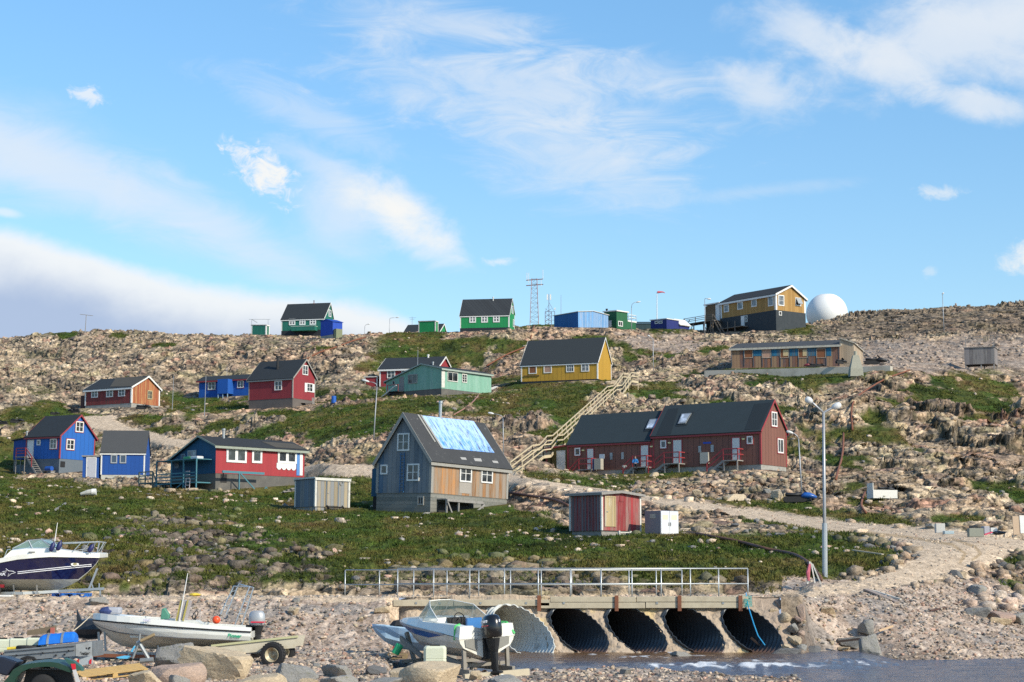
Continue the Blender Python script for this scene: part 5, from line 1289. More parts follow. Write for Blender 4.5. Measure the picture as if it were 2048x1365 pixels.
mb.build('entrance_roof', TRIMW, r)
o_ = atp(*P('Y6', 1690, 865), 10.9)
mb = MB(); mb.box(-5, 0, -2, 3, 6, .9); mb.prism([(-5.2, -.2, .904), (3.2, -.2, .904), (3.2, 3, 1.5), (-5.2, 3, 1.5)], (0, 0, .1))
tag(mb.build('dark_hut', boards('slate_green_boards', (.02, .05, .055), .4, var=.1, line=.3), None, Matrix.Translation(o_)), 'low dark green-grey hut roof between the green building and the navy cabin', 'hut')
g, r = start('stilt_shed', 'stilt_shed', 'grey plank shed on stilts with drying rack on its roof, right side', 'shed')
body(g, r, boards('silver_grey_boards', (.20, .18, .175), .5, var=.3, line=.6, linew=.06, worn=(.27, .25, .23), worn_amt=.4)); roof(g, r, GREYW, .12, .12, .08)
mb = MB()
for x in (-g['LA'] + .15, -g['LA'] * .45, -.12):
 for y in (.15, g['LB'] - .15): mb.box(x - .08, y - .08, -1.6, x + .08, y + .08, g['wb'] - .01)
mb.beam((-g['LA'] + .3, -.12, .25), (-g['LA'] * .4, -.5, -.6), .1, .2); mb.build('stilts', GREYW, r)
q = rect(g, 'A', 1330, 455, 1562, 540); zt = q[3]
mb = MB()
for x in (-g['LA'] + .2, -.15): mb.box(x - .04, .3, q[2], x + .04, .38, zt + .15)
mb.beam((-g['LA'] + .1, .34, zt), (0, .34, zt + .1), .06, .06); mb.beam((-g['LA'] + .1, .34, zt - .3), (0, .34, zt - .25), .04, .04); mb.build('drying_rack', GREYW, r)
mb = MB(); mb.box(-1.55, .25, zt - .75, -1.05, .45, zt); mb.box(-1.0, .3, zt - .6, -.75, .42, zt); tag(mb.build('hung_skin', paint('dried_hide', (.30, .24, .17), .9, var=.4), None, g['M'], bevel=.05), 'dried hide hanging on the rack above the stilt shed', 'hide')
# ------------------------------------------------------------------ culverts, headwall, timber kerb, railings, creek
def textobj(name, body_, size, m, parent, M, shear=0.0, bold=0.0, ext=.004, sx=1.0):
 c = bpy.data.curves.new(name, 'FONT'); c.body = body_; c.size = size; c.extrude = ext; c.shear = shear; c.offset = bold; c.align_x = 'CENTER'; c.align_y = 'CENTER'
 t = bpy.data.objects.new(name, c); COL.objects.link(t)
 bpy.context.view_layer.update()
 dg = bpy.context.evaluated_depsgraph_get()
 me = bpy.data.meshes.new_from_object(t.evaluated_get(dg))
 bpy.data.objects.remove(t)
 me.transform(M @ Matrix.Diagonal((sx, 1, 1, 1)))
 me.materials.clear(); me.materials.append(m)
 return link(name, me, parent)
def facem(o, xdir, ydir=(0, 0, 1)):
 """matrix whose local x/y lie along the given directions at o (text lies in that plane)"""
 x = Vector(xdir).normalized(); y = Vector(ydir); y = (y - x * y.dot(x)).normalized(); z = x.cross(y)
 m = Matrix((x, y, z)).transposed().to_4x4(); m.translation = Vector(o)
 return m
def ux(u, ppm=52.7): return (u - CX) / ppm
ALPHA = math.radians(34)
PD = Vector((math.sin(ALPHA), -math.cos(ALPHA), 0)); PH = Vector((math.cos(ALPHA), math.sin(ALPHA), 0))
FT, FB = Vector((0, YE - .02, 2.22)), Vector((0, YE - 2.0, .02))          # headwall slope, top and foot
fn = Vector((0, -(FT.z - FB.z), -(FT.y - FB.y))).normalized(); fn = Vector((0, -abs(fn.y), abs(fn.z)))
def on_face(u, v):
 d = ray(u, v); t = (FT - CAM).dot(fn) / d.dot(fn)
 return CAM + d * t
pipes = [(on_face(1033, 1264), .78, .97, .5, True)] + [(on_face(u, 1262), .76, .90, .14, False) for u in (1155, 1270, 1385, 1501)]
def inside_pipe(p, k=1.0):
 for c, rx, rz, pro, gal in pipes:
  r = p - c; h = r.dot(PH)
  if (h / (rx * k)) ** 2 + (r.z / (rz * k)) ** 2 < 1: return True
 return False
def headwall():
 nx, nt_ = 330, 70
 x0, x1 = (788 - CX) / 52.7, (1602 - CX) / 52.7
 vs, keep = [], []
 for j in range(nt_ + 1):
  for i in range(nx + 1):
   t = j / nt_ * 1.06; x = x0 + (x1 - x0) * i / nx
   p = Vector((x, FT.y + (FB.y - FT.y) * t, FT.z + (FB.z - FT.z) * t))
   if j == 0: p = Vector((x, YE + .16, 2.60))
   vs.append(p)
 arr = np.array([tuple(p) for p in vs])
 nz = fbm(arr[:, 0] * 1.3 + 50, arr[:, 2] * 1.6, 4, 5) - .5; n4 = fbm(arr[:, 0] * 6 + 50, arr[:, 2] * 6, 3, 6) - .5
 bl = blocks(arr[:, 0] * 2.6 + 30, arr[:, 2] * 3.2 + 9, 8)
 low = np.clip((1.0 - arr[:, 2]) / 1.0, 0, 1)
 amt = .30 * nz + .07 * n4 + .10 * (bl[3] - .5) * (.3 + low)
 out = []
 for k, p in enumerate(vs):
  q = p + fn * float(amt[k] + .10 * low[k])
  end = min((p.x - x0) / .8, (x1 - p.x) / .9, 1.0)
  if end < 1: q = q - fn * ((1 - max(0, end)) ** 2 * .5)
  out.append(q)
 fs = []
 for j in range(nt_):
  for i in range(nx):
   a = j * (nx + 1) + i
   c = (vs[a] + vs[a + nx + 2]) / 2
   if inside_pipe(c, 1.0) or c.x > ux(1548 + 54 * min(1, max(0, (2.3 - c.z) / 2.1))) + .15 * math.sin(c.z * 9): continue
   fs.append((a, a + 1, a + nx + 2, a + nx + 1))
 mb = MB(); mb.add(out, fs)
 m, nt, b = newmat('rubble_concrete'); o = objc(nt)
 f = noise(nt, o, 1.1, 6, .65); g = noise(nt, o, 7, 5, .6)
 vor = N(nt, 'ShaderNodeTexVoronoi', ins={'Scale': 3.2}); nt.links.new(mapv(nt, o, (1, 1, 1.3)), vor.inputs['Vector'])
 c = MIX(nt, f, (.40, .29, .19), (.56, .46, .35))
 c = MIX(nt, MA(nt, 'MULTIPLY', ramp(nt, vor.outputs['Distance'], .34, .22), ramp(nt, noise(nt, o, .9, 3), .48, .58)), c, (.27, .23, .19))
 c = MIX(nt, ramp(nt, noise(nt, o, .7, 4), .56, .66), c, (.58, .44, .22))
 c = MIX(nt, MA(nt, 'MULTIPLY', g, .45), c, (.22, .16, .11))
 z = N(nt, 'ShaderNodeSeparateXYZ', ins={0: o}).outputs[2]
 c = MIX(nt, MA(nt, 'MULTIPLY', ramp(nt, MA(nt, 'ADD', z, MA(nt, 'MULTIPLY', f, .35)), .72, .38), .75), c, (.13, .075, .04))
 x_ = N(nt, 'ShaderNodeSeparateXYZ', ins={0: o}).outputs[0]
 soil = ramp(nt, MA(nt, 'ADD', MA(nt, 'ADD', MA(nt, 'MULTIPLY', z, .55), x_), MA(nt, 'MULTIPLY', g, .5)), 10.35, 10.75)
 c = MIX(nt, soil, c, MIX(nt, noise(nt, o, 9, 4), (.22, .165, .12), (.48, .37, .28)))
 nt.links.new(c, b.inputs['Base Color']); b.inputs['Roughness'].default_value = .9
 bn = N(nt, 'ShaderNodeBump', ins={'Strength': .8, 'Distance': .06, 'Height': MA(nt, 'ADD', g, f)}); nt.links.new(bn.outputs[0], b.inputs['Normal'])
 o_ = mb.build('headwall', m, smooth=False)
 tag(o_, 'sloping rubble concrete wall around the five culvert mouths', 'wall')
headwall()
def pipe_mat(gal):
 m, nt, b = newmat('galvanised_culvert' if gal else 'tarred_culvert'); o = objc(nt)
 z = N(nt, 'ShaderNodeSeparateXYZ', ins={0: o}).outputs[2]
 f = noise(nt, o, 3, 6, .7)
 if gal: c = MIX(nt, f, (.58, .58, .52), (.72, .72, .66)); c = MIX(nt, MA(nt, 'MULTIPLY', ramp(nt, noise(nt, o, 1.4, 5), .60, .68), .5), c, (.25, .2, .15)); r_ = .5
 else:
  c = MIX(nt, f, (.030, .036, .042), (.065, .075, .085))
  c = MIX(nt, ramp(nt, MA(nt, 'ADD', z, MA(nt, 'MULTIPLY', f, .25)), .86, .62), c, (.15, .075, .045)); r_ = .36
 nt.links.new(c, b.inputs['Base Color']); b.inputs['Roughness'].default_value = r_; b.inputs['Metallic'].default_value = 0 if gal else .15
 return m
PM = {True: pipe_mat(True), False: pipe_mat(False)}
names = ['large pale galvanised culvert pipe jutting out behind the white boat with black motor', 'black corrugated culvert mouth next to the pale culvert pipe', 'black corrugated culvert mouth, second from the pale pipe, above the brown shallows',
         'black corrugated culvert mouth, third from the pale pipe', 'black corrugated culvert mouth with a blue rope hanging across it']
for (c, rx, rz, pro, gal), lb in zip(pipes, names):
 nphi = 72; steps = [i * .035 for i in range(100)] + [3.6 + i * .5 for i in range(1, 12)]
 rings = []
 for s_ in steps:
  ring = []
  for j in range(nphi):
   ph = 2 * math.pi * j / nphi
   base = c + PH * (rx * math.cos(ph)) + Vector((0, 0, rz * math.sin(ph)))
   t = (FT - base).dot(fn) / PD.dot(fn) + pro - s_
   k = 1 + (.045 * math.sin(2 * math.pi * (t + 20) / .21) if s_ < 3.6 else 0)
   ring.append(c + PH * (rx * k * math.cos(ph)) + Vector((0, 0, rz * k * math.sin(ph))) + PD * t)
  rings.append(ring)
 mb = MB(); mb.loft(rings, 0, caps=False)
 mb.add(rings[-1], [tuple(range(nphi))], 0)
 o = mb.build('culvert_pipe', PM[gal], smooth=True)
 sm = o.modifiers.new('wall', 'SOLIDIFY'); sm.thickness = .02; sm.offset = 1 if gal else -1
 tag(o, lb, 'culvert', 'culvert pipes under the road')
mb = MB()
a_, b_ = at(1492, 1186, YE - .1), at(1496, 1212, YE - .35)
mb.tube([a_, b_, at(1508, 1250, YE - 1.4), at(1516, 1272, YE - 1.5), at(1530, 1291, YE - 1.6)], .022, 6)
tag(mb.build('rope', paint('blue_rope', (.02, .28, .55), .7)), 'blue rope hanging from the railing end over the right culvert mouth', 'rope')
mb = MB()
for k in range(7):
 t = k / 6; mb.tube([at(1486 + 16 * t, 1192, YE - .2), at(1489 + 14 * t, 1204, YE - .32 - .05 * math.sin(k)), at(1492 + 12 * t, 1214, YE - .5)], .008, 4); mb.tube([at(1486 + 2 * t, 1192 + 22 * t, YE - .22 - .25 * t), at(1503, 1194 + 18 * t, YE - .22 - .25 * t)], .008, 4)
tag(mb.build('fishing_net', paint('turquoise_net', (.05, .42, .38), .8)), 'scrap of turquoise fishing net hung at the right end of the timber kerb', 'net')
TIMB = paint('pale_timber', (.46, .40, .29), .85, var=.18, scale=3, dirt=(.25, .2, .13), dirt_amt=.4, bump=.3)
kr = empty('timber_kerb', Matrix.Translation((0, YE - .15, 2.2))); tag(kr, 'double row of pale timbers with rusty brackets along the road edge over the culverts', 'kerb')
def ux(u, ppm=52.7): return (u - CX) / ppm
for u0, u1, z0, z1 in ((790, 908, .02, .25), (909.5, 1098, .03, .26), (1099.5, 1268, .17, .37), (1269.5, 1490, .18, .38), (1078, 1286, -.06, .155), (1287.5, 1488, -.05, .16)):
 mb = MB(); mb.box(ux(u0), -.13, z0, ux(u1), .09, z1); mb.build('timber', TIMB, kr, bevel=.012)
for u in (1077.5, 1230, 1354, 1474):
 mb = MB(); mb.box(ux(u) - .07, -.2, -.16, ux(u) + .07, -.135, .42); mb.build('steel_bracket', RUST, kr)
for u in (835, 882, 962, 1052, 1126, 1310, 1440):
 mb = MB(); mb.box(ux(u) - .04, -.15, .1, ux(u) + .04, -.132, .17); mb.build('bolt_plate', STEEL, kr)
def railing(name, label, Y, u_list, zb, zm, zt, ppm, right_bend=False):
 r = empty(name, Matrix.Translation((0, Y, zb))); tag(r, label, 'railing', 'steel railings along the culvert bridge')
 xs = [ux(u, ppm) for u in u_list]
 for x in xs:
  mb = MB(); mb.tube([(x, 0, -.4), (x, 0, zt - zb)], .024, 8); mb.build('post', GALV, r, smooth=True)
 for nm, z in (('top_rail', zt), ('middle_rail', zm)):
  mb = MB(); mb.tube([(xs[0], 0, z - zb), (xs[-1], 0, z - zb)], .026, 8); mb.build(nm, GALV, r, smooth=True)
railing('railing', 'galvanised pipe railing on the near edge of the culvert bridge', YE + .12, [797, 868.5, 940, 1009, 1076, 1140, 1201, 1262, 1320, 1378, 1434, 1492], 2.53, 3.05, 3.62, 52.7)
railing('railing', 'galvanised pipe railing on the far edge of the culvert bridge', YF_ - .2, [693, 761, 829, 895, 958, 1021, 1082, 1142, 1200, 1256, 1310, 1361], 2.55, 3.0, 3.6, 47.9)
def creek():
 xs = np.arange(-6, 34, .09); ys = np.r_[np.arange(40, 66, .2), np.arange(66, 71.9, .07)]
 X_, Y_ = np.meshgrid(xs, ys)
 U_ = X_ / Y_ * F + CX; W_ = wlev(U_, Y_); U_, V_ = proj(X_, Y_, W_)
 rap = np.zeros(X_.shape)
 for u, v, ru, rv, a in ((1420, 1331, 210, 9, 1), (1290, 1316, 70, 4, .7), (1330, 1307, 26, 4, .9), (1200, 1309, 30, 3, .7), (1560, 1331, 110, 7, 1), (1700, 1322, 60, 6, .9), (1760, 1328, 50, 5, .8), (1500, 1320, 120, 4, .7), (1410, 1312, 40, 3, .6)):
  rap = np.maximum(rap, a * sstep(1.2, .3, np.hypot((U_ - u) / ru, (V_ - v) / rv)))
 nn = fbm(X_ * 1.5, Y_ * 1.0, 4, 3)
 z = W_ + .05 * (nn - .5) + rap * .22 * (fbm(X_ * 3.0, Y_ * 2.2, 3, 14) - .45) + .012 * np.sin(Y_ * 5 + 3 * nn)
 foam = np.clip(rap * sstep(.42, .60, fbm(X_ * 2.2, Y_ * 1.6, 4, 18)) * 1.2, 0, 1)
 brown = sstep(1640, 1480, U_) * sstep(1332, 1318, V_)
 ny, nx = X_.shape
 idx = (np.arange(ny - 1)[:, None] * nx + np.arange(nx - 1)[None]).ravel()
 fs = np.stack([idx, idx + 1, idx + nx + 1, idx + nx], -1)
 me = bpy.data.meshes.new('creek_water'); me.vertices.add(nx * ny); me.vertices.foreach_set('co', np.stack([X_, Y_, z], -1).astype(np.float32).ravel())
 me.loops.add(len(fs) * 4); me.polygons.add(len(fs)); me.loops.foreach_set('vertex_index', fs.astype(np.int32).ravel())
 me.polygons.foreach_set('loop_start', np.arange(0, len(fs) * 4, 4, dtype=np.int32)); me.polygons.foreach_set('loop_total', np.full(len(fs), 4, np.int32)); me.update(calc_edges=True)
 me.polygons.foreach_set('use_smooth', [True] * len(fs))
 ca = me.color_attributes.new('Wat', 'FLOAT_COLOR', 'POINT')
 ca.data.foreach_set('color', np.stack([foam, brown, rap, np.ones_like(rap)], -1).astype(np.float32).ravel())
 m, nt, b = newmat('creek_water')
 a = N(nt, 'ShaderNodeSeparateColor', ins={0: N(nt, 'ShaderNodeVertexColor', layer_name='Wat').outputs[0]})
 o = objc(nt)
 c = MIX(nt, a.outputs[1], (.085, .085, .11), (.15, .085, .04))
 fo = MA(nt, 'MULTIPLY', ramp(nt, MA(nt, 'MULTIPLY', a.outputs[0], MA(nt, 'ADD', .25, noise(nt, mapv(nt, o, (5, 2.5, 3)), 3.0, 7, .75))), .2, .75), .85)
 c = MIX(nt, fo, c, (.72, .74, .76))
 nt.links.new(c, b.inputs['Base Color'])
 nt.links.new(MA(nt, 'ADD', .09, MA(nt, 'MULTIPLY', fo, .6)), b.inputs['Roughness'])
 h = MA(nt, 'ADD', noise(nt, mapv(nt, o, (1.2, 3.0, 1)), 2.2, 5, .6), MA(nt, 'MULTIPLY', noise(nt, mapv(nt, o, (4, 7, 1)), 2.0, 3), .4))
 bn = N(nt, 'ShaderNodeBump', ins={'Strength': .55, 'Distance': .12, 'Height': h}); nt.links.new(bn.outputs[0], b.inputs['Normal'])
 me.materials.append(m)
 o = link('creek_water', me); o['kind'] = 'structure'
creek()
# ------------------------------------------------------------------ rocks
def rockmat(name, cols_, lich=None):
 m, nt, b = newmat(name); o = objc(nt)
 rnd = N(nt, 'ShaderNodeObjectInfo').outputs['Random']
 f = noise(nt, mapv(nt, o, (1, 1, 2.2), (.5, .3, 0)), 2.4, 7, .68); g = noise(nt, o, 14, 5, .65)
 c = MIX(nt, rnd, cols_[0], cols_[1]); c = MIX(nt, ramp(nt, f, .35, .65), c, cols_[2])
 c = MIX(nt, MA(nt, 'MULTIPLY', ramp(nt, g, .45, .7), .55), c, tuple(x * .42 for x in cols_[2]))
 if lich: c = MIX(nt, ramp(nt, noise(nt, o, 3.3, 6, .7), .58, .68), c, lich)
 nt.links.new(c, b.inputs['Base Color']); b.inputs['Roughness'].default_value = .9; b.inputs['Specular IOR Level'].default_value = .2
 bn = N(nt, 'ShaderNodeBump', ins={'Strength': .9, 'Distance': .05, 'Height': MA(nt, 'ADD', f, MA(nt, 'MULTIPLY', g, .5))}); nt.links.new(bn.outputs[0], b.inputs['Normal'])
 return m
RM_T = rockmat('tan_gneiss', [(.56, .43, .27), (.62, .51, .36), (.50, .39, .26)])
RM_G = rockmat('grey_gneiss', [(.25, .24, .22), (.33, .31, .27), (.30, .29, .27)], (.18, .18, .11))
RM_P = rockmat('pink_gneiss', [(.45, .29, .22), (.50, .36, .27), (.40, .30, .24)])
RM_D = rockmat('dark_blocks', [(.12, .12, .125), (.17, .165, .16), (.15, .15, .15)])
_ico = {}
def icos(n):
 if n not in _ico:
  bm = bmesh.new(); bmesh.ops.create_icosphere(bm, subdivisions=n, radius=1)
  bm.verts.ensure_lookup_table()
  _ico[n] = ([v.co.copy() for v in bm.verts], [tuple(v.index for v in f.verts) for f in bm.faces]); bm.free()
 return _ico[n]
def rockverts(seed, sub=3, planes=9, rough=.03):
 rg = random.Random(seed); vs, fs = icos(sub)
 pl = []
 for k in range(planes):
  n = Vector((rg.gauss(0, 1), rg.gauss(0, 1), rg.gauss(0, .9))).normalized(); pl.append((n, rg.uniform(.45, .95)))
 pl.append((Vector((rg.uniform(-.3, .3), rg.uniform(-.3, .1), 1)).normalized(), rg.uniform(.5, .75)))
 out = []
 ph = [rg.uniform(0, 6) for _ in range(6)]
 for v in vs:
  r = 1.15
  for n, s in pl:
   d = v.dot(n)
   if d > .05: r = min(r, s / d)
  r *= 1 + rough * (math.sin(5 * v.x + ph[0]) * math.sin(5 * v.y + ph[1] + 3 * v.z) + .4 * math.sin(9 * v.z + ph[2] + 7 * v.x) * math.sin(8 * v.y + ph[3]))
  out.append(v * r)
 return out, fs
ROCKS = {}
def rockmesh(kind, m, i, sub=3):
 key = (kind, i, sub)
 if key not in ROCKS:
  vs, fs = rockverts(hash(kind) % 97 if False else sum(map(ord, kind)) + i * 13, sub)
  me = bpy.data.meshes.new('boulder'); me.from_pydata([tuple(v) for v in vs], [], fs); me.materials.append(m); ROCKS[key] = me
 return ROCKS[key]
def put_rock(kind, m, i, p, dims, rz=0, tilt=(0, 0), sub=3, name='boulder'):
 o = bpy.data.objects.new(name, rockmesh(kind, m, i, sub)); COL.objects.link(o)
 o.location = p; o.scale = dims; o.rotation_euler = (tilt[0], tilt[1], rz)
 return o
FG = [(360, 488, 1280, 1362, 'tan', 0, 'largest tan boulder in front of the white open boat'), (318, 402, 1278, 1340, 'grey', 1, 'grey slab leaning behind the largest tan boulder'),
      (296, 392, 1322, 1375, 'pink', 2, 'pale pinkish boulder at the left foot of the largest tan one'), (255, 330, 1338, 1385, 'tan', 3, 'low tan stone at the bottom edge beside the wooden pallet'),
      (330, 372, 1345, 1385, 'grey', 4, 'small grey boulder tucked between the pale boulders at the bottom edge'), (440, 590, 1345, 1392, 'tan', 5, 'broad flat tan rock at the bottom edge under the trailer wheel'),
      (548, 622, 1322, 1372, 'grey', 6, 'grey blocky boulder just right of the trailer wheel'), (646, 706, 1326, 1354, 'grey', 7, 'olive grey boulder on the gravel between the two trailers'),
      (632, 702, 1350, 1385, 'grey', 8, 'bluish grey stone at the bottom edge left of the tan boulders'), (768, 862, 1334, 1376, 'tan', 9, 'squared tan boulder left of the rock under the plastic canister'),
      (812, 924, 1318, 1380, 'tan', 10, 'round-topped tan boulder hiding the foot of the plastic canister'), (938, 962, 1340, 1362, 'tan', 11, 'small cream stone below the black outboard motor'),
      (958, 1052, 1350, 1390, 'grey', 12, 'flat pale stone at the bottom edge below the boat cradle'), (740, 800, 1354, 1385, 'grey', 13, 'pale grey stone at the bottom edge in front of the squared tan boulder'),
      (735, 768, 1332, 1352, 'dark', 14, 'dark stone beside the squared tan boulder'), (600, 640, 1352, 1384, 'tan', 15, 'cream stone at the bottom edge right of the grey blocky boulder'),
      (1680, 1738, 1270, 1300, 'grey', 16, 'long grey boulder on the bank above the rapids'), (1724, 1762, 1262, 1318, 'grey', 17, 'upright pale slab standing by the rapids with driftwood on it'),
      (1676, 1702, 1294, 1308, 'tan', 18, 'low tan stone at the edge of the rapids'), (1640, 1676, 1216, 1234, 'tan', 19, 'flat yellowish block sticking out of the gravel bank'),
      (1592, 1614, 1213, 1242, 'pink', 20, 'reddish pointed stone in the bank right of the culverts'), (1714, 1752, 1235, 1275, 'grey', 21, 'dark grey rock half buried in the gravel bank'),
      (1345, 1380, 1316, 1334, 'grey', 22, 'wet boulder standing in the white rapids'), (1550, 1602, 1308, 1328, 'dark', 23, 'olive wet slab in the rapids'), (1604, 1650, 1304, 1326, 'dark', 24, 'dark wet boulder in the rapids right of the olive slab'),
      (1690, 1726, 1310, 1328, 'grey', 25, 'flat pale stone in the creek under the upright slab'), (1240, 1264, 1336, 1350, 'grey', 26, 'grey stone on the gravel bar'), (1908, 1924, 1325, 1334, 'red', 27, 'small brick-red stone in the shallow water'),
      (1936, 1975, 1168, 1190, 'grey', 28, 'blocky grey boulder right of the plank on the slope'), (1975, 2030, 1218, 1244, 'pink', 29, 'large pink slab at the right edge of the beach'), (2012, 2060, 1228, 1250, 'grey', 30, 'grey boulder at the right edge below the pink slab'),
      (1940, 1985, 1212, 1236, 'grey', 31, 'long grey boulder left of the pink slab'), (1982, 2020, 1232, 1248, 'tan', 32, 'cream slab at the foot of the pink slab'), (180, 214, 1194, 1212, 'grey', 33, 'grey block at the top of the embankment by the cabin boat'),
      (575, 598, 1212, 1232, 'tan', 34, 'tan block high on the embankment slope'), (586, 600, 1196, 1206, 'grey', 35, 'grey block near the road edge on the embankment'), (745, 775, 1212, 1228, 'tan', 36, 'tan boulder at the left end of the concrete wall'),
      (712, 726, 1234, 1246, 'tan', 37, 'cream stone on the embankment above the light blue boat'), (1856, 1878, 1046, 1058, 'grey', 38, 'grey stone beside the road below the white crate'),
      (1440, 1500, 985, 1003, 'tan', 39, 'large tan boulder at the foot of the rubble below the red row house'), (1384, 1402, 976, 993, 'tan', 40, 'standing grey-tan stone in the rubble below the row house'), (1540, 1570, 975, 1000, 'tan', 41, 'long leaning tan slab left of the blue snowmobile')]
SLOPE = [(1546, 1222, 15, 'tan'), (1562, 1208, 22, 'pink'), (1572, 1236, 26, 'tan'), (1584, 1258, 24, 'grey'), (1590, 1282, 30, 'tan'), (1576, 1300, 26, 'tan'), (1598, 1240, 18, 'pink'), (1606, 1300, 24, 'grey'), (1560, 1256, 12, 'tan'), (1600, 1268, 16, 'pink'), (1552, 1196, 14, 'grey')]
MATK = {'tan': RM_T, 'grey': RM_G, 'pink': RM_P, 'dark': RM_D, 'red': rockmat('brick_red_stone', [(.30, .07, .04), (.33, .09, .05), (.28, .08, .05)])}
for l_, r_, t_, b_, k, i, lb in FG:
 p = gfind((l_ + r_) / 2, min(b_, 1366));
 if b_ > 1366: p = gfind((l_ + r_) / 2, b_)
 ppm = F / p.y
 if t_ > 1300 and 1300 < l_ < 1660: p.z = float(wlev((l_ + r_) / 2, p.y)) - .1
 w, h = (r_ - l_) / ppm, (b_ - t_) / ppm
 o = put_rock(k, MATK[k], i % 16, p + Vector((0, w * .3, h * .38)), (w * .58, w * .5, h * .68), rz=i * 1.7, sub=4)
 o.rotation_euler.z = (i % 5) * .25 - .5
 tag(o, lb, 'boulder')
for i, (u, v, w, k) in enumerate(SLOPE):
 p = on_face(u, v); s_ = w / 2 / 53
 o = put_rock(k, MATK[k], (i * 3) % 12, p + fn * .02, (s_ * 1.2, s_, s_ * .9), i * 1.3, (.3, .2 * (i % 3)), 3, 'stone')
 tag(o, 'rough stone set in the bank at the right end of the concrete wall', 'stone', 'stones at the right end of the culvert wall')
# ------------------------------------------------------------------ boats
GEL = paint('white_gelcoat', (.74, .73, .67), .25, var=.05, scale=2, dirt=(.52, .48, .36), dirt_amt=.3, coat=.3)
GELD = paint('old_gelcoat', (.74, .72, .65), .35, var=.08, scale=2, dirt=(.45, .40, .26), dirt_amt=.45)
ALU = paint('aluminium_tube', (.62, .63, .62), .3, .8, var=.08)
SCREEN = None
def screenmat():
 m, nt, b = newmat('tinted_windscreen')
 b.inputs['Base Color'].default_value = (.22, .34, .31, 1); b.inputs['Roughness'].default_value = .05
 b.inputs['Alpha'].default_value = .62; b.inputs['Specular IOR Level'].default_value = .8
 return m
SCREEN = screenmat()
def hull(parent, st, mats, name='hull', transom=True):
 """st: list of (x, keel z, chine y, chine z, sheer y, sheer z); one skin, port to starboard"""
 mb = MB(); rings = []
 for x, kz, cy, cz, sy, sz in st:
  my, mz = (cy + sy) / 2 + .03, (cz + sz) / 2
  rings.append([Vector((x, -sy, sz)), Vector((x, -my, mz)), Vector((x, -cy, cz)), Vector((x, -cy * .5, (cz + kz) / 2 - .01)), Vector((x, 0, kz)), Vector((x, cy * .5, (cz + kz) / 2 - .01)), Vector((x, cy, cz)), Vector((x, my, mz)), Vector((x, sy, sz))])
 n = 9
 vs = [p for r in rings for p in r]
 for i in range(len(rings) - 1):
  for j in range(n - 1):
   a = i * n + j; f = (a, a + 1, a + n + 1, a + n)
   mb.f.append(f); mb.m.append(1 if j in (0, 1, 6, 7) else 0)
 mb.v = [tuple(p) for p in vs]
 if transom: mb.f.append(tuple(range(n))); mb.m.append(1)
 return mb.build(name, mats, parent), rings
def strip(parent, rings, k, dz0, dz1, dy, m, name, both=True, i0=0, i1=None):
 """band along the hull at ring point k"""
 i1 = len(rings) if i1 is None else i1
 for kk, sg in ((k, -1), (8 - k, 1)):
  mb = MB()
  for i in range(i0, i1 - 1):
   a, b = rings[i][kk], rings[i + 1][kk]
   o = Vector((0, sg * dy, 0))
   mb.add([a + Vector((0, 0, dz0)), b + Vector((0, 0, dz0)), b + Vector((0, 0, dz0)) + o, a + Vector((0, 0, dz0)) + o, a + Vector((0, 0, dz1)), b + Vector((0, 0, dz1)), b + Vector((0, 0, dz1)) + o, a + Vector((0, 0, dz1)) + o],
                   [(0, 1, 2, 3), (7, 6, 5, 4), (0, 4, 5, 1), (2, 6, 7, 3), (0, 3, 7, 4), (1, 5, 6, 2)])
  mb.build(name, m, parent)
def interp(tab, x):
 for a, b in zip(tab[:-1], tab[1:]):
  if x <= b[0]:
   t = (x - a[0]) / (b[0] - a[0]); t = max(0, min(1, t)); return a[1] + (b[1] - a[1]) * t
 return tab[-1][1]
def outboard(parent, M, s, cowl, leg, name='outboard_motor', stripe=None):
 o = empty(name, Matrix()); o.parent = parent; o.matrix_local = M
 mb = MB()
 prof = [(0, .30, .19), (.06, .34, .215), (.25, .36, .225), (.42, .34, .21), (.52, .26, .17), (.56, .16, .10)]
 mb.loft([[Vector((-.12 + l * math.cos(t) * (1 if math.cos(t) > 0 else .8) * s / s, w * math.sin(t), z)) * s for t in [2 * math.pi * k / 20 for k in range(20)]] for z, l, w in [(z, l, w) for z, l, w in prof]], 0)
 mb.build('cowling', cowl, o, smooth=True)
 mb = MB()
 mb.loft([[Vector((-.10 + l * math.cos(t), w * math.sin(t), z)) * s for t in [2 * math.pi * k / 14 for k in range(14)]] for z, l, w in [(-.01, .25, .15), (-.2, .19, .12), (-.35, .15, .085), (-.8, .12, .06), (-.82, .30, .13), (-.86, .30, .13), (-.88, .13, .06), (-1.05, .15, .075), (-1.22, .10, .03)]], 0)
 mb.prism([Vector((-.02, -.015, -1.1)) * s, Vector((.16, -.015, -1.1)) * s, Vector((.08, -.015, -1.36)) * s, Vector((.0, -.015, -1.36)) * s], (0, .03 * s, 0))
 mb.tube([Vector((.12, 0, -1.05)) * s, Vector((-.34, 0, -1.05)) * s], .06 * s, 10)
 mb.box(.12 * s, -.12 * s, -.5 * s, .32 * s, .12 * s, .02 * s)
 mb.build('leg', leg, o)
 pm = MB()
 for k in range(3):
  R3 = Matrix.Rotation(2 * math.pi * k / 3, 4, 'X')
  pm.prism([R3 @ (Vector(p) * s) for p in ((-.36, .03, -.03), (-.33, .15, -.07), (-.36, .17, .02), (-.39, .05, .03))], (-.012, 0, 0))
 p_ = pm.build('propeller', STEEL, o, M=None); p_.location = Vector((0, 0, -1.05)) * s
 if stripe is not None:
  mb = MB()
  for sg in (-1, 1): mb.box(-.40 * s, sg * .222 * s - .012, .10 * s, .12 * s, sg * .222 * s + .012, .155 * s)
  mb.build('side_stripe', stripe, o)
 return o
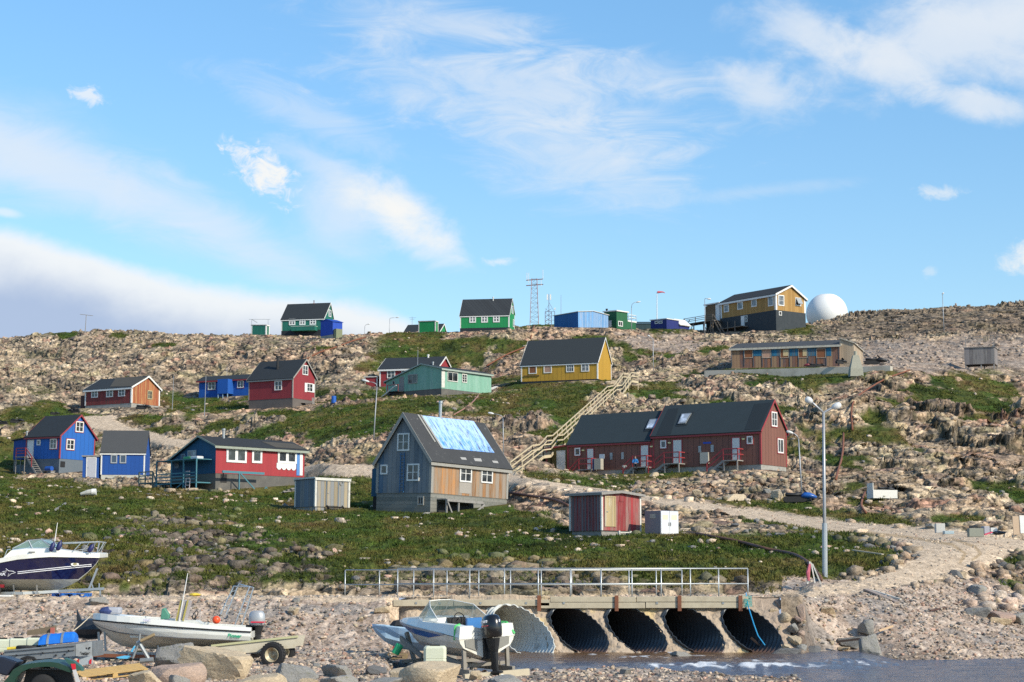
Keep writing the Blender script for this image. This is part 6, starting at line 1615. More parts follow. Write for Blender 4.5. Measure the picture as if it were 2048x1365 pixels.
# --- cabin cruiser on the road, left edge (bow to the right)
Yb = YE + 3.2; pb = F / Yb
def X4m(x, y): return ((x - 1680) / (7.877 * pb), (1262 - y) / (7.877 * pb))
org = Vector(at(*P('X4', 1680, 1262), Yb)); org.z = 2.52
cb = empty('cabin_boat', Matrix.Translation(org)); tag(cb, 'navy and white cabin cruiser on a trailer at the left edge of the road', 'boat')
kee = [(-7.2, .26), (-2.0, .26), (-1.55, .40), (-1.1, .66), (-.75, .97), (-.45, 1.28), (-.30, 1.53)]
shz = [(-7.2, 1.22), (-4.2, 1.28), (-3.2, 1.47), (-2.1, 1.57), (-.3, 1.545)]
shy = [(-7.2, 1.2), (-3.6, 1.25), (-2.6, 1.18), (-1.6, .95), (-.9, .58), (-.5, .28), (-.3, .06)]
chy = [(-7.2, 1.08), (-3.4, 1.08), (-2.6, .93), (-2.0, .66), (-1.5, .34), (-1.1, .03), (-.3, .012)]
chz = [(-7.2, .69), (-1.12, .70), (-.75, 1.0), (-.45, 1.31), (-.3, 1.54)]
st = []
for x in [-7.2, -6, -5, -4.2, -3.6, -3.2, -2.8, -2.4, -2.0, -1.7, -1.4, -1.12, -.9, -.75, -.6, -.45, -.36, -.3]:
 st.append((x, interp(kee, x), interp(chy, x), max(interp(chz, x), interp(kee, x) + .012), interp(shy, x), interp(shz, x)))
NAVY = paint('navy_gelcoat', (.006, .007, .045), .15, var=.1, coat=.5)
hb, rg = hull(cb, st, [paint('grey_antifouling', (.40, .41, .37), .5, dirt=(.27, .27, .24)), NAVY])
mb = MB(); rs = []
for r in rg:
 s = r[8]; y = s.y; z = s.z; ch = max(.02, y - .32)
 zc = z + .17 + (.62 * (1 if -3.9 < s.x < -1.9 else 0) if False else 0)
 rs.append([Vector((s.x, -y - .035, z - .01)), Vector((s.x, -y - .03, z + .16)), Vector((s.x, -ch, z + .19)), Vector((s.x, 0, z + .2)), Vector((s.x, ch, z + .19)), Vector((s.x, y + .03, z + .16)), Vector((s.x, y + .035, z - .01))])
rs.append([Vector((x_ + .0, y_, z_)) for x_, y_, z_ in ((-.02, -.15, 1.56), (-.02, -.16, 1.70), (-.02, -.1, 1.72), (-.02, 0, 1.73), (-.02, .1, 1.72), (-.02, .16, 1.70), (-.02, .15, 1.56))])
mb.loft(rs, 0, caps=True, closed=False)
mb.build('deck', GEL, cb)
tr = [(-3.84, 1.55, 1.02), (-3.55, 1.86, .98), (-3.0, 1.93, .95), (-2.1, 1.93, .80), (-1.2, 1.80, .50), (-.6, 1.73, .2)]
mb = MB(); mb.loft([[Vector((x, -w - .06, 1.5)), Vector((x, -w, z - .05)), Vector((x, -w * .7, z)), Vector((x, w * .7, z)), Vector((x, w, z - .05)), Vector((x, w + .06, 1.5))] for x, z, w in tr], 0, caps=True)
mb.build('trunk_cabin', GEL, cb)
wx_ = [X4m(285, 518), X4m(515, 385), X4m(700, 375), X4m(905, 412), X4m(880, 492)]
mb = MB(); fr = MB()
for sg in (-1, 1):
 pts = [Vector((wx_[0][0], sg * .96, 1.88)), Vector((wx_[1][0], sg * .80, wx_[1][1])), Vector((wx_[2][0], sg * .72, wx_[2][1] + .02)), Vector((wx_[4][0], sg * .78, 1.93))]
 mb.add(pts, [(0, 1, 2, 3)]);
 fr.tube([pts[0], pts[1], pts[2], pts[3]], .022, 6); fr.tube([pts[1], Vector((wx_[1][0] + .18, sg * .9, 1.9))], .02, 6)
a = [Vector((wx_[2][0], -.72, wx_[2][1] + .02)), Vector((wx_[2][0], .72, wx_[2][1] + .02)), Vector((wx_[4][0] + .1, .6, 1.94)), Vector((wx_[4][0] + .1, -.6, 1.94))]
mb.add(a, [(0, 1, 2, 3)]); fr.tube([a[0], a[1]], .022, 6)
wsn = mb.build('windscreen', SCREEN, cb); fr.build('screen_frame', ALU, wsn)
mb = MB()
for sg in (-1, 1):
 q = [(X4m(905, 425), .78), (X4m(1200, 415), .72), (X4m(1560, 402), .42), (X4m(1640, 410), .12)]
 mb.tube([Vector((p[0][0], sg * p[1], p[0][1])) for p in q], .017, 6)
 for (x, y), (x2, y2), w in (((1330, 410), (1210, 545), .66), ((1520, 405), (1475, 575), .4), ((1570, 410), (1545, 575), .35), ((1630, 415), (1550, 560), .15)):
  aa, bb = X4m(x, y), X4m(x2, y2); mb.tube([Vector((aa[0], sg * w, aa[1])), Vector((bb[0], sg * (w + .05), bb[1]))], .014, 6)
 aa, bb = X4m(1210, 545), X4m(1420, 510); mb.tube([Vector((aa[0], sg * .7, aa[1])), Vector((bb[0], sg * .5, bb[1]))], .012, 6)
 aa, bb = X4m(170, 650), X4m(215, 530); mb.tube([Vector((aa[0], sg * 1.05, aa[1])), Vector((bb[0], sg * 1.03, bb[1])), Vector((bb[0] + .12, sg * 1.02, bb[1] + .02))], .014, 6)
mb.build('bow_rail', ALU, cb)
aa, bb = X4m(946, 110), X4m(902, 425)
mb = MB(); mb.tube([Vector((bb[0], -.7, bb[1] - .1)), Vector((aa[0], -.7, aa[1]))], [.022, .012], 6); mb.build('antenna', TRIMW, cb)
FEND = paint('navy_fender', (.012, .016, .09), .5)
for x, y, x2, y2, w in ((935, 400, 880, 560, -.98), (1035, 385, 980, 545, -.92), (1500, 430, 1425, 570, -.5)):
 aa, bb = X4m(x, y), X4m(x2, y2); A3, B3 = Vector((aa[0], w, aa[1])), Vector((bb[0], w - .05, bb[1])); d = B3 - A3
 mb = MB(); mb.tube([A3, A3 + d * .12, A3 + d * .3, A3 + d * .8, A3 + d * .95, B3], [.02, .03, .095, .095, .06, .02], 12)
 o = mb.build('fender', FEND, None, cb.matrix_world.copy(), smooth=True); tag(o, {935: 'navy fender hung on the cabin boat rail, nearest the windscreen', 1035: 'navy fender hung on the cabin boat rail, second from the windscreen', 1500: 'navy fender hung at the bow rail of the cabin boat'}[x], 'fender')
aa = X4m(1220, 750); mb = MB(); mb.lathe([(.001, .02), (.10, .02), (.15, .0)], facem((aa[0], -(interp(shy, aa[0]) * .62 + .10), aa[1]), (1, -.42, 0)) @ Matrix.Diagonal((1, .55, 1, 1)), 20); mb.lathe([(.001, .03), (.075, .03), (.08, .018)], facem((aa[0], -(interp(shy, aa[0]) * .62 + .10), aa[1]), (1, -.42, 0)) @ Matrix.Diagonal((1, .5, 1, 1)), 20, 1)
def hully(x, z):
 a = [interp(chy, x), max(interp(chz, x), interp(kee, x) + .012)]; s_ = [interp(shy, x), interp(shz, x)]
 t = (z - a[1]) / (s_[1] - a[1]); t = max(0, min(1, t)); my = (a[0] + s_[0]) / 2 + .03
 return (a[0] + (my - a[0]) * t * 2) if t < .5 else (my + (s_[0] - my) * (t * 2 - 1))
mb = MB(); mm = facem((aa[0], -hully(aa[0], aa[1]) - .012, aa[1]), (1, .55, 0)); mb.lathe([(.001, .012), (.09, .012), (.16, .0)], mm @ Matrix.Diagonal((1, .55, 1, 1)), 20); mb.lathe([(.001, .02), (.08, .02), (.085, .012)], mm @ Matrix.Diagonal((1, .5, 1, 1)), 20, 1)
mb.build('porthole', [TRIMW, paint('brass_glass', (.25, .22, .10), .3)], cb)
WL = paint('white_lettering', (.75, .75, .78), .4)
mb = MB()
for y0, y1 in ((872, 752), (898, 778)):
 pp = []
 for k in range(15):
  t = k / 14; q = X4m(395 + (1442 - 395) * t, y0 + (y1 - y0) * t); pp.append(Vector((q[0], -hully(*q) - .006, q[1])))
 for p, q in zip(pp[:-1], pp[1:]): mb.beam(p, q, .008, .024, up=(0, 0, 1))
mb.build('hull_stripe', WL, cb)
c = X4m(95, 908); textobj('hull_lettering', 'SHARK', .165, WL, cb, facem((c[0] - .05, -hully(*c) - .012, c[1]), (1, 0, .03), (0, -.05, 1)), .25, .004, sx=1.35)
mb = MB()
pts = [(165, 870), (230, 858), (222, 820), (262, 855), (330, 862), (365, 882), (300, 900), (245, 940), (262, 898)]
pp = [X4m(*p) for p in pts]; mb.tube([Vector((p[0], -hully(*p) - .012, p[1])) for p in pp], .012, 5)
mb.build('shark_emblem', WL, cb)
q0, q1 = X4m(540, 575), X4m(640, 568); mb = MB(); mb.box(q0[0], -1.02, q1[1] - .02, q1[0], -.99, q1[1] + .02); mb.build('side_vent', BLACK, cb)
tq = empty('boat_trailer', Matrix.Translation(org)); tag(tq, 'galvanised trailer with black wheel under the navy cabin boat', 'trailer')
mb = MB()
p0, p1 = X4m(900, 1170), X4m(1640, 1128); mb.beam((p0[0], 0, p0[1]), (p1[0], 0, p1[1]), .1, .1)
for sg in (-1, 1): mb.beam((-7.0, sg * .55, .16), (p0[0] - 1.2, sg * .55, .16), .07, .11); mb.beam((p0[0] - 1.2, sg * .55, .16), (p0[0] + .1, 0, p0[1]), .07, .11)
p2, p3 = X4m(1400, 1140), X4m(1525, 815); mb.beam((p2[0], 0, p2[1]), (p3[0], 0, p3[1]), .09, .07); p4 = X4m(1475, 1145); p5 = X4m(1440, 1045); mb.beam((p4[0], 0, p4[1]), (p5[0], 0, p5[1]), .04, .04)
p6, p7 = X4m(1560, 1130), X4m(1560, 1045); mb.beam((p6[0], 0, p6[1]), (p7[0], 0, p7[1]), .04, .04); p8 = X4m(1580, 1200); mb.beam((p8[0], 0, .06), (p8[0], 0, p6[1]), .06, .06)
for x in (-2.6, -3.5, -4.4):
 mb.box(x - .04, -.7, .12, x + .04, .7, .2)
 for sg in (-1, 1): mb.beam((x, sg * .5, .16), (x, sg * .62, .5), .05, .05)
mb.build('frame', GALV, tq)
mb = MB(); wq = X4m(1385, 970); mb.tube([(wq[0], -.06, wq[1]), (wq[0], .06, wq[1])], .1, 14); mb.build('winch', BLACK, tq)
mb = MB(); p = X4m(160, 1085); mb.box(p[0] - .2, -1.0, .38, p[0] + .03, -.9, .5); mb.build('tail_light', paint('dark_red_lens', (.25, .01, .015), .3), tq)
for sg in (-1, 1):
 mb = MB(); x = X4m(10, 1200)[0]; mb.lathe([(.12, -.09), (.27, -.1), (.3, -.05), (.3, .05), (.27, .1), (.12, .09)], Matrix.Translation((x, sg * .95, .3)) @ Matrix.Rotation(math.pi / 2, 4, 'X'), 24)
 w = mb.build('wheel', RUBBER, tq, smooth=True); mb = MB(); mb.lathe([(.001, .02), (.08, .04), (.17, .02), (.18, .09)], Matrix.Translation((x, sg * .95, .3)) @ Matrix.Rotation(math.pi / 2 * -sg * -1, 4, 'X'), 20); mb.build('rim', GALV, w)
def pallet(name, label, M, m, L_=1.2, W_=.8, group=None):
 mb = MB()
 for k in range(5): mb.box(-L_ / 2, -W_ / 2 + k * (W_ - .12) / 4, .122, L_ / 2, -W_ / 2 + .12 + k * (W_ - .12) / 4, .144)
 for k in range(3): mb.box(-L_ / 2, -W_ / 2 + k * (W_ - .1) / 2, 0, L_ / 2, -W_ / 2 + .1 + k * (W_ - .1) / 2, .022); mb.box(-L_ / 2 + k * (L_ - .1) / 2, -W_ / 2, .1, -L_ / 2 + .1 + k * (L_ - .1) / 2, W_ / 2, .1215)
 for i in range(3):
  for k in range(3): mb.box(-L_ / 2 + i * (L_ - .14) / 2, -W_ / 2 + k * (W_ - .1) / 2 + .001, .0225, -L_ / 2 + .14 + i * (L_ - .14) / 2, -W_ / 2 + .099 + k * (W_ - .1) / 2, .0995)
 return tag(mb.build(name, m, None, M), label, 'pallet')
px_ = X4m(1205, 1255); BP = paint('blue_pallet_paint', (.008, .13, .48), .6, dirt=(.10, .12, .2))
pallet('pallet', 'blue painted pallet, right one under the trailer drawbar of the cabin boat', Matrix.Translation(org + Vector((px_[0] + .23, -.9, .02))), BP, 1.0, .8)
pallet('pallet', 'blue painted pallet, left one under the trailer drawbar of the cabin boat', Matrix.Translation(org + Vector((px_[0] - .45, -.2, .02))), paint('dark_blue_pallet', (.006, .05, .22), .6), .75, .8)
mb = MB(); mb.box(-.35, -.25, 0, .35, .25, .09); tag(mb.build('float_block', TRIMW, None, Matrix.Translation(org + Vector((X4m(190, 1200)[0], -1.2, .01))), bevel=.03), 'flat white foam block lying beside the trailer wheel of the cabin boat', 'block')
# --- white open boat (bow to the left)
Yw = 57.2; pw = F / Yw; zg = .80
def Wx(u): return (u - 185) / pw
def Wz(v): return (1320 - v) / pw
ow = at(185, 1320, Yw); ow.z = 3.2 - 160 / pw
wb = empty('open_boat', Matrix.Translation(ow)); tag(wb, 'white open motorboat with arch frame and grey outboard on a trailer', 'boat')
st = []
for x, kz, cy, cz, sy, sz in [(0.0, 1.12, .03, 1.15, .12, 1.22), (.12, 1.0, .10, 1.07, .30, 1.215), (.3, .86, .22, 1.0, .48, 1.205), (.55, .62, .38, .93, .66, 1.19), (.85, .46, .55, .87, .80, 1.165), (1.25, .38, .70, .82, .90, 1.14), (1.9, .36, .84, .77, .97, 1.08), (2.7, .37, .92, .72, 1.0, 1.02), (3.6, .39, .95, .68, 1.0, .96), (4.6, .42, .95, .64, .98, .90), (4.82, .43, .95, .63, .97, .89)]:
 st.append((x, kz, cy, cz, sy, sz))
hb, rgw = hull(wb, st, [paint('cream_bottom', (.58, .57, .50), .4, dirt=(.40, .38, .30), dirt_amt=.4), GEL])
strip(wb, rgw, 0, -.02, .025, .03, BLACK, 'rub_rail'); strip(wb, rgw, 2, -.012, .012, .02, paint('grey_rub', (.10, .09, .09)), 'spray_rail')
mb = MB(); rs = []
top = [(0, 1.42), (.3, 1.42), (1.2, 1.33), (2.4, 1.24), (2.7, 1.2), (3.1, 1.12), (4.82, 1.02)]
for r in rgw:
 s = r[8]; z1 = interp(top, s.x); y = s.y; yi = max(.02, y - .22)
 fl = .72 if s.x > .9 else z1 - .03
 rs.append([Vector((s.x, -y, s.z + .02)), Vector((s.x, -y + .05, z1)), Vector((s.x, -yi, z1)), Vector((s.x, -yi + .03 if s.x > .9 else -yi * .5, fl)), Vector((s.x, yi - .03 if s.x > .9 else yi * .5, fl)), Vector((s.x, yi, z1)), Vector((s.x, y - .05, z1)), Vector((s.x, y, s.z + .02))])
mb.loft(rs, 0, caps=True, closed=False); mb.build('gunwale', GEL, wb)
mb = MB(); mb.box(2.55, -.35, .73, 3.1, .35, 1.22); mb.prism([(3.1, -.35, 1.22), (3.4, -.35, 1.0), (3.4, -.35, .73), (3.1, -.35, .73)], (0, .7, 0)); mb.build('console', GEL, wb)
mb = MB(); mb.prism([(Wx(353), -.33, Wz(1239)), (Wx(367), -.33, Wz(1240)), (Wx(376), -.33, Wz(1202)), (Wx(363), -.33, Wz(1200))], (0, .66, 0)); mb.build('console_screen', paint('scratched_perspex', (.42, .38, .38), .35), wb)
mb = MB()
for u0, u1 in ((353, 362), (366, 375)): mb.beam((Wx(u0), -.36, Wz(1240)), (Wx(u1), -.36, Wz(1200)), .05, .03)
mb.build('screen_frame', paint('yellow_edge', (.40, .33, .08)), wb)
mb = MB(); mb.tube([(Wx(359), -.4, Wz(1240)), (Wx(374), -.4, Wz(1147))], [.02, .012], 6); mb.build('whip_antenna', TRIMW, wb)
mb = MB(); c = Vector((Wx(387), -.1, Wz(1229))); mb.tube([c + Vector((.09 * math.cos(t) * .4 + .05 * math.sin(t), .17 * math.cos(t), .12 * math.sin(t))) for t in [2 * math.pi * k / 14 for k in range(15)]], .015, 6); mb.tube([c, Vector((3.05, -.1, 1.05))], .02, 6); mb.build('steering_wheel', BLACK, wb)
mb = MB()
for sg, (ax, ay), (bx, by), (cx_, cy_), (dx_, dy_) in ((-1, X4m and (440, 655), (610, 205), (525, 655), (655, 215)), (1, (170, 540), (325, 200), (240, 540), (385, 175))):
 def q(a, b): u, v = P('X3', a, b); return Vector((Wx(u), sg * .82, Wz(v)))
 A1, B1, C1, D1 = q(ax, ay), q(bx, by), q(cx_, cy_), q(dx_, dy_)
 mb.tube([A1, B1], .02, 6); mb.tube([C1, D1], .02, 6)
 for t in (.3, .62, .8): mb.tube([A1.lerp(B1, t), C1.lerp(D1, t)], .013, 6)
 if sg == -1: L1, L2 = B1, D1
 else: mb.tube([L1, B1], .02, 6); mb.tube([L2, D1], .02, 6)
mb.build('arch_frame', ALU, wb)
outboard(wb, Matrix.Translation((4.80, 0, 1.06)) @ Matrix.Rotation(math.pi, 4, 'Z'), .78, paint('silver_cowling', (.42, .43, .44), .35, .3), BLACK, stripe=paint('red_stripe', (.6, .03, .06), .4))
textobj('hull_lettering', 'Pioner', .15, paint('green_lettering', (.03, .42, .22)), wb, facem((4.35, -1.005, .78), (1, 0, -.055)), .1, .003)
textobj('bow_number', 'NNC', .09, paint('faded_lilac', (.45, .42, .62)), wb, facem((1.78, -1.0, 1.23), (1, .08, -.06), (0, .06, 1)), 0, .002)
bu = gfind; mb = MB(); mb.lathe([(.12 * math.sin(t), -.12 * math.cos(t)) for t in [math.pi * k / 12 for k in range(13)]] , Matrix.Identity(4), 20)
tag(mb.build('buoy', paint('orange_buoy', (.85, .085, .02), .4), None, Matrix.Translation(ow + Vector((Wx(434), -.6, Wz(1238)))), smooth=True), 'orange ball buoy lying on the gunwale of the white open boat', 'buoy')
mb = MB(); mb.prism([(-.13, -.05, 0), (.1, -.05, 0), (.13, -.05, .12), (-.02, -.05, .34), (-.1, -.05, .3)], (0, .25, 0)); tag(mb.build('bailer', paint('green_bailer', (.08, .25, .17), .5), None, Matrix.Translation(ow + Vector((Wx(333), -.55, Wz(1237)))), bevel=.02), 'pointed green plastic bailer standing in the white open boat', 'bailer')
mb = MB(); mb.lathe([(.001, .0), (.16, .02), (.2, .1), (.14, .2), (.001, .24)], Matrix.Diagonal((1.3, 1, 1, 1)), 14); o = mb.build('cover', paint('navy_cover', (.03, .05, .15), .7), None, Matrix.Translation(ow + Vector((Wx(212), .0, 1.38)))); tag(o, 'folded navy cover on the bow of the white open boat', 'cover')
mb = MB(); mb.box(-.22, -.2, 0, .2, .2, .22); tag(mb.build('foredeck_bag', paint('pale_grey_bag', (.35, .36, .4), .7), None, Matrix.Translation(ow + Vector((Wx(226), .05, 1.38))), bevel=.07), 'pale grey bag beside the navy cover on the open boat bow', 'bag')
tw = empty('boat_trailer', Matrix.Translation(ow)); tag(tw, 'low trailer with plank sides and knobbly black wheel under the white open boat', 'trailer')
mb = MB()
for sg in (-1, 1): mb.prism([(Wx(330), sg * 1.0 - .04, Wz(1300)), (Wx(430), sg * 1.0 - .04, Wz(1288)), (Wx(597), sg * 1.0 - .04, Wz(1270)), (Wx(593), sg * 1.0 - .04, Wz(1291)), (Wx(470), sg * 1.0 - .04, Wz(1304)), (Wx(330), sg * 1.0 - .04, Wz(1312))], (0, .08, 0))
mb.build('side_plank', paint('pale_plank', (.56, .50, .38), .8, dirt=(.4, .33, .2)), tw)
mb = MB(); mb.beam((Wx(430), -1.06, Wz(1287)), (Wx(598), -1.06, Wz(1269)), .05, .06); mb.build('edge_batten', paint('greenish_batten', (.50, .48, .27), .8), tw)
mb = MB(); mb.beam((Wx(188), -.2, Wz(1302)), (Wx(340), -.2, Wz(1305)), .08, .09); mb.beam((Wx(340), -.6, Wz(1306)), (Wx(560), -.6, Wz(1298)), .09, .1)
for u in (200, 212): mb.beam((Wx(u), -.1, Wz(1300)), (Wx(u - 3), -.1, Wz(1262)), .06, .06)
for u in (318, 420): mb.beam((Wx(u), -.3, Wz(1306)), (Wx(u), -.3, Wz(1288)), .05, .05)
mb.tube([(Wx(551), -1.15, Wz(1304)), (Wx(551), 1.15, Wz(1304))], .05, 8); mb.build('frame', STEEL, tw)
mb = MB(); mb.beam((Wx(186), -.26, Wz(1307)), (Wx(345), -.26, Wz(1311)), .05, .1); mb.build('rusty_beam', RUST, tw)
for sg in (-1, 1):
 Mw = Matrix.Translation((Wx(551), sg * 1.2, Wz(1304))) @ Matrix.Rotation(math.radians(-14) if sg < 0 else 0, 4, 'Z') @ Matrix.Rotation(math.pi / 2, 4, 'X')
 mb = MB(); R_ = 23.5 / pw * 1.02
 mb.lathe([(R_ * .56, -.10), (R_ * .70, -.125), (R_ * .93, -.12), (R_, -.075), (R_, .075), (R_ * .93, .12), (R_ * .70, .125), (R_ * .56, .10)], Mw, 40)
 for k in range(26):
  t = 2 * math.pi * k / 26; ca, sa = math.cos(t), math.sin(t)
  for off in (-.085, .012):
   mb.add([Mw @ Vector((ca * rr - sa * tt, sa * rr + ca * tt, zz)) for rr in (R_ * .97, R_ * 1.045) for tt, zz in ((-.02 + off * .15, off), (.02 + off * .15, off), (.02 + off * .15, off + .075), (-.02 + off * .15, off + .075))], [(0, 1, 2, 3), (7, 6, 5, 4), (0, 4, 5, 1), (1, 5, 6, 2), (2, 6, 7, 3), (3, 7, 4, 0)])
 w = mb.build('wheel', RUBBER, tw)
 mb = MB(); mb.lathe([(.001, .02), (R_ * .16, .03), (R_ * .18, .0), (R_ * .34, -.02), (R_ * .42, .05), (R_ * .50, .07), (R_ * .555, .12), (R_ * .58, .12), (R_ * .575, .06)], Mw, 32); mb.build('rim', paint('rusty_cream_rim', (.50, .44, .30), .5, .2, var=.3, scale=5, dirt=(.20, .08, .02), dirt_amt=.9), w, smooth=True)
mb = MB()
def S(x, y, Y=55.6): return at(*P('X2', x, y), Y)
mb.tube([S(640, 1075), S(720, 875)], .035, 8); mb.tube([S(830, 1075), S(715, 880)], .055, 8); mb.tube([S(690, 890), S(890, 800)], .06, 8); mb.tube([S(730, 1105), S(890, 1090)], .075, 10); mb.tube([S(720, 870), S(728, 775)], .03, 8)
ws = mb.build('winch_stand', STEEL); tag(ws, 'steel A-frame winch stand with wooden bumper in front of the white open boat', 'stand')
mb = MB(); mb.tube([S(735, 865, 55.5), S(905, 785, 55.5)], .05, 6); mb.build('wooden_bumper', paint('worn_timber', (.33, .24, .13), .85), ws)
mb = MB(); mb.tube([S(370, 1095), S(470, 1100), S(560, 1070), S(610, 1000), S(700, 880)], .018, 6); tag(mb.build('tow_rope', paint('cream_rope', (.55, .48, .36), .9)), 'cream rope slung from the winch stand down to the gravel', 'rope')
mb = MB(); mb.prism([S(438, 1060, 55.3), S(520, 1045, 55.3), S(600, 1050, 55.3), S(575, 1080, 55.3), S(470, 1078, 55.3)], (0, .3, 0)); mb.prism([S(615, 990, 55.4), S(655, 925, 55.4), S(668, 935, 55.4), S(632, 1000, 55.4)], (0, .1, 0)); tag(mb.build('blue_cloth', paint('sky_blue_cloth', (.10, .45, .72), .8)), 'bright blue cloth lying at the foot of the winch stand', 'cloth')
def bucket(name, label, cat, u, vb, wpx, hpx, Y, m, taper=.85):
 p = at(u, vb, Y); k = F / Y; r = wpx / 2 / k; h = hpx / k
 mb = MB(); mb.lathe([(.001, 0), (r * taper, 0), (r, h), (r * 1.06, h), (r * 1.04, h + .02), (r * .93, h + .01), (r * .8, .03), (.001, .03)], None, 20)
 return tag(mb.build(name, m, None, Matrix.Translation(p), smooth=False), label, cat)
bucket('tub', 'blue-grey plastic tub under the bow of the white open boat', 'tub', 217, 1318, 28, 12, 57.6, paint('blue_grey_plastic', (.16, .27, .30), .5)); bucket('tub', 'yellow-green plastic tub under the white open boat', 'tub', 282, 1316, 22, 12, 57.8, paint('olive_yellow_plastic', (.30, .31, .05), .5))
mb = MB(); mb.loft([[Vector((x, w * math.cos(t), .35 + w * .9 * math.sin(t))) for t in [math.pi * 2 * k / 12 for k in range(12)]] for x, w in ((-.42, .06), (-.3, .3), (.0, .36), (.3, .33), (.42, .12))]); mb.prism([(-.35, -.05, .6), (-.2, -.05, .6), (-.36, -.05, .95)], (0, .1, 0))
p = at(176, 1282, 58.2); tag(mb.build('black_sack', paint('black_plastic', (.02, .024, .03), .35), None, Matrix.Translation(p), smooth=False), 'black plastic bundle hanging in front of the white boat bow', 'bundle')
mb = MB(); mb.tube([at(186, 1228, 57.3), at(160, 1252, 56.8), at(146, 1263, 56.4)], .014, 6); tag(mb.build('mooring_rope', paint('cream_rope', ())), 'rope running down from the bow of the white open boat', 'rope')
# --- bowrider with black outboard (bow left and away)
Ys = 55.6; psi = math.radians(31)
os_ = at(975, 1319, Ys)
Ms = Matrix.Translation(os_) @ Matrix.Rotation(math.pi / 2 + psi, 4, 'Z') @ Matrix.Rotation(math.radians(-1.0), 4, 'Y') @ Matrix.Rotation(math.radians(-3), 4, 'X')
bs = empty('bowrider_boat', Ms); tag(bs, 'white bowrider with blue side stripe and black outboard, on a wooden cradle', 'boat')
st = []
for x, kz, cy, cz, sy, sz in [(0, .0, .78, .36, .93, .66), (.02, .0, .78, .36, .93, .66), (.8, .0, .80, .36, .97, .74), (1.8, .0, .78, .38, .99, .82), (2.8, .03, .66, .44, .93, .88), (3.5, .10, .50, .53, .82, .92), (4.1, .24, .32, .64, .64, .95), (4.5, .42, .17, .74, .42, .97), (4.75, .62, .07, .84, .22, .98), (4.9, .86, .02, .93, .07, .99)]:
 st.append((x, kz, cy, cz, sy, sz))
hb, rgs = hull(bs, st, [GELD, GELD])
for sg, k in ((-1, 0), (1, 8)):
 mb = MB()
 for i in range(2, len(rgs) - 1):
  a, b = rgs[i][k], rgs[i + 1][k]; t0 = max(0, (i - 2) / (len(rgs) - 3)); w0 = .17 if i < 5 else .13
  m0, m1 = rgs[i][k + (1 if k == 0 else -1)], rgs[i + 1][k + (1 if k == 0 else -1)]
  f0 = (.10 if i == 2 else .98) if i < 6 else .7; f1 = .98 if i < 5 else .7
  o = Vector((0, sg * .02, 0))
  mb.add([a + o - Vector((0, 0, .03)), b + o - Vector((0, 0, .03)), b.lerp(m1, f1) + o, a.lerp(m0, f0) + o], [(0, 1, 2, 3)])
 mb.build('blue_stripe', paint('blue_gelcoat', (.012, .095, .32), .3), bs)
strip(bs, rgs, 0, -.03, .03, .035, paint('grey_rub_rail', (.33, .32, .32)), 'rub_rail', i0=2)
mb = MB(); rs = []
for x, z1, yi, fl in ((0.0, .98, .62, .55), (.35, 1.02, .66, .42), (.5, 1.02, .68, .40), (1.6, 1.04, .70, .38), (2.3, 1.05, .66, .40), (2.55, 1.12, .45, 1.1), (3.4, 1.10, .35, 1.1), (4.2, 1.07, .2, 1.08), (4.7, 1.04, .1, 1.05), (4.92, 1.02, .01, 1.03)):
 y = interp([(s[0], s[4]) for s in st], x); sz = interp([(s[0], s[5]) for s in st], x)
 rs.append([Vector((x, -y, sz + .02)), Vector((x, -y + .10, z1)), Vector((x, -yi, z1 + .01)), Vector((x, -yi + .02, fl)), Vector((x, yi - .02, fl)), Vector((x, yi, z1 + .01)), Vector((x, y - .10, z1)), Vector((x, y, sz + .02))])
mb.loft(rs, 0, caps=True, closed=False); mb.build('deck', GEL, bs)
for sg in (-1, 1):
 mb = MB(); mb.prism([(-.02, sg * .40, .62), (-.02, sg * .93, .62), (-.02, sg * .88, .99), (-.02, sg * .45, .99)], (.3, 0, 0)); mb.build('transom_wing', GEL, bs)
 mb = MB(); mb.prism([(-.03, sg * .34, .26), (-.03, sg * .72, .40), (-.03, sg * .74, .60), (-.03, sg * .34, .60)], (.02, 0, 0)); mb.build('transom_panel', paint('grey_transom_panel', (.22, .215, .19), .6), bs)
mb = MB(); fr = MB()
b0 = [Vector((1.5, .86, 1.06)), Vector((2.3, .84, 1.08)), Vector((3.35, .42, 1.12)), Vector((3.45, 0, 1.13)), Vector((3.35, -.42, 1.12)), Vector((2.3, -.84, 1.08)), Vector((1.5, -.86, 1.06))]
t0 = [Vector((1.35, .84, 1.12)), Vector((2.0, .74, 1.48)), Vector((2.72, .36, 1.62)), Vector((2.78, 0, 1.63)), Vector((2.72, -.36, 1.62)), Vector((2.0, -.74, 1.48)), Vector((1.35, -.84, 1.12))]
for i in range(6): mb.add([b0[i], b0[i + 1], t0[i + 1], t0[i]], [(0, 1, 2, 3)]); fr.tube([b0[i], t0[i]], .009, 6);
fr.tube(t0, .014, 8); fr.tube(b0, .010, 6)
wsn = mb.build('windscreen', SCREEN, bs); fr.build('screen_frame', GEL, wsn)
mb = MB(); c = Vector((2.2, -.35, 1.08)); mb.tube([c + Vector((.05 * math.sin(t), .17 * math.cos(t), .16 * math.sin(t))) for t in [2 * math.pi * k / 14 for k in range(15)]], .016, 6); mb.tube([c, c + Vector((.3, 0, -.1))], .02, 6); mb.build('steering_wheel', BLACK, bs)
mb = MB(); mb.box(1.3, -.6, .42, 1.7, -.1, .75); mb.box(1.28, -.6, .75, 1.38, -.1, 1.12); mb.build('seat', paint('blue_seat', (.03, .16, .4), .6), bs); mb = MB(); mb.box(2.3, -.62, .5, 2.6, -.1, 1.1); mb.build('dashboard', BLACK, bs)
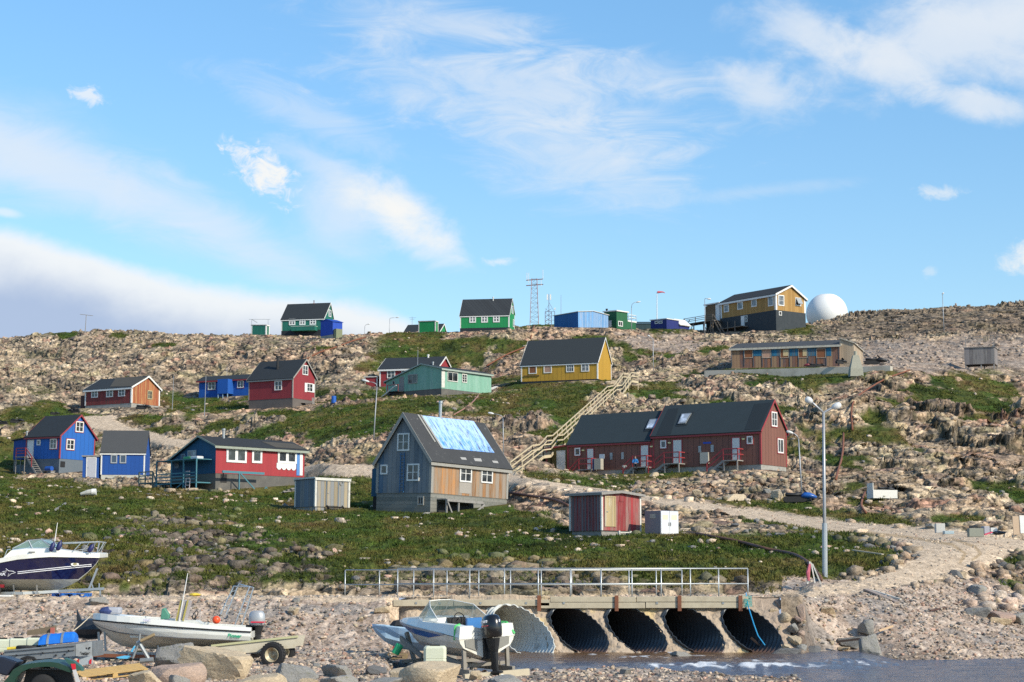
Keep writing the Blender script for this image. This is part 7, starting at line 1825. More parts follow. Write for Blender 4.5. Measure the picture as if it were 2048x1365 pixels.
ob = outboard(bs, Matrix.Translation((-.22, 0, .62)) @ Matrix.Rotation(math.radians(6), 4, 'Y'), 1.18, paint('black_cowling', (.010, .010, .011), .22, coat=.4), BLACK)
textobj('cowling_lettering', 'SUZUKI', .105, WL, ob, facem((-.16, .272, .46), (-1, 0, 0), (0, -.05, 1)), .2, .003); textobj('cowling_number', '115', .10, WL, ob, facem((-.45, -.02, .46), (0, -1, 0), (.1, 0, 1)), .2, .003)
mb = MB(); mb.box(-.36, .262, .33, .02, .272, .355); mb.build('cowling_stripe', paint('red_stripe', ()), ob)
for y0, lb in ((.55, 'left'), (-.78, 'right')):
 mb = MB(); pts = [(.25, y0 + .38, .60), (.22, y0 + .36, 1.0), (.25, y0 + .18, 1.035)] if y0 > 0 else [(.3, -.55, 1.03), (.05, -.72, 1.02), (-.04, -.92, .68)]
 for a, b in zip(pts[:-1], pts[1:]): mb.beam(a, b, .06, .02, up=(1, 0, 0))
 tag(mb.build('strap', paint('green_strap', (.08, .48, .14), .7), None, Ms), 'green strap over the stern of the bowrider, ' + ('hanging down its side' if y0 > 0 else 'across its far transom wing'), 'strap')
cr = empty('boat_cradle', Ms); tag(cr, 'grey wooden cradle of heavy planks carrying the bowrider', 'cradle')
CW = paint('cradle_wood', (.25, .23, .20), .9, var=.25, scale=4, dirt=(.4, .34, .24), dirt_amt=.4)
zc = -.5
mb = MB()
for sg in (-1, 1): mb.beam((-.25, sg * .72, zc + .18), (4.6, sg * .72, zc + .18), .09, .16)
mb.build('runner', CW, cr)
mb = MB(); mb.box(-.42, -1.15, zc - .02, -.3, 1.0, zc + .17); mb.build('rear_beam', paint('pale_beam', (.47, .41, .30), .85), cr)
mb = MB()
for x in (.6, 2.2, 3.6): mb.box(x - .07, -.95, zc + .264, x + .07, .95, zc + .36)
mb.build('cross_beam', CW, cr)
mb = MB()
for sg in (-1, 1):
 for x in (.1, 2.2): mb.box(x - .05, sg * .72 - .05, zc - .2, x + .05, sg * .72 + .05, .32)
 mb.beam((3.9, sg * .3, zc + .2), (4.3, sg * .35, .62), .1, .12); mb.beam((2.6, sg * .75, zc + .5), (4.4, sg * .5, .45), .08, .14); mb.beam((.3, sg * .55, zc + .35), (3.0, sg * .4, .12), .1, .12)
mb.build('upright', CW, cr)
def canister(name, label, p, w, d, h, m, rz=0, cap=True):
 r = empty(name, Matrix.Translation(p) @ Matrix.Rotation(rz, 4, 'Z')); tag(r, label, 'canister')
 mb = MB(); c = min(w, d) * .16
 def ring(s, z): return [Vector((x * s, y * s, z)) for x, y in ((-w / 2 + c, -d / 2), (w / 2 - c, -d / 2), (w / 2, -d / 2 + c), (w / 2, d / 2 - c), (w / 2 - c, d / 2), (-w / 2 + c, d / 2), (-w / 2, d / 2 - c), (-w / 2, -d / 2 + c))]
 mb.loft([ring(.94, 0), ring(1, .04), ring(1, h * .3), ring(.975, h * .32), ring(.975, h * .36), ring(1, h * .38), ring(1, h * .88), ring(.9, h * .97), ring(.82, h)]); mb.build('tank', m, r)
 mb = MB(); mb.tube([(-w * .22, -d * .36, h * .93), (-w * .2, -d * .36, h + .02), (w * .2, -d * .36, h + .02), (w * .22, -d * .36, h * .93)], .02, 6); mb.build('handle', BLACK, r)
 if cap: mb = MB(); mb.tube([(w * .28, 0, h * .97), (w * .28, 0, h + .05)], .05, 12); mb.build('cap', BLACK, r)
 return r
CAN = paint('milky_plastic', (.60, .62, .47), .4, var=.08, scale=3, dirt=(.45, .46, .30), dirt_amt=.4)
p = at(870, 1332, 54.6); canister('canister', 'milky plastic canister standing behind the round tan boulder', p, .64, .45, .56, CAN, cap=False)
mb = MB(); mb.lathe([(.001, 0), (.12, 0), (.12, .28), (.08, .32), (.001, .33)], None, 14); tag(mb.build('green_can', paint('green_can', (.02, .33, .13), .5), None, Matrix.Translation(at(790, 1308, 57.5)) @ Matrix.Rotation(.5, 4, 'Y')), 'green plastic can below the light blue boat', 'can')
Yd = 61.6; od = at(744, 1306, Yd)
Md = Matrix.Translation(od) @ Matrix.Rotation(math.radians(8), 4, 'Z')
bd = empty('dinghy', Md); tag(bd, 'light blue dinghy on a pallet behind the bowrider', 'boat')
kd = F / Yd
st = [(0, .80, .02, .82, .05, .86), (.12, .62, .10, .74, .24, .86), (.4, .36, .24, .56, .44, .84), (.8, .14, .42, .42, .60, .80), (1.3, .06, .54, .34, .70, .75), (2.0, .04, .60, .30, .74, .68), (3.2, .06, .58, .30, .72, .62)]
LB = paint('light_blue_gelcoat', (.30, .47, .66), .35, var=.08, dirt=(.45, .52, .6), dirt_amt=.4)
hb, rgd = hull(bd, st, [LB, LB]);
mb = MB(); mb.loft([[Vector((r[0].x, r[0].y, r[0].z)), Vector((r[0].x, r[0].y * .99, r[0].z + .04)), Vector((r[0].x, r[0].y * .82, r[0].z + .04)), Vector((r[0].x, r[0].y * .74, max(r[4].z + .12, r[0].z - .42))), Vector((r[0].x, -r[0].y * .74, max(r[4].z + .12, r[0].z - .42))), Vector((r[0].x, -r[0].y * .82, r[0].z + .04)), Vector((r[0].x, -r[0].y * .99, r[0].z + .04)), Vector((r[0].x, -r[0].y, r[0].z))] for r in rgd], 0, caps=True, closed=False); mb.build('gunwale', paint('pale_blue_inside', (.42, .58, .72), .4), bd)
mb = MB(); mb.box(.62, -.48, .14, .85, -.45, .22); mb.build('red_mark', RED_T, bd)
mb = MB(); mb.lathe([(.001, 0), (.22, .03), (.26, .16), (.16, .3), (.001, .33)], Matrix.Diagonal((1.25, .9, 1, 1)), 9); tag(mb.build('dark_bag', BLACK, None, Md @ Matrix.Translation((.85, -.2, .72))), 'black bag lying in the light blue dinghy', 'bag')
pallet('pallet', 'weathered pallet under the light blue dinghy', Matrix.Translation(od + Vector((.55, -.35, -.16))), paint('old_pallet', (.26, .19, .10), .9), 1.2, .9)
# --- utility trailer, quad bike, pallet at lower left
Yt = 53.0; kt = F / Yt
def T(x, y, Y=Yt): return at(*P('Y1', x, y), Y)
tu = empty('utility_trailer', Matrix.Translation(T(650, 1040))); tag(tu, 'grey steel box trailer loaded with canisters at the lower left', 'trailer')
TM = Matrix.Translation(-T(650, 1040))
TG_ = paint('trailer_grey', (.21, .23, .245), .5, .3, var=.12, dirt=(.12, .11, .10), dirt_amt=.4)
mb = MB()
fl = [TM @ T(60, 830), TM @ T(1030, 745), TM @ T(1255, 705, Yt + .25)]
lo = [TM @ T(60, 985), TM @ T(1030, 905), TM @ T(1260, 910, Yt + .25)]
mb.prism([fl[0], fl[1], lo[1], lo[0]], (0, .04, 0)); mb.prism([fl[1] + Vector((.01, 0, 0)), fl[2], lo[2], lo[1] + Vector((.01, 0, 0))], (0, .04, 0))
mb.prism([fl[0] + Vector((0, 1.5, .0)), fl[2] + Vector((0, 1.3, 0)), lo[2] + Vector((0, 1.3, 0)), lo[0] + Vector((0, 1.5, 0))], (0, .04, 0))
mb.prism([fl[2] + Vector((.003, .05, 0)), fl[2] + Vector((.003, 1.28, 0)), lo[2] + Vector((.003, 1.28, 0)), lo[2] + Vector((.003, .05, 0))], (.04, 0, 0))
mb.prism([lo[0] + Vector((0, .06, .02)), lo[1] + Vector((0, .06, .02)), lo[1] + Vector((0, 1.45, .02)), lo[0] + Vector((0, 1.45, .02))], (0, 0, .03)); mb.build('tub', TG_, tu)
mb = MB(); mb.beam(TM @ T(60, 895) + Vector((0, -.03, 0)), TM @ T(1020, 815) + Vector((0, -.03, 0)), .04, .03); mb.beam(TM @ T(60, 835) + Vector((0, -.03, 0)), TM @ T(1030, 752) + Vector((0, -.03, 0)), .05, .04); mb.build('side_rib', TG_, tu)
mb = MB()
for x, y in ((228, 893), (585, 862), (765, 893), (885, 882), (940, 832), (1122, 808), (1160, 802), (1205, 795)): c = TM @ T(x, y); mb.box(c.x - .02, c.y - .05 + (.2 if x > 1050 else 0), c.z - .02, c.x + .02, c.y - .005 + (.2 if x > 1050 else 0), c.z + .02)
mb.build('rivet', BLACK, tu)
textobj('trailer_lettering', 'Trailer', .11, BLACK, tu, facem(TM @ T(1150, 868, Yt + .1), (1, .3, 0.02)), .15, .003)
mb = MB(); mb.prism([TM @ T(1080, 930, Yt + .2), TM @ T(1262, 905, Yt + .2), TM @ T(1265, 1010, Yt + .2), TM @ T(1090, 1035, Yt + .2)], (0, .05, 0)); mb.build('tail_plate', paint('pale_blue_grey', (.36, .40, .42), .6), tu)
for x in (1060, 1232):
 mb = MB(); mb.prism([TM @ T(x - 14, 965, Yt + .18), TM @ T(x + 18, 940, Yt + .18), TM @ T(x + 14, 1010, Yt + .18), TM @ T(x - 16, 1015, Yt + .18)], (0, .03, 0)); mb.build('reflector', paint('red_reflector', (.55, .02, .03), .3), tu)
for sg in (0, 1.35):
 mb = MB(); c = TM @ T(400, 1010) + Vector((0, .12 + sg, 0)); mb.lathe([(.12, -.08), (.25, -.09), (.28, -.04), (.28, .04), (.25, .09), (.12, .08)], Matrix.Translation(c) @ Matrix.Rotation(math.pi / 2, 4, 'X'), 24); mb.lathe([(.001, .05), (.12, .07)], Matrix.Translation(c) @ Matrix.Rotation(math.pi / 2, 4, 'X'), 20, 1); mb.build('wheel', [RUBBER, TRIMO], tu, smooth=True)
mb = MB(); mb.prism([TM @ T(265, 985) + Vector((0, -.14, 0)), TM @ T(300, 930) + Vector((0, -.14, 0)), TM @ T(380, 900) + Vector((0, -.14, 0)), TM @ T(470, 915) + Vector((0, -.14, 0)), TM @ T(500, 945) + Vector((0, -.14, 0)), TM @ T(380, 925) + Vector((0, -.14, 0)), TM @ T(310, 960) + Vector((0, -.14, 0))], (0, .12, 0)); mb.build('mudguard', BLACK, tu)
for i, (x, w) in enumerate(((45, .62), (270, .6), (500, .58))):
 q = T(x, 790, Yt + .75); canister('canister', ['milky canister in the box trailer, at the cut-off left edge', 'milky canister in the box trailer, middle of the row of three', 'milky canister in the box trailer, half behind the blue bag'][i], q - Vector((0, 0, .12)), w, .42, .36 + .02 * i, CAN, cap=False, rz=.05)
mb = MB(); a, b = T(555, 775, Yt + .35), T(1040, 730, Yt + .35); d = b - a
mb.loft([[a + d * t + Vector((0, .28 * math.cos(q), .05 + max(-.02, hh * math.sin(q)))) for q in [2 * math.pi * k / 14 for k in range(14)]] for t, hh in ((.0, .22), (.08, .27), (.3, .28), (.5, .27), (.7, .29), (.92, .28), (1.0, .22))])
bg_ = mb.build('duffel_bag', paint('blue_tarp_bag', (.012, .16, .62), .5, var=.2, scale=5)); tag(bg_, 'bright blue bag with grey straps on the box trailer', 'bag')
for t in (.22, .62):
 mb = MB(); mb.loft([[a + d * (t + dt) + Vector((0, .295 * math.cos(q), .05 + max(-.02, .298 * math.sin(q)))) for q in [2 * math.pi * k / 14 for k in range(14)]] for dt in (0, .065)]); mb.build('strap', STEEL, bg_)
mb = MB(); c = T(390, 785, Yt + .3); mb.tube([c + Vector((.3 * math.cos(t), .25 * math.sin(t), 0)) for t in [2 * math.pi * k / 16 for k in range(17)]], .05, 8, caps=False); tag(mb.build('tyre', RUBBER), 'dark tyre lying on the load of the box trailer', 'tyre')
mb = MB(); c = T(160, 808, Yt + .2); mb.tube([c - Vector((.12, 0, 0)), c + Vector((.12, 0, .02))], .05, 8); tag(mb.build('yellow_bottle', paint('yellow_plastic', (.7, .52, .05), .4)), 'yellow plastic bottle lying on the box trailer', 'bottle')
mb = MB(); a, b = at(54, 1266, 56.0), at(108, 1258, 56.0); mb.prism([a - Vector((0, 0, .08)), b - Vector((0, 0, .1)), b + Vector((0, 0, .09)), a + Vector((0, 0, .06))], (0, .3, 0)); tg_ = mb.build('crate', paint('brown_crate_wood', (.17, .13, .085), .9, var=.3)); tag(tg_, 'brown wooden crate with a red end behind the canisters', 'crate'); mb = MB(); c = at(104, 1262, 55.9); mb.box(c.x - .05, c.y, c.z - .26, c.x + .06, c.y + .08, c.z + .09); mb.build('red_corner', paint('faded_red_wood', (.42, .12, .09), .8), tg_)
Yq = 47.6
def Q(x, y, Y=Yq): return at(*P('Y1', x, y), Y)
qb = empty('quad_bike', Matrix.Translation(Q(400, 1263))); tag(qb, 'dark green quad bike with wide rear fender at the lower left corner', 'quad bike'); QM = Matrix.Translation(-Q(400, 1263))
GRN = paint('dark_green_plastic', (.012, .045, .026), .4, var=.15, dirt=(.06, .07, .05), dirt_amt=.3)
arc = [(20, 1290), (110, 1190), (180, 1090), (280, 1030), (420, 1005), (560, 990), (700, 985), (800, 1000), (900, 1040), (1000, 1110)]
ins = [(180, 1290), (230, 1190), (300, 1120), (400, 1075), (520, 1055), (640, 1050), (740, 1055), (840, 1090), (920, 1120), (985, 1135)]
mb = MB()
mb.loft([[QM @ Q(x, y), QM @ Q(xi, yi), QM @ Q(xi, yi) + Vector((0, .75, .02)), QM @ Q(x, y) + Vector((0, .75, .05))] for (x, y), (xi, yi) in zip(arc, ins)], 0, caps=True); mb.build('rear_fender', GRN, qb)
mb = MB(); mb.prism([QM @ Q(-120, 900), QM @ Q(60, 925), QM @ Q(240, 985), QM @ Q(180, 1060), QM @ Q(90, 1180), QM @ Q(-120, 1120)], (0, .7, 0)); mb.build('seat', paint('navy_seat_vinyl', (.012, .016, .03), .4), qb, bevel=.04)
mb = MB(); c = QM @ Q(560, 1330) + Vector((0, .2, 0)); mb.lathe([(.1, -.12), (.27, -.14), (.31, -.1), (.31, .1), (.27, .14), (.1, .12)], Matrix.Translation(c) @ Matrix.Rotation(math.pi / 2, 4, 'X'), 28); mb.build('wheel', RUBBER, qb, smooth=True)
mb = MB(); mb.prism([QM @ Q(250, 1300) + Vector((0, .45, 0)), QM @ Q(300, 1100) + Vector((0, .45, 0)), QM @ Q(900, 1100) + Vector((0, .45, 0)), QM @ Q(960, 1300) + Vector((0, .45, 0))], (0, .1, 0)); mb.build('wheel_arch', BLACK, qb)
mb = MB(); mb.prism([QM @ Q(880, 935) , QM @ Q(1000, 975), QM @ Q(1100, 1060), QM @ Q(1120, 1110), QM @ Q(1010, 1085), QM @ Q(930, 1010)], (0, .3, 0)); mb.build('rear_rack', paint('rack_green', (.03, .10, .075), .5), qb)
mb = MB(); mb.prism([QM @ Q(965, 1010, Yq - .05), QM @ Q(1025, 1012, Yq - .05), QM @ Q(1032, 1085, Yq - .05), QM @ Q(988, 1092, Yq - .05)], (0, .04, 0)); mb.build('tail_light', paint('red_lens', (.6, .015, .03), .3), qb)
mb = MB(); mb.prism([QM @ Q(988, 1095, Yq - .05), QM @ Q(1034, 1088, Yq - .05), QM @ Q(1095, 1275, Yq - .05), QM @ Q(1040, 1275, Yq - .05)], (0, .04, 0)); mb.build('marker_plate', paint('greyish_white', (.55, .53, .52), .6), qb)
pA = gfind(*P('Y1', 1500, 1130));
pallet('pallet', 'pale wooden pallet lying tilted on the gravel by the winch stand', Matrix.Translation(Q(1490, 1170, 51.5) + Vector((0, .3, 0))) @ Matrix.Rotation(math.radians(24), 4, 'Z') @ Matrix.Rotation(math.radians(-6), 4, 'Y') @ Matrix.Rotation(math.radians(6), 4, 'X'), paint('fresh_pallet_wood', (.52, .34, .13), .8, var=.2), 1.75, 1.0)
# ------------------------------------------------------------------ lamps, masts, poles
LAMPM = paint('lamp_post_grey', (.36, .37, .38), .5, .5, var=.1); HEADM = paint('lamp_head', (.62, .62, .60), .4)
def head(parent, a, b, w):
 d = (Vector(b) - Vector(a)); mb = MB(); a = Vector(a)
 mb.tube([a - d * .05, a + d * .15, a + d * .5, a + d * .9, a + d], [w * .35, w * .8, w, w * .8, w * .3], 8); return mb.build('lamp_head', HEADM, parent, smooth=True)
def lamp(label, base, top, arm_pts, ppm, r=.06, name='street_lamp', vis=True):
 """base/top pixels; arm_pts pixels from the pole top to the lamp head (last two = head)"""
 b = atp(*base, ppm); Y = b.y
 t = at(*top, Y)
 if vis: b.z = min(b.z, gz(b.x, b.y) + .02)
 o = empty(name, Matrix.Translation(b)); tag(o, label, 'street lamp', 'street lamps')
 pts = [at(u, v, Y) - b for u, v in arm_pts]
 mb = MB(); mb.tube([(0, 0, -.3), (t - b) * .5, t - b], [r, r * .85, r * .7], 8); mb.build('post', LAMPM, o, smooth=True)
 if arm_pts:
  mb = MB(); mb.tube([t - b] + pts[:-1], r * .6, 6); mb.build('arm', LAMPM, o, smooth=True)
  head(o, pts[-2], pts[-1], max(.11, r * 1.9))
 return o
o = lamp('tall two-armed street lamp on the inside of the road bend', (1650, 1161), (1647, 826), [(1627, 808), (1624, 805), (1611, 797)], 45, .085)
Bp = o.matrix_world.translation; Yl = Bp.y
mb = MB(); mb.tube([at(1647, 826, Yl) - Bp, at(1664, 816, Yl) - Bp], .05, 6); mb.build('arm', LAMPM, o); head(o, at(1665, 816, Yl) - Bp, at(1682, 809, Yl) - Bp, .16)
mb = MB(); mb.tube([(0, 0, .0), (.035, 0, 2.5)], .12, 10); mb.build('sleeve', GALV, o)
o = lamp('leaning street lamp on a concrete block beside the blue and black snowmobile', (1605, 1006), (1597, 878), [(1594, 872), (1589, 868), (1586, 867), (1573, 863)], 27.7, .06)
mb = MB(); mb.box(-.5, -.35, -.4, .45, .35, .28); mb.build('concrete_foot', CONC, o, bevel=.04)
lamp('leaning street lamp left of the big grey-blue house', (745.5, 908), (754, 774), [(752, 768), (745, 765), (738, 764), (724, 760)], 21, .06)
lamp('street lamp behind the tarpaulin roof by the lower stairs', (1007, 912), (1006, 838), [(1003, 832), (996, 829.5), (987, 828), (976, 826)], 22, .055)
lamp('street lamp standing on the scree right of the yellow house', (1307, 752), (1306, 683), [(1304, 677), (1301, 674), (1300, 673.5), (1295, 671)], 14.3, .06)
lamp('small curved street lamp on the crest right of the blue shed', (729, 676), (729.5, 656), [(730, 652), (733, 649.5), (735, 649), (740, 648)], 11, .06)
lamp('straight street lamp on the crest between the blue shed and the dark roof', (778, 676), (779.5, 640), [(780, 637), (785, 636), (792, 635.5), (798, 635)], 10.8, .06)
lamp('curved street lamp on the crest right of the dark green building', (1263, 664), (1263, 616), [(1264, 609), (1268, 606), (1272, 605), (1281, 603.5)], 12, .07)
lamp('street lamp in front of the brown end wing on the crest', (1409.5, 664), (1409.5, 599), [(1411, 597), (1413, 597.5), (1414, 598), (1422, 598.5)], 12.2, .07)
lamp('straight street lamp on the right crest near the cairn', (1888.5, 674), (1885, 592), [(1885, 590), (1885, 589), (1884, 588.5), (1888, 586)], 12.4, .07)
def pole(label, base, top, ppm, r=.05, m=None, cat='pole', name='pole', extra=None):
 b = atp(*base, ppm); t = at(*top, b.y); b.z = min(b.z, gz(b.x, b.y) + .05) if extra != 'fix' else b.z
 mb = MB(); mb.tube([Vector((0, 0, -.3)), t - b], [r, r * .6], 6)
 o = mb.build(name, m or LAMPM, None, Matrix.Translation(b)); tag(o, label, cat); return o, b
pole('plain grey pole in front of the low blue house', (409, 825), (412, 752), 15.5, .06); pole('plain grey pole right of the weathered red house', (344.5, 811), (347.5, 752), 15, .05)
pole('thin mast behind the low blue house', (454, 756), (454, 735), 13.8, .05); pole('thin grey mast behind the mint roof', (834, 735), (836, 700), 15, .05); pole('thin whip mast behind the blue hall', (1122, 640), (1122, 590), 11, .05, extra='fix')
pole('dark post sticking up from the rocks right of the mint house chimney pipe', (1306.5, 690), (1306.5, 676), 13, .05)
o, b = pole('leaning wooden antenna mast with cross bar on the left crest', (169, 686), (172.5, 630), 11.2, .09, GREYW, 'antenna', 'antenna_mast')
t = at(172.5, 631, b.y) - b; mb = MB(); l_, r_ = at(160, 629, b.y) - b, at(186, 632, b.y) - b; mb.tube([l_, r_], .05, 5); mb.build('cross_bar', GREYW, o)
o, b = pole('white windsock pole above the navy cabin', (1314, 642), (1314, 584), 11.5, .09, TRIMW, 'windsock', 'windsock_pole', extra='fix')
mb = MB(); q = [at(u, v, b.y) - b for u, v in ((1315, 585), (1320, 584.5), (1326, 584.5), (1330, 586.5))]; mb.tube(q, [.22, .17, .11, .05], 8); mb.build('windsock', paint('red_windsock', (.55, .10, .12), .8), o)
for lb, x0, x1, y0, y1, pp in (('wire aerial frame above the little teal hut', 200, 480, 505, 610, 11.4),):
 Y = F / pp; mb = MB(); A1, B1 = at(*P('Y5', x0, y1), Y), at(*P('Y5', x1, y1), Y); A2, B2 = at(*P('Y5', x0, y0), Y), at(*P('Y5', x1, y0), Y)
 mb.tube([A1 - Vector((0, 0, .6)), A2], .035, 5); mb.tube([B1 - Vector((0, 0, .6)), B2], .035, 5); mb.tube([A2 - Vector((.5, 0, 0)), B2 + Vector((.4, 0, 0))], .03, 5); mb.tube([A2, A2 + Vector((1, 0, -.6))], .05, 5)
 tag(mb.build('aerial', STEEL), lb, 'aerial')
Y = F / 10.8; mb = MB(); a, b = at(824, 652, Y), at(824.5, 634, Y); mb.tube([a - Vector((0, 0, .5)), b], .035, 5); mb.tube([at(818, 636, Y), at(832, 636, Y)], .025, 5); mb.tube([at(820, 639, Y), at(829, 639, Y)], .025, 5); tag(mb.build('roof_aerial', STEEL), 'thin television aerial above the dark roof behind the crest', 'aerial')
Y = F / 10.6; c = at(*P('Y6', 195, 845), Y); k = 10.6 * 6.827
mt = empty('lattice_mast', Matrix.Translation(c)); tag(mt, 'tall red and white lattice mast with whip aerials on the crest', 'mast')
MR = paint('faded_red_steel', (.42, .20, .18), .6, .3, var=.4, scale=1.5, dirt=(.5, .5, .5), dirt_amt=.9)
Hm = 665 / k; wb_, wt_ = 62 / k, 37 / k
cor = lambda t, s: [Vector((sx * (wb_ + (wt_ - wb_) * t), sy * (wb_ + (wt_ - wb_) * t), Hm * t)) for sx, sy in ((-1, -1), (1, -1), (1, 1), (-1, 1))]
mb = MB()
for i in range(4): mb.tube([cor(0, 0)[i] - Vector((0, 0, .5)), cor(1, 0)[i]], .06, 5)
mb.build('leg', MR, mt)
mb = MB()
for n_ in range(10):
 a, b = cor(n_ / 10, 0), cor((n_ + 1) / 10, 0)
 for i in range(4):
  j = (i + 1) % 4; mb.tube([a[i], b[j]] if n_ % 2 else [a[j], b[i]], .022, 4); mb.tube([b[i], b[j]], .022, 4)
mb.build('bracing', STEEL, mt)
mb = MB()
for y in (190, 265):
 z = (845 - y) / k; tl = .12
 for sy in (-.3, .3): mb.tube([(-112 / k, sy, z - tl), (125 / k, sy, z + tl)], .045, 5)
mb.build('crossarm', RUST, mt)
for x, y0, y1 in ((93, 95, 200), (118, 100, 245), (315, 55, 190), (290, 200, 285)):
 mb = MB(); mb.tube([((x - 195) / k, -.3, (845 - y1) / k), ((x - 195) / k, -.3, (845 - y0) / k)], .05, 5); mb.build('whip', TRIMW, mt)
c = at(*P('Y6', 395, 835), Y); mt = empty('lattice_mast', Matrix.Translation(c)); tag(mt, 'short lattice mast with white panel antennas left of the blue hall', 'mast')
mb = MB()
for x in (-52, 0, 36, 80):
 mb.tube([(x / k, 0, -.5), (x / k, 0, (200 if x else 445) / k)], .05, 5)
for z in (0, 60, 120, 180):
 mb.tube([(-52 / k, 0, z / k), (36 / k, 0, (z + 60) / k)], .03, 4); mb.tube([(36 / k, 0, z / k), (-52 / k, 0, (z + 60) / k)], .03, 4); mb.tube([(-52 / k, 0, (z + 20) / k), (80 / k, 0, (z + 20) / k)], .03, 4)
mb.tube([(0, 0, 330 / k), (80 / k, 0, 190 / k)], .025, 4); mb.tube([(0, 0, 300 / k), (-50 / k, 0, 200 / k)], .02, 4)
mb.build('frame', paint('dark_red_steel', (.14, .07, .08), .6, .3), mt)
for x, y0, y1, w in ((-20, 360, 440, 9), (22, 360, 440, 9), (82, 225, 250, 9)):
 mb = MB(); mb.box((x - w) / k, -.12, y0 / k, (x + w) / k, .12, y1 / k); mb.build('panel_antenna', TRIMW, mt)
def dome_mat():
 m, nt, b = newmat('radome_white'); o = objc(nt); b.inputs['Roughness'].default_value = .5
 c = MIX(nt, noise(nt, o, .5, 3), (.74, .73, .69), (.80, .79, .76)); nt.links.new(c, b.inputs['Base Color']); return m
Yr = F / 10.5; c = at(1653.8, 628, Yr)
r = empty('radome', Matrix.Translation((c.x, c.y, c.z - 3.95))); tag(r, 'large white radar dome behind the crest', 'radome')
mb = MB(); R_ = 41.5 / 10.5; mb.lathe([(max(.001, R_ * math.sin(t)), R_ - R_ * math.cos(t)) for t in [math.pi * (1 - k / 40) * .88 + 0 for k in range(41)]][::-1], Matrix.Identity(4), 64); mb.build('dome', dome_mat(), r, smooth=True)
mb = MB(); mb.lathe([(R_ * .7, -3.5), (R_ * .7, .42)], None, 32); mb.build('base_ring', CONC, r)
Yr = F / 11.4; c = at(1430, 622, Yr); mb = MB(); mb.lathe([(max(.001, .85 * math.cos(t)), .25 + 1.0 * math.sin(t)) for t in [math.pi / 2 * k / 12 for k in range(13)]] , None, 28); mb.lathe([(.85, -3), (.85, .25)], None, 28); tag(mb.build('small_dome', dome_mat(), None, Matrix.Translation(c), smooth=True), 'small white dome behind the brown end wing', 'dome')
c = atp(1911.5, 617, 10.9); c.z = gz(c.x, c.y) - .1; mb = MB()
for k_ in range(5):
 vs, fs = rockverts(300 + k_, 2); s_ = .52 - .085 * k_; mb.add([Vector((v.x * s_, v.y * s_, v.z * .22 + k_ * .24)) for v in vs], fs)
tag(mb.build('cairn', RM_P, None, Matrix.Translation((c.x, c.y, c.z))), 'small stone cairn on the right skyline', 'cairn')
# ------------------------------------------------------------------ concrete wall, pyramid block
a, b = atp(*P('Z4', 275, 832), 14.9), atp(*P('Z4', 1762, 800), 15.6)
mb = MB(); d = (b - a).normalized(); n = Vector((d.y, -d.x, 0)).normalized()
za, zb_ = at(*P('Z4', 275, 806), a.y).z, at(*P('Z4', 1762, 768), b.y).z
vsw = [a - n * .0, b - n * .0, b - n * 1.2, a - n * 1.2]
mb.add([Vector((p.x, p.y, z)) for p, z in zip(vsw, (a.z - 2.5, b.z - 2.5, b.z - 2.5, a.z - 2.5))] + [Vector((p.x, p.y, z)) for p, z in zip(vsw, (za, zb_, zb_, za))], [(3, 2, 1, 0), (4, 5, 6, 7), (0, 1, 5, 4), (1, 2, 6, 5), (2, 3, 7, 6), (3, 0, 4, 7)])
tag(mb.build('retaining_wall', paint('stained_concrete', (.46, .43, .36), .9, var=.15, scale=.6, dirt=(.25, .22, .17), dirt_amt=.6)), 'long low stained concrete wall below the barrack', 'wall')
c = atp(*P('Z4', 1477, 800), 15.7); w = 1.6
mb = MB(); mb.loft([[Vector((sx * s_, sy * s_, z)) for sx, sy in ((-1, -1), (1, -1), (1, 1), (-1, 1))] for s_, z in ((.85, -1), (.78, 0), (.36, 1.75))]); mb.tube([(0, 0, 1.7), (0, 0, 2.3)], .2, 8)
tag(mb.build('concrete_block', paint('greenish_concrete', (.34, .33, .26), .9, dirt=(.2, .2, .15)), None, Matrix.Translation(c - Vector((0, .8, 0)))), 'tapered concrete block at the end of the barrack', 'block')
# ------------------------------------------------------------------ pipelines
def pipeline(label, pts, rr, m=RUST, lift=.12, start_y=70):
 w = []
 for (u0, v0), (u1, v1) in zip(pts[:-1], pts[1:]):
  n_ = max(2, int(math.hypot(u1 - u0, v1 - v0) / 10))
  for k in range(n_): t = k / n_; w.append(gfind(u0 + (u1 - u0) * t, v0 + (v1 - v0) * t, start_y) + Vector((0, 0, lift)))
 w.append(gfind(*pts[-1], start_y) + Vector((0, 0, lift)))
 for _ in range(3): w = [w[0]] + [(w[i - 1] + w[i] * 2 + w[i + 1]) / 4 for i in range(1, len(w) - 1)] + [w[-1]]
 mb = MB(); mb.tube(w, rr, 8); tag(mb.build('pipeline', m, smooth=True), label, 'pipe')
BROWNP = paint('brown_pipe', (.12, .055, .035), .7, var=.25, scale=1)
pipeline('thick brown pipe winding through the grass to the tall street lamp', [(1375, 1069), (1450, 1082)] + [P('N8', *q) for q in ((60, 295), (130, 310), (300, 360), (480, 385), (560, 430), (620, 500), (658, 562))], .09, BROWNP, .1, 82)
pipeline('brown pipe crossing the grass between the big grey-blue house and the red shed', [(1018, 992), (1060, 997), (1100, 1003), (1136, 1016)], .11, BROWNP, .15, 100)
pipeline('rusty pipe zigzagging down the cliff right of the row house', [P('Z5', *q) for q in ((880, 742), (700, 805), (500, 922), (405, 1012), (412, 1120), (422, 1225))], .11, RUST, .25, 130)
pipeline('lower length of rusty pipe hanging down the cliff behind the tall lamp', [P('N3', *q) for q in ((510, 450), (508, 560), (500, 660), (455, 770), (450, 835))], .11, RUST, .2, 120)
pipeline('short bent rusty pipe in the grass below the cliff', [P('N3', *q) for q in ((682, 920), (655, 990), (640, 1035), (690, 1080))], .09, RUST, .1, 100)
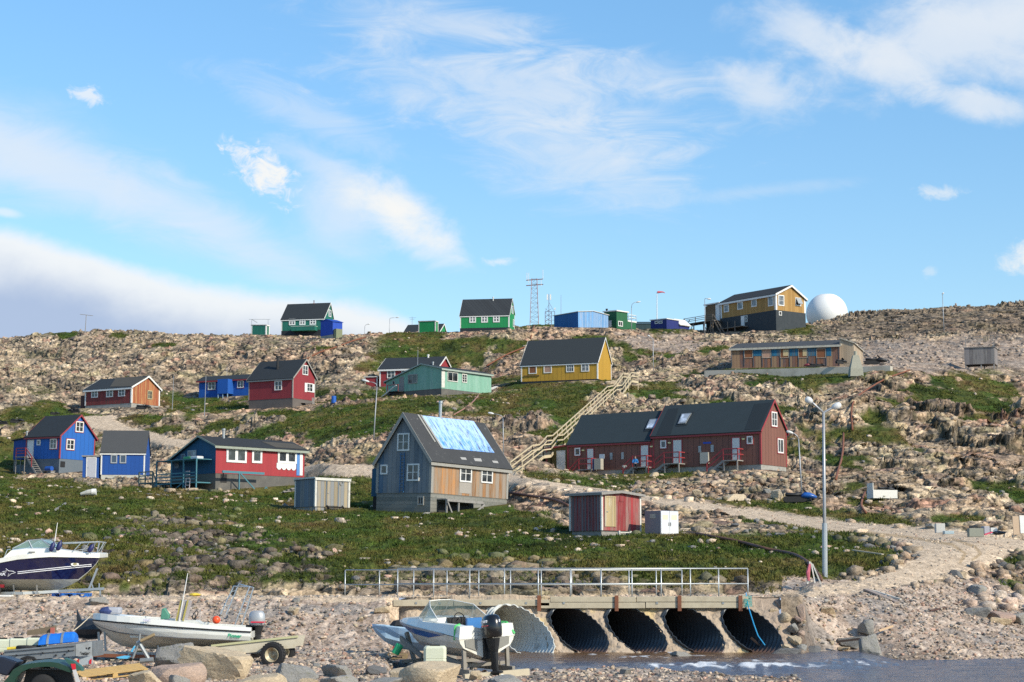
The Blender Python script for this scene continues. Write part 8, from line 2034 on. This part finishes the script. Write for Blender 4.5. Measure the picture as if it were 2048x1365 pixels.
pipeline('rusty pipe running up the rocks behind the dark red house', [P('Z2', *q) for q in ((650, 570), (760, 510), (850, 490), (1000, 430), (1125, 393))], .13, RUST, .25, 200)
pipeline('rusty pipe dropping from the crest to the yellow roof', [P('Z3', *q) for q in ((675, 492), (658, 545), (645, 605))], .11, RUST, .2, 250)
pipeline('rusty pipe between the mint house and the yellow house', [P('Z3', *q) for q in ((600, 672), (500, 712), (430, 742), (295, 822))], .12, RUST, .25, 200)
pipeline('rust-brown pipe in the grass below the mint house', [P('Y8', *q) for q in ((1740, 742), (1700, 790), (1630, 895), (1500, 965), (1370, 1045))], .09, paint('pinkish_rust', (.28, .15, .11), .85), .1, 150)
# ------------------------------------------------------------------ long wooden stairs
SW = paint('new_pale_timber', (.56, .46, .30), .75, var=.1, dirt=(.42, .33, .2), dirt_amt=.3)
OWT = paint('old_stair_timber', (.34, .29, .21), .85, var=.15)
stc = empty('wooden_staircase', Matrix.Translation(atp(1040, 948, 23.2))); tag(stc, 'long pale wooden staircase with handrails climbing the slope to the yellow house', 'staircase')
SO = -stc.matrix_world.translation
path = [((1033, 947), 23.2, 'f'), ((1076, 913), 22.2, 'l'), ((1091, 911), 22.0, 'f'), ((1105, 893), 21.3, 'l'), ((1116, 892), 21.1, 'f'), ((1224, 790), 17.0, 'l'), ((1236, 788), 16.9, 'f'), ((1255, 762), 16.2, 'l'), ((1268, 764), 16.1, 'e')]
pw_ = [(atp(*p, k) + SO, t) for p, k, t in path]
SIDE = Vector((.80, -.6, 0)).normalized(); WD2 = .62
tr_, st_, hr, ps = MB(), MB(), MB(), MB()
for (a, t), (b, _) in zip(pw_[:-1], pw_[1:]):
 sd = SIDE if t == 'f' else SIDE
 n_ = max(2, int((b - a).length / .42)) if t == 'f' else 1
 if t == 'f':
  for i in range(n_):
   p = a + (b - a) * ((i + .5) / n_); tr_.beam(p - sd * WD2, p + sd * WD2, .28, .05)
 else:
  mb_ = [a - sd * WD2, a + sd * WD2, b + sd * WD2, b - sd * WD2]; tr_.prism([p + Vector((0, 0, -.04)) for p in mb_], (0, 0, .08))
 for s_ in (-1, 1):
  st_.beam(a + sd * s_ * WD2 - Vector((0, 0, .1)), b + sd * s_ * WD2 - Vector((0, 0, .1)), .06, .24)
  for hgt in (.55, 1.0): hr.beam(a + sd * s_ * WD2 + Vector((0, 0, hgt)), b + sd * s_ * WD2 + Vector((0, 0, hgt)), .06, .11)
  L_ = (b - a).length; m_ = max(1, int(L_ / 3.2))
  for i in range(m_ + 1):
   p = a + (b - a) * (i / m_) + sd * s_ * WD2
   w0 = p - SO; zg = gz(w0.x, w0.y) - w0.z
   ps = MB(); ps.beam(p + Vector((0, 0, max(-3.0, min(-.2, zg - .3)))), p + Vector((0, 0, 1.05)), .08, .08, up=(1, 0, 0)); ps.build('post', SW, stc)
tr_.build('treads', OWT, stc); st_.build('stringer', SW, stc); hr.build('handrail', SW, stc)
mb = MB()
for q in (((1227, 795), (1243, 803)), ((1190, 822), (1206, 832)), ((1205, 815), (1232, 824))):
 a, b = atp(*q[0], 17.6) + SO, atp(*q[1], 17.7) + SO; mb.beam(a, b, .08, .12)
mb.build('brace', OWT, stc)
# ------------------------------------------------------------------ snowmobiles and loose things
def snowmobile(label, base, ppm, L_, main, seat, screen, rz=0.0, covered=False, cat='snowmobile', sink=.0):
 p = gfind(*base) if ppm is None else atp(*base, ppm)
 s = L_ / 2.8
 r = empty('snowmobile', Matrix.Translation(p - Vector((0, 0, sink))) @ Matrix.Rotation(rz, 4, 'Z') @ Matrix.Scale(s, 4)); tag(r, label, cat)
 def sec(x, w, z0, z1): return [Vector((x, w * math.cos(t), (z0 + z1) / 2 + (z1 - z0) / 2 * math.sin(t))) for t in [2 * math.pi * k / 14 for k in range(14)]]
 mb = MB(); mb.loft([sec(.05, .30, .35, .62), sec(.35, .42, .28, .86), sec(.75, .46, .26, .80), sec(1.1, .40, .26, .66), sec(1.35, .22, .30, .5)]); mb.build('cowling', main, r, smooth=True)
 mb = MB(); mb.loft([sec(-1.25, .20, .5, .74), sec(-1.1, .24, .46, .80), sec(-.5, .24, .46, .74), sec(.1, .22, .46, .86)]); mb.build('seat', seat, r, smooth=True)
 mb = MB(); mb.loft([[Vector((x, sy * .24, z)) for sy, z in ((-1, z0), (-1, z1), (1, z1), (1, z0))] for x, z0, z1 in ((-1.4, .12, .40), (-1.3, .0, .46), (.3, .0, .46), (.5, .12, .40))]); mb.build('track', RUBBER, r)
 for sg in (-1, 1):
  mb = MB(); mb.loft([[Vector((x, sg * .42 + o_, z)) for o_, z in ((-.07, z0), (-.07, z0 + .04), (.07, z0 + .04), (.07, z0))] for x, z0 in ((.45, .02), (1.2, .02), (1.5, .2))]); mb.tube([(.85, sg * .42, .05), (.8, sg * .3, .4)], .03, 6); mb.build('ski', BLACK, r)
 mb = MB(); mb.loft([[Vector((x + .0, sy * w, z)) for sy in (-1, -.5, .5, 1)] + [Vector((x - .05, sy * w, z)) for sy in (1, .5, -.5, -1)] for x, w, z in ((.5, .30, .80), (.32, .28, 1.0), (.2, .2, 1.16))]); mb.tube([(.15, -.36, .98), (.1, 0, .9), (.15, .36, .98)], .02, 6); mb.build('windscreen', screen, r)
 return r
BLK = paint('black_cover', (.010, .011, .013), .55, var=.3)
snowmobile('blue and black snowmobile parked behind the leaning lamp with the concrete foot', (1601, 1006), None, 2.4, paint('blue_cowling', (.02, .10, .36), .3), BLK, BLK)
snowmobile('black snowmobile on the wall behind the tapered concrete block', (1683, 728), 15.4, 1.9, BLK, BLK, BLK, .6)
snowmobile('black covered snowmobile at the right end of the low concrete wall', (1752, 729), 15.3, 3.0, BLK, BLK, BLK, .0)
snowmobile('small dark red snowmobile in front of the barrack', (1620, 735), 15.2, 1.7, paint('dark_red_cowling', (.16, .02, .03), .35), BLK, BLK, 3.1); snowmobile('low black snowmobile in front of the barrack, nearer its right end', (1642, 734), 15.2, 1.3, BLK, BLK, BLK, .2)
snowmobile('black snowmobile in front of the bleached orange gable', (287, 819), 15.6, 2.0, BLK, BLK, BLK, .1)
snowmobile('black snowmobile in the rocks left of the weathered red house', (147, 826), 15.6, 1.8, BLK, BLK, BLK, 2.8); snowmobile('black snowmobile lying left of the rocks above the blue gabled house', (110, 830), 15.8, 1.2, BLK, BLK, BLK, .3); snowmobile('black snowmobile in the rocks above the roof of the blue gabled house', (35, 846), 16.6, 1.7, BLK, BLK, BLK, .2); snowmobile('black snowmobile at the left edge above the blue gabled house', (4, 849), 16.6, 1.4, BLK, BLK, BLK, 3.0)
def boxthing(name, label, cat, base, ppm, w, d, h, m, rz=0.0, lid=None, lift=-.08):
 p = atp(*base, ppm) if ppm else gfind(*base)
 mb = MB(); mb.box(-w / 2, 0, lift, w / 2, d, h)
 o = mb.build(name, m, None, Matrix.Translation(p) @ Matrix.Rotation(rz, 4, 'Z'), bevel=.02); tag(o, label, cat)
 if lid: mb = MB(); mb.box(-w / 2 - .03, -.03, h + .003, w / 2 + .03, d + .03, h + .06); mb.build('lid', lid, o)
 return o
p = gfind(1771, 996)
mb = MB(); mb.box(-.95, 0, -.1, .95, 1.1, .06); mb.box(-.95, 0, .062, .95, .05, .5); mb.box(-.95, 1.05, .062, .95, 1.1, .5); mb.box(.9, .052, .062, .95, 1.048, .5); mb.box(-.95, .052, .062, -.9, 1.048, 1.0)
tag(mb.build('cargo_box', paint('white_box_paint', (.66, .64, .58), .6), None, Matrix.Translation(p) @ Matrix.Rotation(.25, 4, 'Z')), 'open white cargo sledge box below the cliff', 'box')
snowmobile('black quad-like vehicle loaded in the white cargo box', (1785, 990), None, 1.5, BLK, BLK, BLK, .4).location = p + Vector((.15, .55, .32))
boxthing('crate', 'pale grey crate standing at the far roadside right of the grass', 'crate', P('Y4', 325, 345), 36.2, .5, .4, .44, paint('pale_crate', (.52, .50, .46), .7)); boxthing('sheet', 'pale blue sheet of board lying beside the pale roadside crate', 'board', P('Y4', 505, 370), 36.4, .52, .5, .1, paint('pale_blue_board', (.38, .47, .5), .7))
boxthing('slab', 'grey-green concrete slab at the outside of the road bend', 'slab', P('Y4', 1070, 425), 37, .8, .5, .38, paint('greenish_slab', (.26, .27, .22), .9)); boxthing('washing_machine', 'grey appliance dumped on the red metal at the road bend', 'appliance', P('Y4', 1285, 360), 37, .32, .4, .32, paint('grey_enamel', (.32, .32, .36), .5), .2); boxthing('white_appliance', 'white appliance dumped beside the grey one at the road bend', 'appliance', P('Y4', 1430, 375), 37, .36, .4, .28, TRIMW, -.1)
mb = MB(); mb.beam((-.2, 0, 0), (.22, .0, .14), .16, .07); tag(mb.build('red_metal', paint('pink_red_metal', (.6, .06, .12), .5), None, Matrix.Translation(atp(*P('Y4', 1305, 412), 37.2))), 'bright red sheet metal under the dumped appliances', 'scrap')
mb = MB(); vs, fs = rockverts(55, 2); mb.add([Vector((v.x * .5, v.y * .3, v.z * .16)) for v in vs], fs); tag(mb.build('bin_bag', BLK, None, Matrix.Translation(atp(*P('Y4', 1520, 380), 37))), 'black plastic bags heaped right of the white appliance', 'bags')
mb = MB(); mb.box(-.32, 0, .05, .02, .08, 1.05); mb.box(.03, -.02, .1, .5, .06, 1.1); wp = mb.build('door_panel', paint('tan_panel', (.50, .36, .24), .7), None, Matrix.Translation(atp(*P('Y4', 1960, 430), 37.3)) @ Matrix.Rotation(math.radians(-8), 4, 'X')); tag(wp, 'tan and white panels leaning upright at the right edge of the road', 'panel')
mb = MB(); mb.box(.05, -.03, .12, .48, -.022, 1.08); mb.build('white_face', TRIMW, wp)
def plank(label, z, pts, ppm, w, t, m, cat='plank', name='plank', lift=.06):
 a, b = [gfind(*P(z, *q)) + Vector((0, 0, lift)) for q in pts]
 mb = MB(); mb.beam(a, b, w, t); return tag(mb.build(name, m), label, cat)
plank('long grey-brown plank lying on the right gravel slope', 'N8', ((965, 628), (1180, 715)), None, .30, .07, paint('grey_brown_plank', (.27, .22, .19), .85)); plank('narrow white-painted plank beside the grey-brown one', 'N8', ((1005, 640), (1205, 705)), None, .10, .07, TRIMO, lift=.1)
plank('rusty bar lying on the slope right of the planks', 'N8', ((1405, 770), (1515, 750)), None, .06, .06, paint('dark_rust', (.08, .04, .03), .9), 'bar', 'bar'); plank('pale board resting on the grey stones beside the bend', 'N8', ((875, 388), (1082, 418)), None, .12, .05, TIMB, lift=.3)
plank('bleached driftwood branch leaning on the upright slab by the rapids', 'N8', ((1055, 950), (1150, 915)), None, .08, .08, paint('driftwood', (.52, .36, .22), .8), 'driftwood', 'driftwood', .25); plank('dark wet log lying across the rapids', 'N8', ((770, 1068), (945, 1050)), None, .08, .08, paint('wet_log', (.05, .03, .02), .5), 'log', 'log', .5)
plank('dark wet branch in the rapids left of the slab', 'N8', ((180, 1078), (260, 1092)), None, .07, .07, paint('wet_log', ()), 'log', 'log', .42); plank('grey stick lying in the upper left grass', 'Z6', ((540, 1085), (640, 1020)), None, .12, .1, GREYW, 'stick', 'stick')
p = gfind(*P('Z6', 880, 935)); mb = MB(); mb.tube([(-.75, 0, .1), (-.2, 0, .22), (.1, 0, .26)], [.12, .22, .24], 10); mb.tube([(.105, 0, .26), (.45, .02, .27)], [.26, .26], 12, mi=1); tag(mb.build('barrel', [paint('dirty_white_plastic', (.5, .48, .42), .7), TRIMW], None, Matrix.Translation(p)), 'crumpled white container lying in the grass below the blue cottage', 'container')
mb = MB(); mb.lathe([(.001, 0), (.28, 0), (.3, .1), (.3, .85), (.27, .9), (.001, .9)], None, 16); tag(mb.build('barrel', paint('blue_barrel', (.01, .10, .42), .5), None, Matrix.Translation(gfind(*P('Z2', 870, 912)))), 'blue upright barrel in the grass right of the dark red house', 'barrel')
mb = MB(); mb.prism([(-.9, 0, 0), (.7, 0, .0), (.95, 0, .55), (.6, 0, .62), (-.9, 0, .15)], (0, .9, 0)); tag(mb.build('skiff', TRIMW, None, Matrix.Translation(gfind(*P('Z3', 330, 1008)))), 'small white skiff lying at the right end of the mint house', 'boat')
p = atp(*P('Z2', 660, 915), 15.4); mb = MB(); mb.box(-1.2, 0, .2, .6, .8, .28); mb.box(-1.1, .1, -.2, -1.0, .7, .2); mb.box(.4, .1, -.2, .5, .7, .2); mb.prism([(.6, 0, 0), (.95, 0, 0), (.8, 0, .85), (.55, 0, .85)], (0, .06, 0)); tag(mb.build('bench', GREYW, None, Matrix.Translation(p)), 'grey bench and board at the foot of the dark red gable', 'bench')
p = gfind(*P('X2', 1380, 320)); mb = MB(); vs, fs = rockverts(61, 2); mb.add([Vector((v.x * .28, v.y * .2, v.z * .14 + .05)) for v in vs], fs); tag(mb.build('yellow_bag', paint('yellow_sack', (.62, .47, .05), .7), None, Matrix.Translation(p)), 'crumpled yellow bags at the foot of the rubble bank', 'bag')
p = gfind(*P('N8', 585, 580)); mb = MB(); mb.beam((-.12, 0, 0), (.0, 0, .95), .06, .05); mb.beam((.2, 0, 0), (.05, 0, .9), .05, .05); mb.beam((.45, 0, 0), (.12, .1, .85), .05, .05); o = mb.build('marker_sticks', TRIMO, None, Matrix.Translation(p)); tag(o, 'bundle of pale sticks with coloured rags where the brown pipe ends', 'sticks'); mb = MB(); mb.tube([(-.08, -.04, .15), (-.1, -.06, .5), (-.02, -.04, .85)], [.05, .09, .05], 6); mb.build('rag', paint('red_turquoise_rag', (.5, .12, .16), .8), o)
p = atp(*P('X6', 1510, 742), 34); TH_ = math.radians(50)
cab = empty('utility_cabinet', Matrix.Translation(p) @ Matrix.Rotation(-TH_, 4, 'Z')); tag(cab, 'grey and white electrical cabinet with two doors right of the red shed', 'cabinet')
la, lb_, hh = 29 / 34 / math.cos(TH_), 38.5 / 34 / math.sin(TH_), 47 / 34
mb = MB(); mb.box(-la, 0, -.3, 0, lb_, hh); mb.build('body', paint('slate_grey_cabinet', (.20, .20, .235), .5), cab, bevel=.02)
for k_ in range(2):
 y0, y1 = lb_ * (.02 + .49 * k_), lb_ * (.49 + .49 * k_); mb = MB(); mb.box(.004, y0, .03, .03, y1, hh - .03); dr = mb.build('door', paint('white_cabinet_door', (.62, .64, .66), .45), cab)
 mb = MB(); mb.box(.031, y0 + .12, hh * .62, .036, y1 - .12, hh * .82); mb.build('warning_plate', paint('cream_plate', (.72, .70, .45), .5), dr); mb = MB(); mb.box(.031, y1 - .09 if k_ == 0 else y0 + .03, hh * .35, .06, y1 - .06 if k_ == 0 else y0 + .06, hh * .5); mb.build('handle', BLACK, dr)
mb = MB(); mb.box(-la * .66, -.02, hh * .68, -la * .3, -.004, hh * .86); mb.build('side_plate', paint('grey_plate', (.40, .39, .35), .5), cab)
R_ = H['row']; Mr = R_['M']
q = hit(R_, P('N1', 1000, 1060), 'A', -1.3); mb = MB(); mb.box(q.x - .38, -1.5, q.z, q.x + .3, -1.0, q.z + .98); tag(mb.build('wooden_box', paint('dull_board_box', (.36, .33, .27), .8), None, Mr), 'upright board box beside the second porch of the row house', 'box'); mb = MB(); mb.box(q.x - .62, -1.45, q.z - .1, q.x - .42, -1.05, q.z + 1.0); tag(mb.build('blue_bin', paint('navy_plastic', (.008, .03, .12), .5), None, Mr, bevel=.06), 'dark blue bin squeezed beside the board box at the row house', 'bin')
mb = MB(); mb.box(q.x - .2, -.9, q.z + .99, q.x + .32, -.86, q.z + 1.4); tag(mb.build('glass_sheet', paint('blue_grey_sheet', (.42, .47, .52), .4), None, Mr), 'blue-grey sheet leaning on the red wall above the board box', 'sheet')
q = hit(R_, P('N1', 1270, 1075), 'A', -.6); mb = MB(); mb.lathe([(.001, .2), (.16, .25), (.22, .42), (.12, .52), (.001, .54)], Matrix.Translation((q.x, -.8, q.z)) , 12); mb.tube([(q.x, -.8, q.z - .3), (q.x, -.8, q.z + .22)], .04, 6); tag(mb.build('satellite_bowl', TRIMO, None, Mr), 'white bowl on a stalk in front of the row house wall', 'bowl')
# ------------------------------------------------------------------ person sitting on the porch steps
def person():
 q = hit(R_, P('N1', 1368, 1040), 'A', -1.35)
 M = Mr @ Matrix.Translation((q.x, -1.35, q.z - .02)) @ Matrix.Rotation(math.radians(-60), 4, 'Z')
 V, E, RR = [], [], []
 def v(p, r, par=None):
  V.append(p); RR.append(r)
  if par is not None: E.append((par, len(V) - 1))
  return len(V) - 1
 pel = v((0, 0, .28), .155); sp = v((.03, 0, .46), .145, pel); ch = v((.10, 0, .64), .165, sp); nk = v((.15, 0, .78), .062, ch); h0 = v((.18, 0, .85), .078, nk); h1 = v((.195, 0, .92), .098, h0); h2 = v((.185, 0, 1.0), .075, h1)
 v((.285, 0, .90), .022, h1)
 for s in (-1, 1):
  sh = v((.09, s * .17, .70), .075, ch); el = v((.22, s * .24, .46), .055, sh); wr = v((.40, s * .12, .40), .036, el); pa = v((.47, s * .06, .39), .034, wr)
  for k in range(4): f1 = v((.52, s * (.03 + .018 * k), .385 - .012 * k), .0095, pa); v((.545 - .004 * k, s * (.02 + .016 * k), .36 - .01 * k), .0085, f1)
  th = v((.49, s * .02, .41), .011, pa); v((.51, s * .005, .40), .0095, th)
  hp = v((.08, s * .10, .26), .115, pel); kn = v((.46, s * .13, .34), .075, hp); an = v((.48, s * .12, -.06), .05, kn); v((.60, s * .13, -.11), .042, an)
 me = bpy.data.meshes.new('person'); me.from_pydata(V, E, []); o = bpy.data.objects.new('person', me); COL.objects.link(o)
 sk = o.modifiers.new('skin', 'SKIN'); sub = o.modifiers.new('sub', 'SUBSURF'); sub.levels = 2; sub.render_levels = 2
 for i, d in enumerate(me.skin_vertices[0].data): d.radius = (RR[i], RR[i]); d.use_root = (i == 0)
 bpy.context.view_layer.update()
 m2 = bpy.data.meshes.new_from_object(o.evaluated_get(bpy.context.evaluated_depsgraph_get()))
 bpy.data.objects.remove(o)
 for m in (paint('blue_jacket', (.02, .17, .42), .8), paint('dark_trousers', (.012, .012, .018), .85), paint('skin', (.42, .25, .17), .6)): m2.materials.append(m)
 for p in m2.polygons:
  c = p.center
  p.material_index = 2 if (c.z > .80 or (c.x > .41 and c.z > .345 and abs(c.y) < .11)) else (1 if c.z < .34 or (c.x > .27 and abs(c.y) < .22 and c.z < .42) else 0)
  p.use_smooth = True
 m2.name = 'person'; o = link('person', m2, None, M); tag(o, 'person in a blue jacket and dark trousers sitting on the porch steps', 'person')
 mb = MB(); vs, fs = icos(2); mb.add([Vector((.17 + v_.x * .105, v_.y * .098, .965 + v_.z * .09)) for v_ in vs if True], fs); h = mb.build('hair', paint('black_hair', (.012, .010, .009), .6), o, smooth=True)
 h.data.transform(Matrix.Translation((-.022, 0, .012)))
person()
# ------------------------------------------------------------------ stones: the larger ones as objects, the rest as one scatter; grass tufts
def in_zone(poly, n, jitter=True, y0=80):
 us = [p[0] for p in poly]; vs = [p[1] for p in poly]; out = []
 while len(out) < n:
  u, v = random.uniform(min(us), max(us)), random.uniform(min(vs), max(vs))
  if polysd(np.array([u]), np.array([v]), poly)[0] < 0: out.append((u, v))
 return out
zones = [
 ('boulder in the rubble slope below the red row house', 'boulders of the rubble slope below the row house', [(1150, 965), (1290, 945), (1380, 952), (1520, 945), (1600, 945), (1630, 985), (1560, 1003), (1420, 1000), (1250, 985)], 62, (6, 19), ('tan', 'grey', 'pink', 'tan'), 120),
 ('dark angular block of the stone edging inside the road bend', 'dark blocks edging the inside of the road bend', [(1655, 1070), (1745, 1068), (1830, 1085), (1838, 1112), (1790, 1140), (1740, 1160), (1752, 1120), (1800, 1105), (1760, 1090), (1660, 1082)], 40, (6, 15), ('dark', 'grey', 'dark'), 82),
 ('dark block in the row of stones under the road above the green hollow', 'dark blocks along the upper road edge', [(1470, 1048), (1590, 1055), (1660, 1066), (1655, 1078), (1570, 1076), (1470, 1068)], 16, (8, 17), ('dark', 'grey'), 82),
 ('pale stone lying in the grass below the houses', 'pale stones strewn over the grass', [(0, 970), (300, 992), (560, 1000), (740, 1020), (1000, 1020), (1130, 1070), (1400, 1085), (1640, 1080), (1700, 1120), (1560, 1165), (720, 1170), (360, 1090), (180, 1030), (0, 1040)], 52, (4, 11), ('tan', 'pink', 'tan', 'grey'), 82),
 ('stone of the dark rubble bank behind the boats', 'stones of the rubble bank behind the boats', [(230, 1060), (330, 1035), (480, 1055), (640, 1100), (690, 1180), (330, 1180), (230, 1140)], 16, (5, 12), ('dark', 'dark', 'grey', 'dark'), 81),
 ('stone lying on the gravel embankment below the road', 'stones on the gravel embankment', [(0, 1205), (760, 1205), (740, 1280), (560, 1300), (200, 1250), (0, 1260)], 26, (7, 17), ('pink', 'tan', 'grey'), 60),
 ('rock of the jumbled heap at the right edge above the beach', 'rocks of the heap at the right edge', [(1900, 1150), (2048, 1120), (2048, 1235), (1990, 1240), (1900, 1215)], 30, (8, 26), ('grey', 'pink', 'dark', 'tan'), 70),
 ('stone half buried in the bank right of the culvert wall', 'stones in the bank right of the culverts', [(1600, 1212), (1690, 1200), (1706, 1290), (1612, 1306)], 26, (5, 13), ('tan', 'pink', 'tan', 'grey'), 60),
 ('stone at the waterline of the right beach', 'stones along the right waterline', [(1620, 1298), (1760, 1306), (1900, 1318), (2048, 1326), (2048, 1340), (1880, 1336), (1700, 1330)], 20, (6, 15), ('grey', 'tan', 'dark'), 55),
 ('small stone on the gravel in front of the boats', 'small stones on the gravel in front of the boats', [(610, 1325), (760, 1318), (1000, 1345), (1250, 1345), (1250, 1365), (620, 1365)], 24, (6, 18), ('grey', 'tan', 'pink'), 45)]
for lb, gp, poly, n, (s0, s1), kinds, y0 in zones:
 for i, (u, v) in enumerate(in_zone(poly, n)):
  p = gfind(u, v, y0); k = kinds[i % len(kinds)]; s = (s0 + (s1 - s0) * random.random() ** 2.2) / 2 / (F / p.y)
  o = put_rock(k, MATK[k], random.randrange(12), p + Vector((0, 0, s * .25)), (s * random.uniform(.9, 1.4), s * random.uniform(.8, 1.2), s * random.uniform(.6, 1.0)), random.uniform(0, 6), (random.uniform(-.3, .3), random.uniform(-.3, .3)), 3 if s1 > 15 else 2, 'stone')
  tag(o, lb, 'stone', gp)
def stones(name, weight, n, smin, smax, mat, power=3.0, local=0):
 w = (weight * (YY < 345) * (YY > 46) * (UU > -40) * (UU < 2090)).ravel().astype(float)
 w *= np.repeat(np.gradient(rows), nC) ** .35
 idx = RNG.choice(len(w), n, p=w / w.sum())
 base = [np.array([tuple(v) for v in rockverts(500 + k, 1, 6, .0)[0]], np.float32) for k in range(14)]
 f0 = np.array(icos(1)[1]); nv = len(base[0])
 s = smin + (smax - smin) * RNG.random(n) ** power; a = RNG.random(n) * 6.283
 X_, Y_, Z_ = XX.ravel()[idx] + RNG.normal(0, .1, n), YY.ravel()[idx] + RNG.normal(0, .1, n), Z1.ravel()[idx]
 kk = RNG.integers(0, 14, n); B = np.stack(base)[kk]
 ca, sa = np.cos(a)[:, None], np.sin(a)[:, None]; st = RNG.uniform(.75, 1.35, (n, 3))
 vx, vy, vz = B[:, :, 0] * st[:, :1], B[:, :, 1] * st[:, 1:2], B[:, :, 2] * st[:, 2:] * .8
 co = np.stack([(vx * ca - vy * sa) * s[:, None] + X_[:, None], (vx * sa + vy * ca) * s[:, None] + Y_[:, None], vz * s[:, None] + (Z_ + s * .15)[:, None]], -1).reshape(-1, 3).astype(np.float32)
 fs = (f0[None] + (np.arange(n) * nv)[:, None, None]).reshape(-1, 3)
 me = bpy.data.meshes.new(name); me.vertices.add(len(co)); me.vertices.foreach_set('co', co.ravel())
 me.loops.add(len(fs) * 3); me.polygons.add(len(fs)); me.loops.foreach_set('vertex_index', fs.astype(np.int32).ravel())
 me.polygons.foreach_set('loop_start', np.arange(0, len(fs) * 3, 3, dtype=np.int32)); me.polygons.foreach_set('loop_total', np.full(len(fs), 3, np.int32)); me.update(calc_edges=True)
 tone = np.array([(.44, .345, .255), (.36, .30, .24), (.50, .41, .32), (.40, .26, .20), (.24, .225, .205), (.17, .165, .16), (.47, .36, .27)], np.float32)
 tc = tone[RNG.integers(0, len(tone), n)] * RNG.uniform(.75, 1.2, (n, 1)).astype(np.float32)
 if local: tc = tc * np.float32(1 - local) + colr.reshape(-1, 3)[idx] * RNG.uniform(.8, 1.5, (n, 1)).astype(np.float32) * np.float32(local)
 return me, tc, nv, idx
def finish(me, c, nv, name, mat, alpha=.3):
 ca = me.color_attributes.new('Col', 'FLOAT_COLOR', 'POINT'); rgba = np.full((len(c) * nv, 4), alpha, np.float32); rgba[:, :3] = np.repeat(c, nv, 0); ca.data.foreach_set('color', rgba.ravel())
 me.materials.append(mat); o = link(name, me); o['kind'] = 'stuff'; return o
SM = ground_mat()
hill_w = np.clip(rock * (.35 + loose * .9) * (1 - flat), 0, 1) * (YY > 82) * (1 - .6 * crag) + rubble * .4 * (YY > 80) + gravel_hi * .2
me, tc, nv, ix = stones('loose_stones', hill_w, 14000, .05, .50, None, 3.0, .75); finish(me, tc, nv, 'loose_stones', SM)
gw = green * .5 * (1 - flat) * (YY > 82) * sstep(.48, .62, fbm(XX * .12, YY * .08, 3, 88)) + .03 * green * (YY > 82) * (1 - flat)
me, tc, nv, ix = stones('grass_stones', gw, 1500, .05, .34, None, 2.4); finish(me, tc * np.float32(1.1), nv, 'grass_stones', SM)
bw = beach * (1 - np.clip(road * 1.4, 0, 1)) * (YY < 90) * (bed < .3) * (.5 + .5 * sstep(.4, .6, n2)) * (~((YY < 60) & (UU > 1700)))
me, tc, nv, ix = stones('shingle', bw, 21000, .018, .10, None, 2.4); finish(me, tc, nv, 'shingle', SM)
rw = np.maximum(road, 0) * (YY > 72) * (YY < 200)
me, tc, nv, ix = stones('road_gravel', rw, 2500, .02, .09, None, 2.0); finish(me, tc * np.float32(1.15), nv, 'road_gravel', SM)
def tufts(n=120000):
 w = (np.clip(green, 0, 1) ** 1.5 * (1 - flat) * (YY > 80.5) * (YY < 345) * (UU > -30) * (UU < 2080) * (.35 + 1.0 * sstep(.42, .62, fbm(XX * .7, YY * .4, 3, 19)))).ravel().astype(float)
 w *= np.repeat(np.gradient(rows), nC) ** .5
 idx = RNG.choice(len(w), n, p=w / w.sum())
 X_, Y_, Z_ = XX.ravel()[idx] + RNG.normal(0, .12, n), YY.ravel()[idx] + RNG.normal(0, .15, n), Z1.ravel()[idx]
 nb = 5; k = n * nb
 bx, by, bz = np.repeat(X_, nb) + RNG.normal(0, .10, k), np.repeat(Y_, nb) + RNG.normal(0, .10, k), np.repeat(Z_, nb) - .05
 far_ = 1 + (np.repeat(Y_, nb) - 80) / 200
 h = RNG.uniform(.06, .20, k) * np.repeat(RNG.uniform(.6, 1.35, n), nb) * (.8 + .2 * far_); wd = RNG.uniform(.02, .045, k) * far_; a = RNG.random(k) * 6.283
 lx, ly = RNG.normal(0, .10, k), RNG.normal(0, .10, k)
 dx, dy = np.cos(a) * wd, np.sin(a) * wd
 co = np.stack([np.stack([bx - dx, by - dy, bz], -1), np.stack([bx + dx, by + dy, bz], -1), np.stack([bx + lx, by + ly, bz + h], -1)], 1).reshape(-1, 3).astype(np.float32)
 me = bpy.data.meshes.new('grass'); me.vertices.add(len(co)); me.vertices.foreach_set('co', co.ravel())
 me.loops.add(k * 3); me.polygons.add(k); me.loops.foreach_set('vertex_index', np.arange(k * 3, dtype=np.int32)); me.polygons.foreach_set('loop_start', np.arange(0, k * 3, 3, dtype=np.int32)); me.polygons.foreach_set('loop_total', np.full(k, 3, np.int32)); me.update(calc_edges=True)
 c = gr.reshape(-1, 3)[idx] * RNG.uniform(.9, 1.45, (n, 1)) + RNG.uniform(0, .012, (n, 3)) * np.array([1, 1, .2])
 finish(me, c.astype(np.float32), nb * 3, 'grass', SM, 0.0)
tufts()
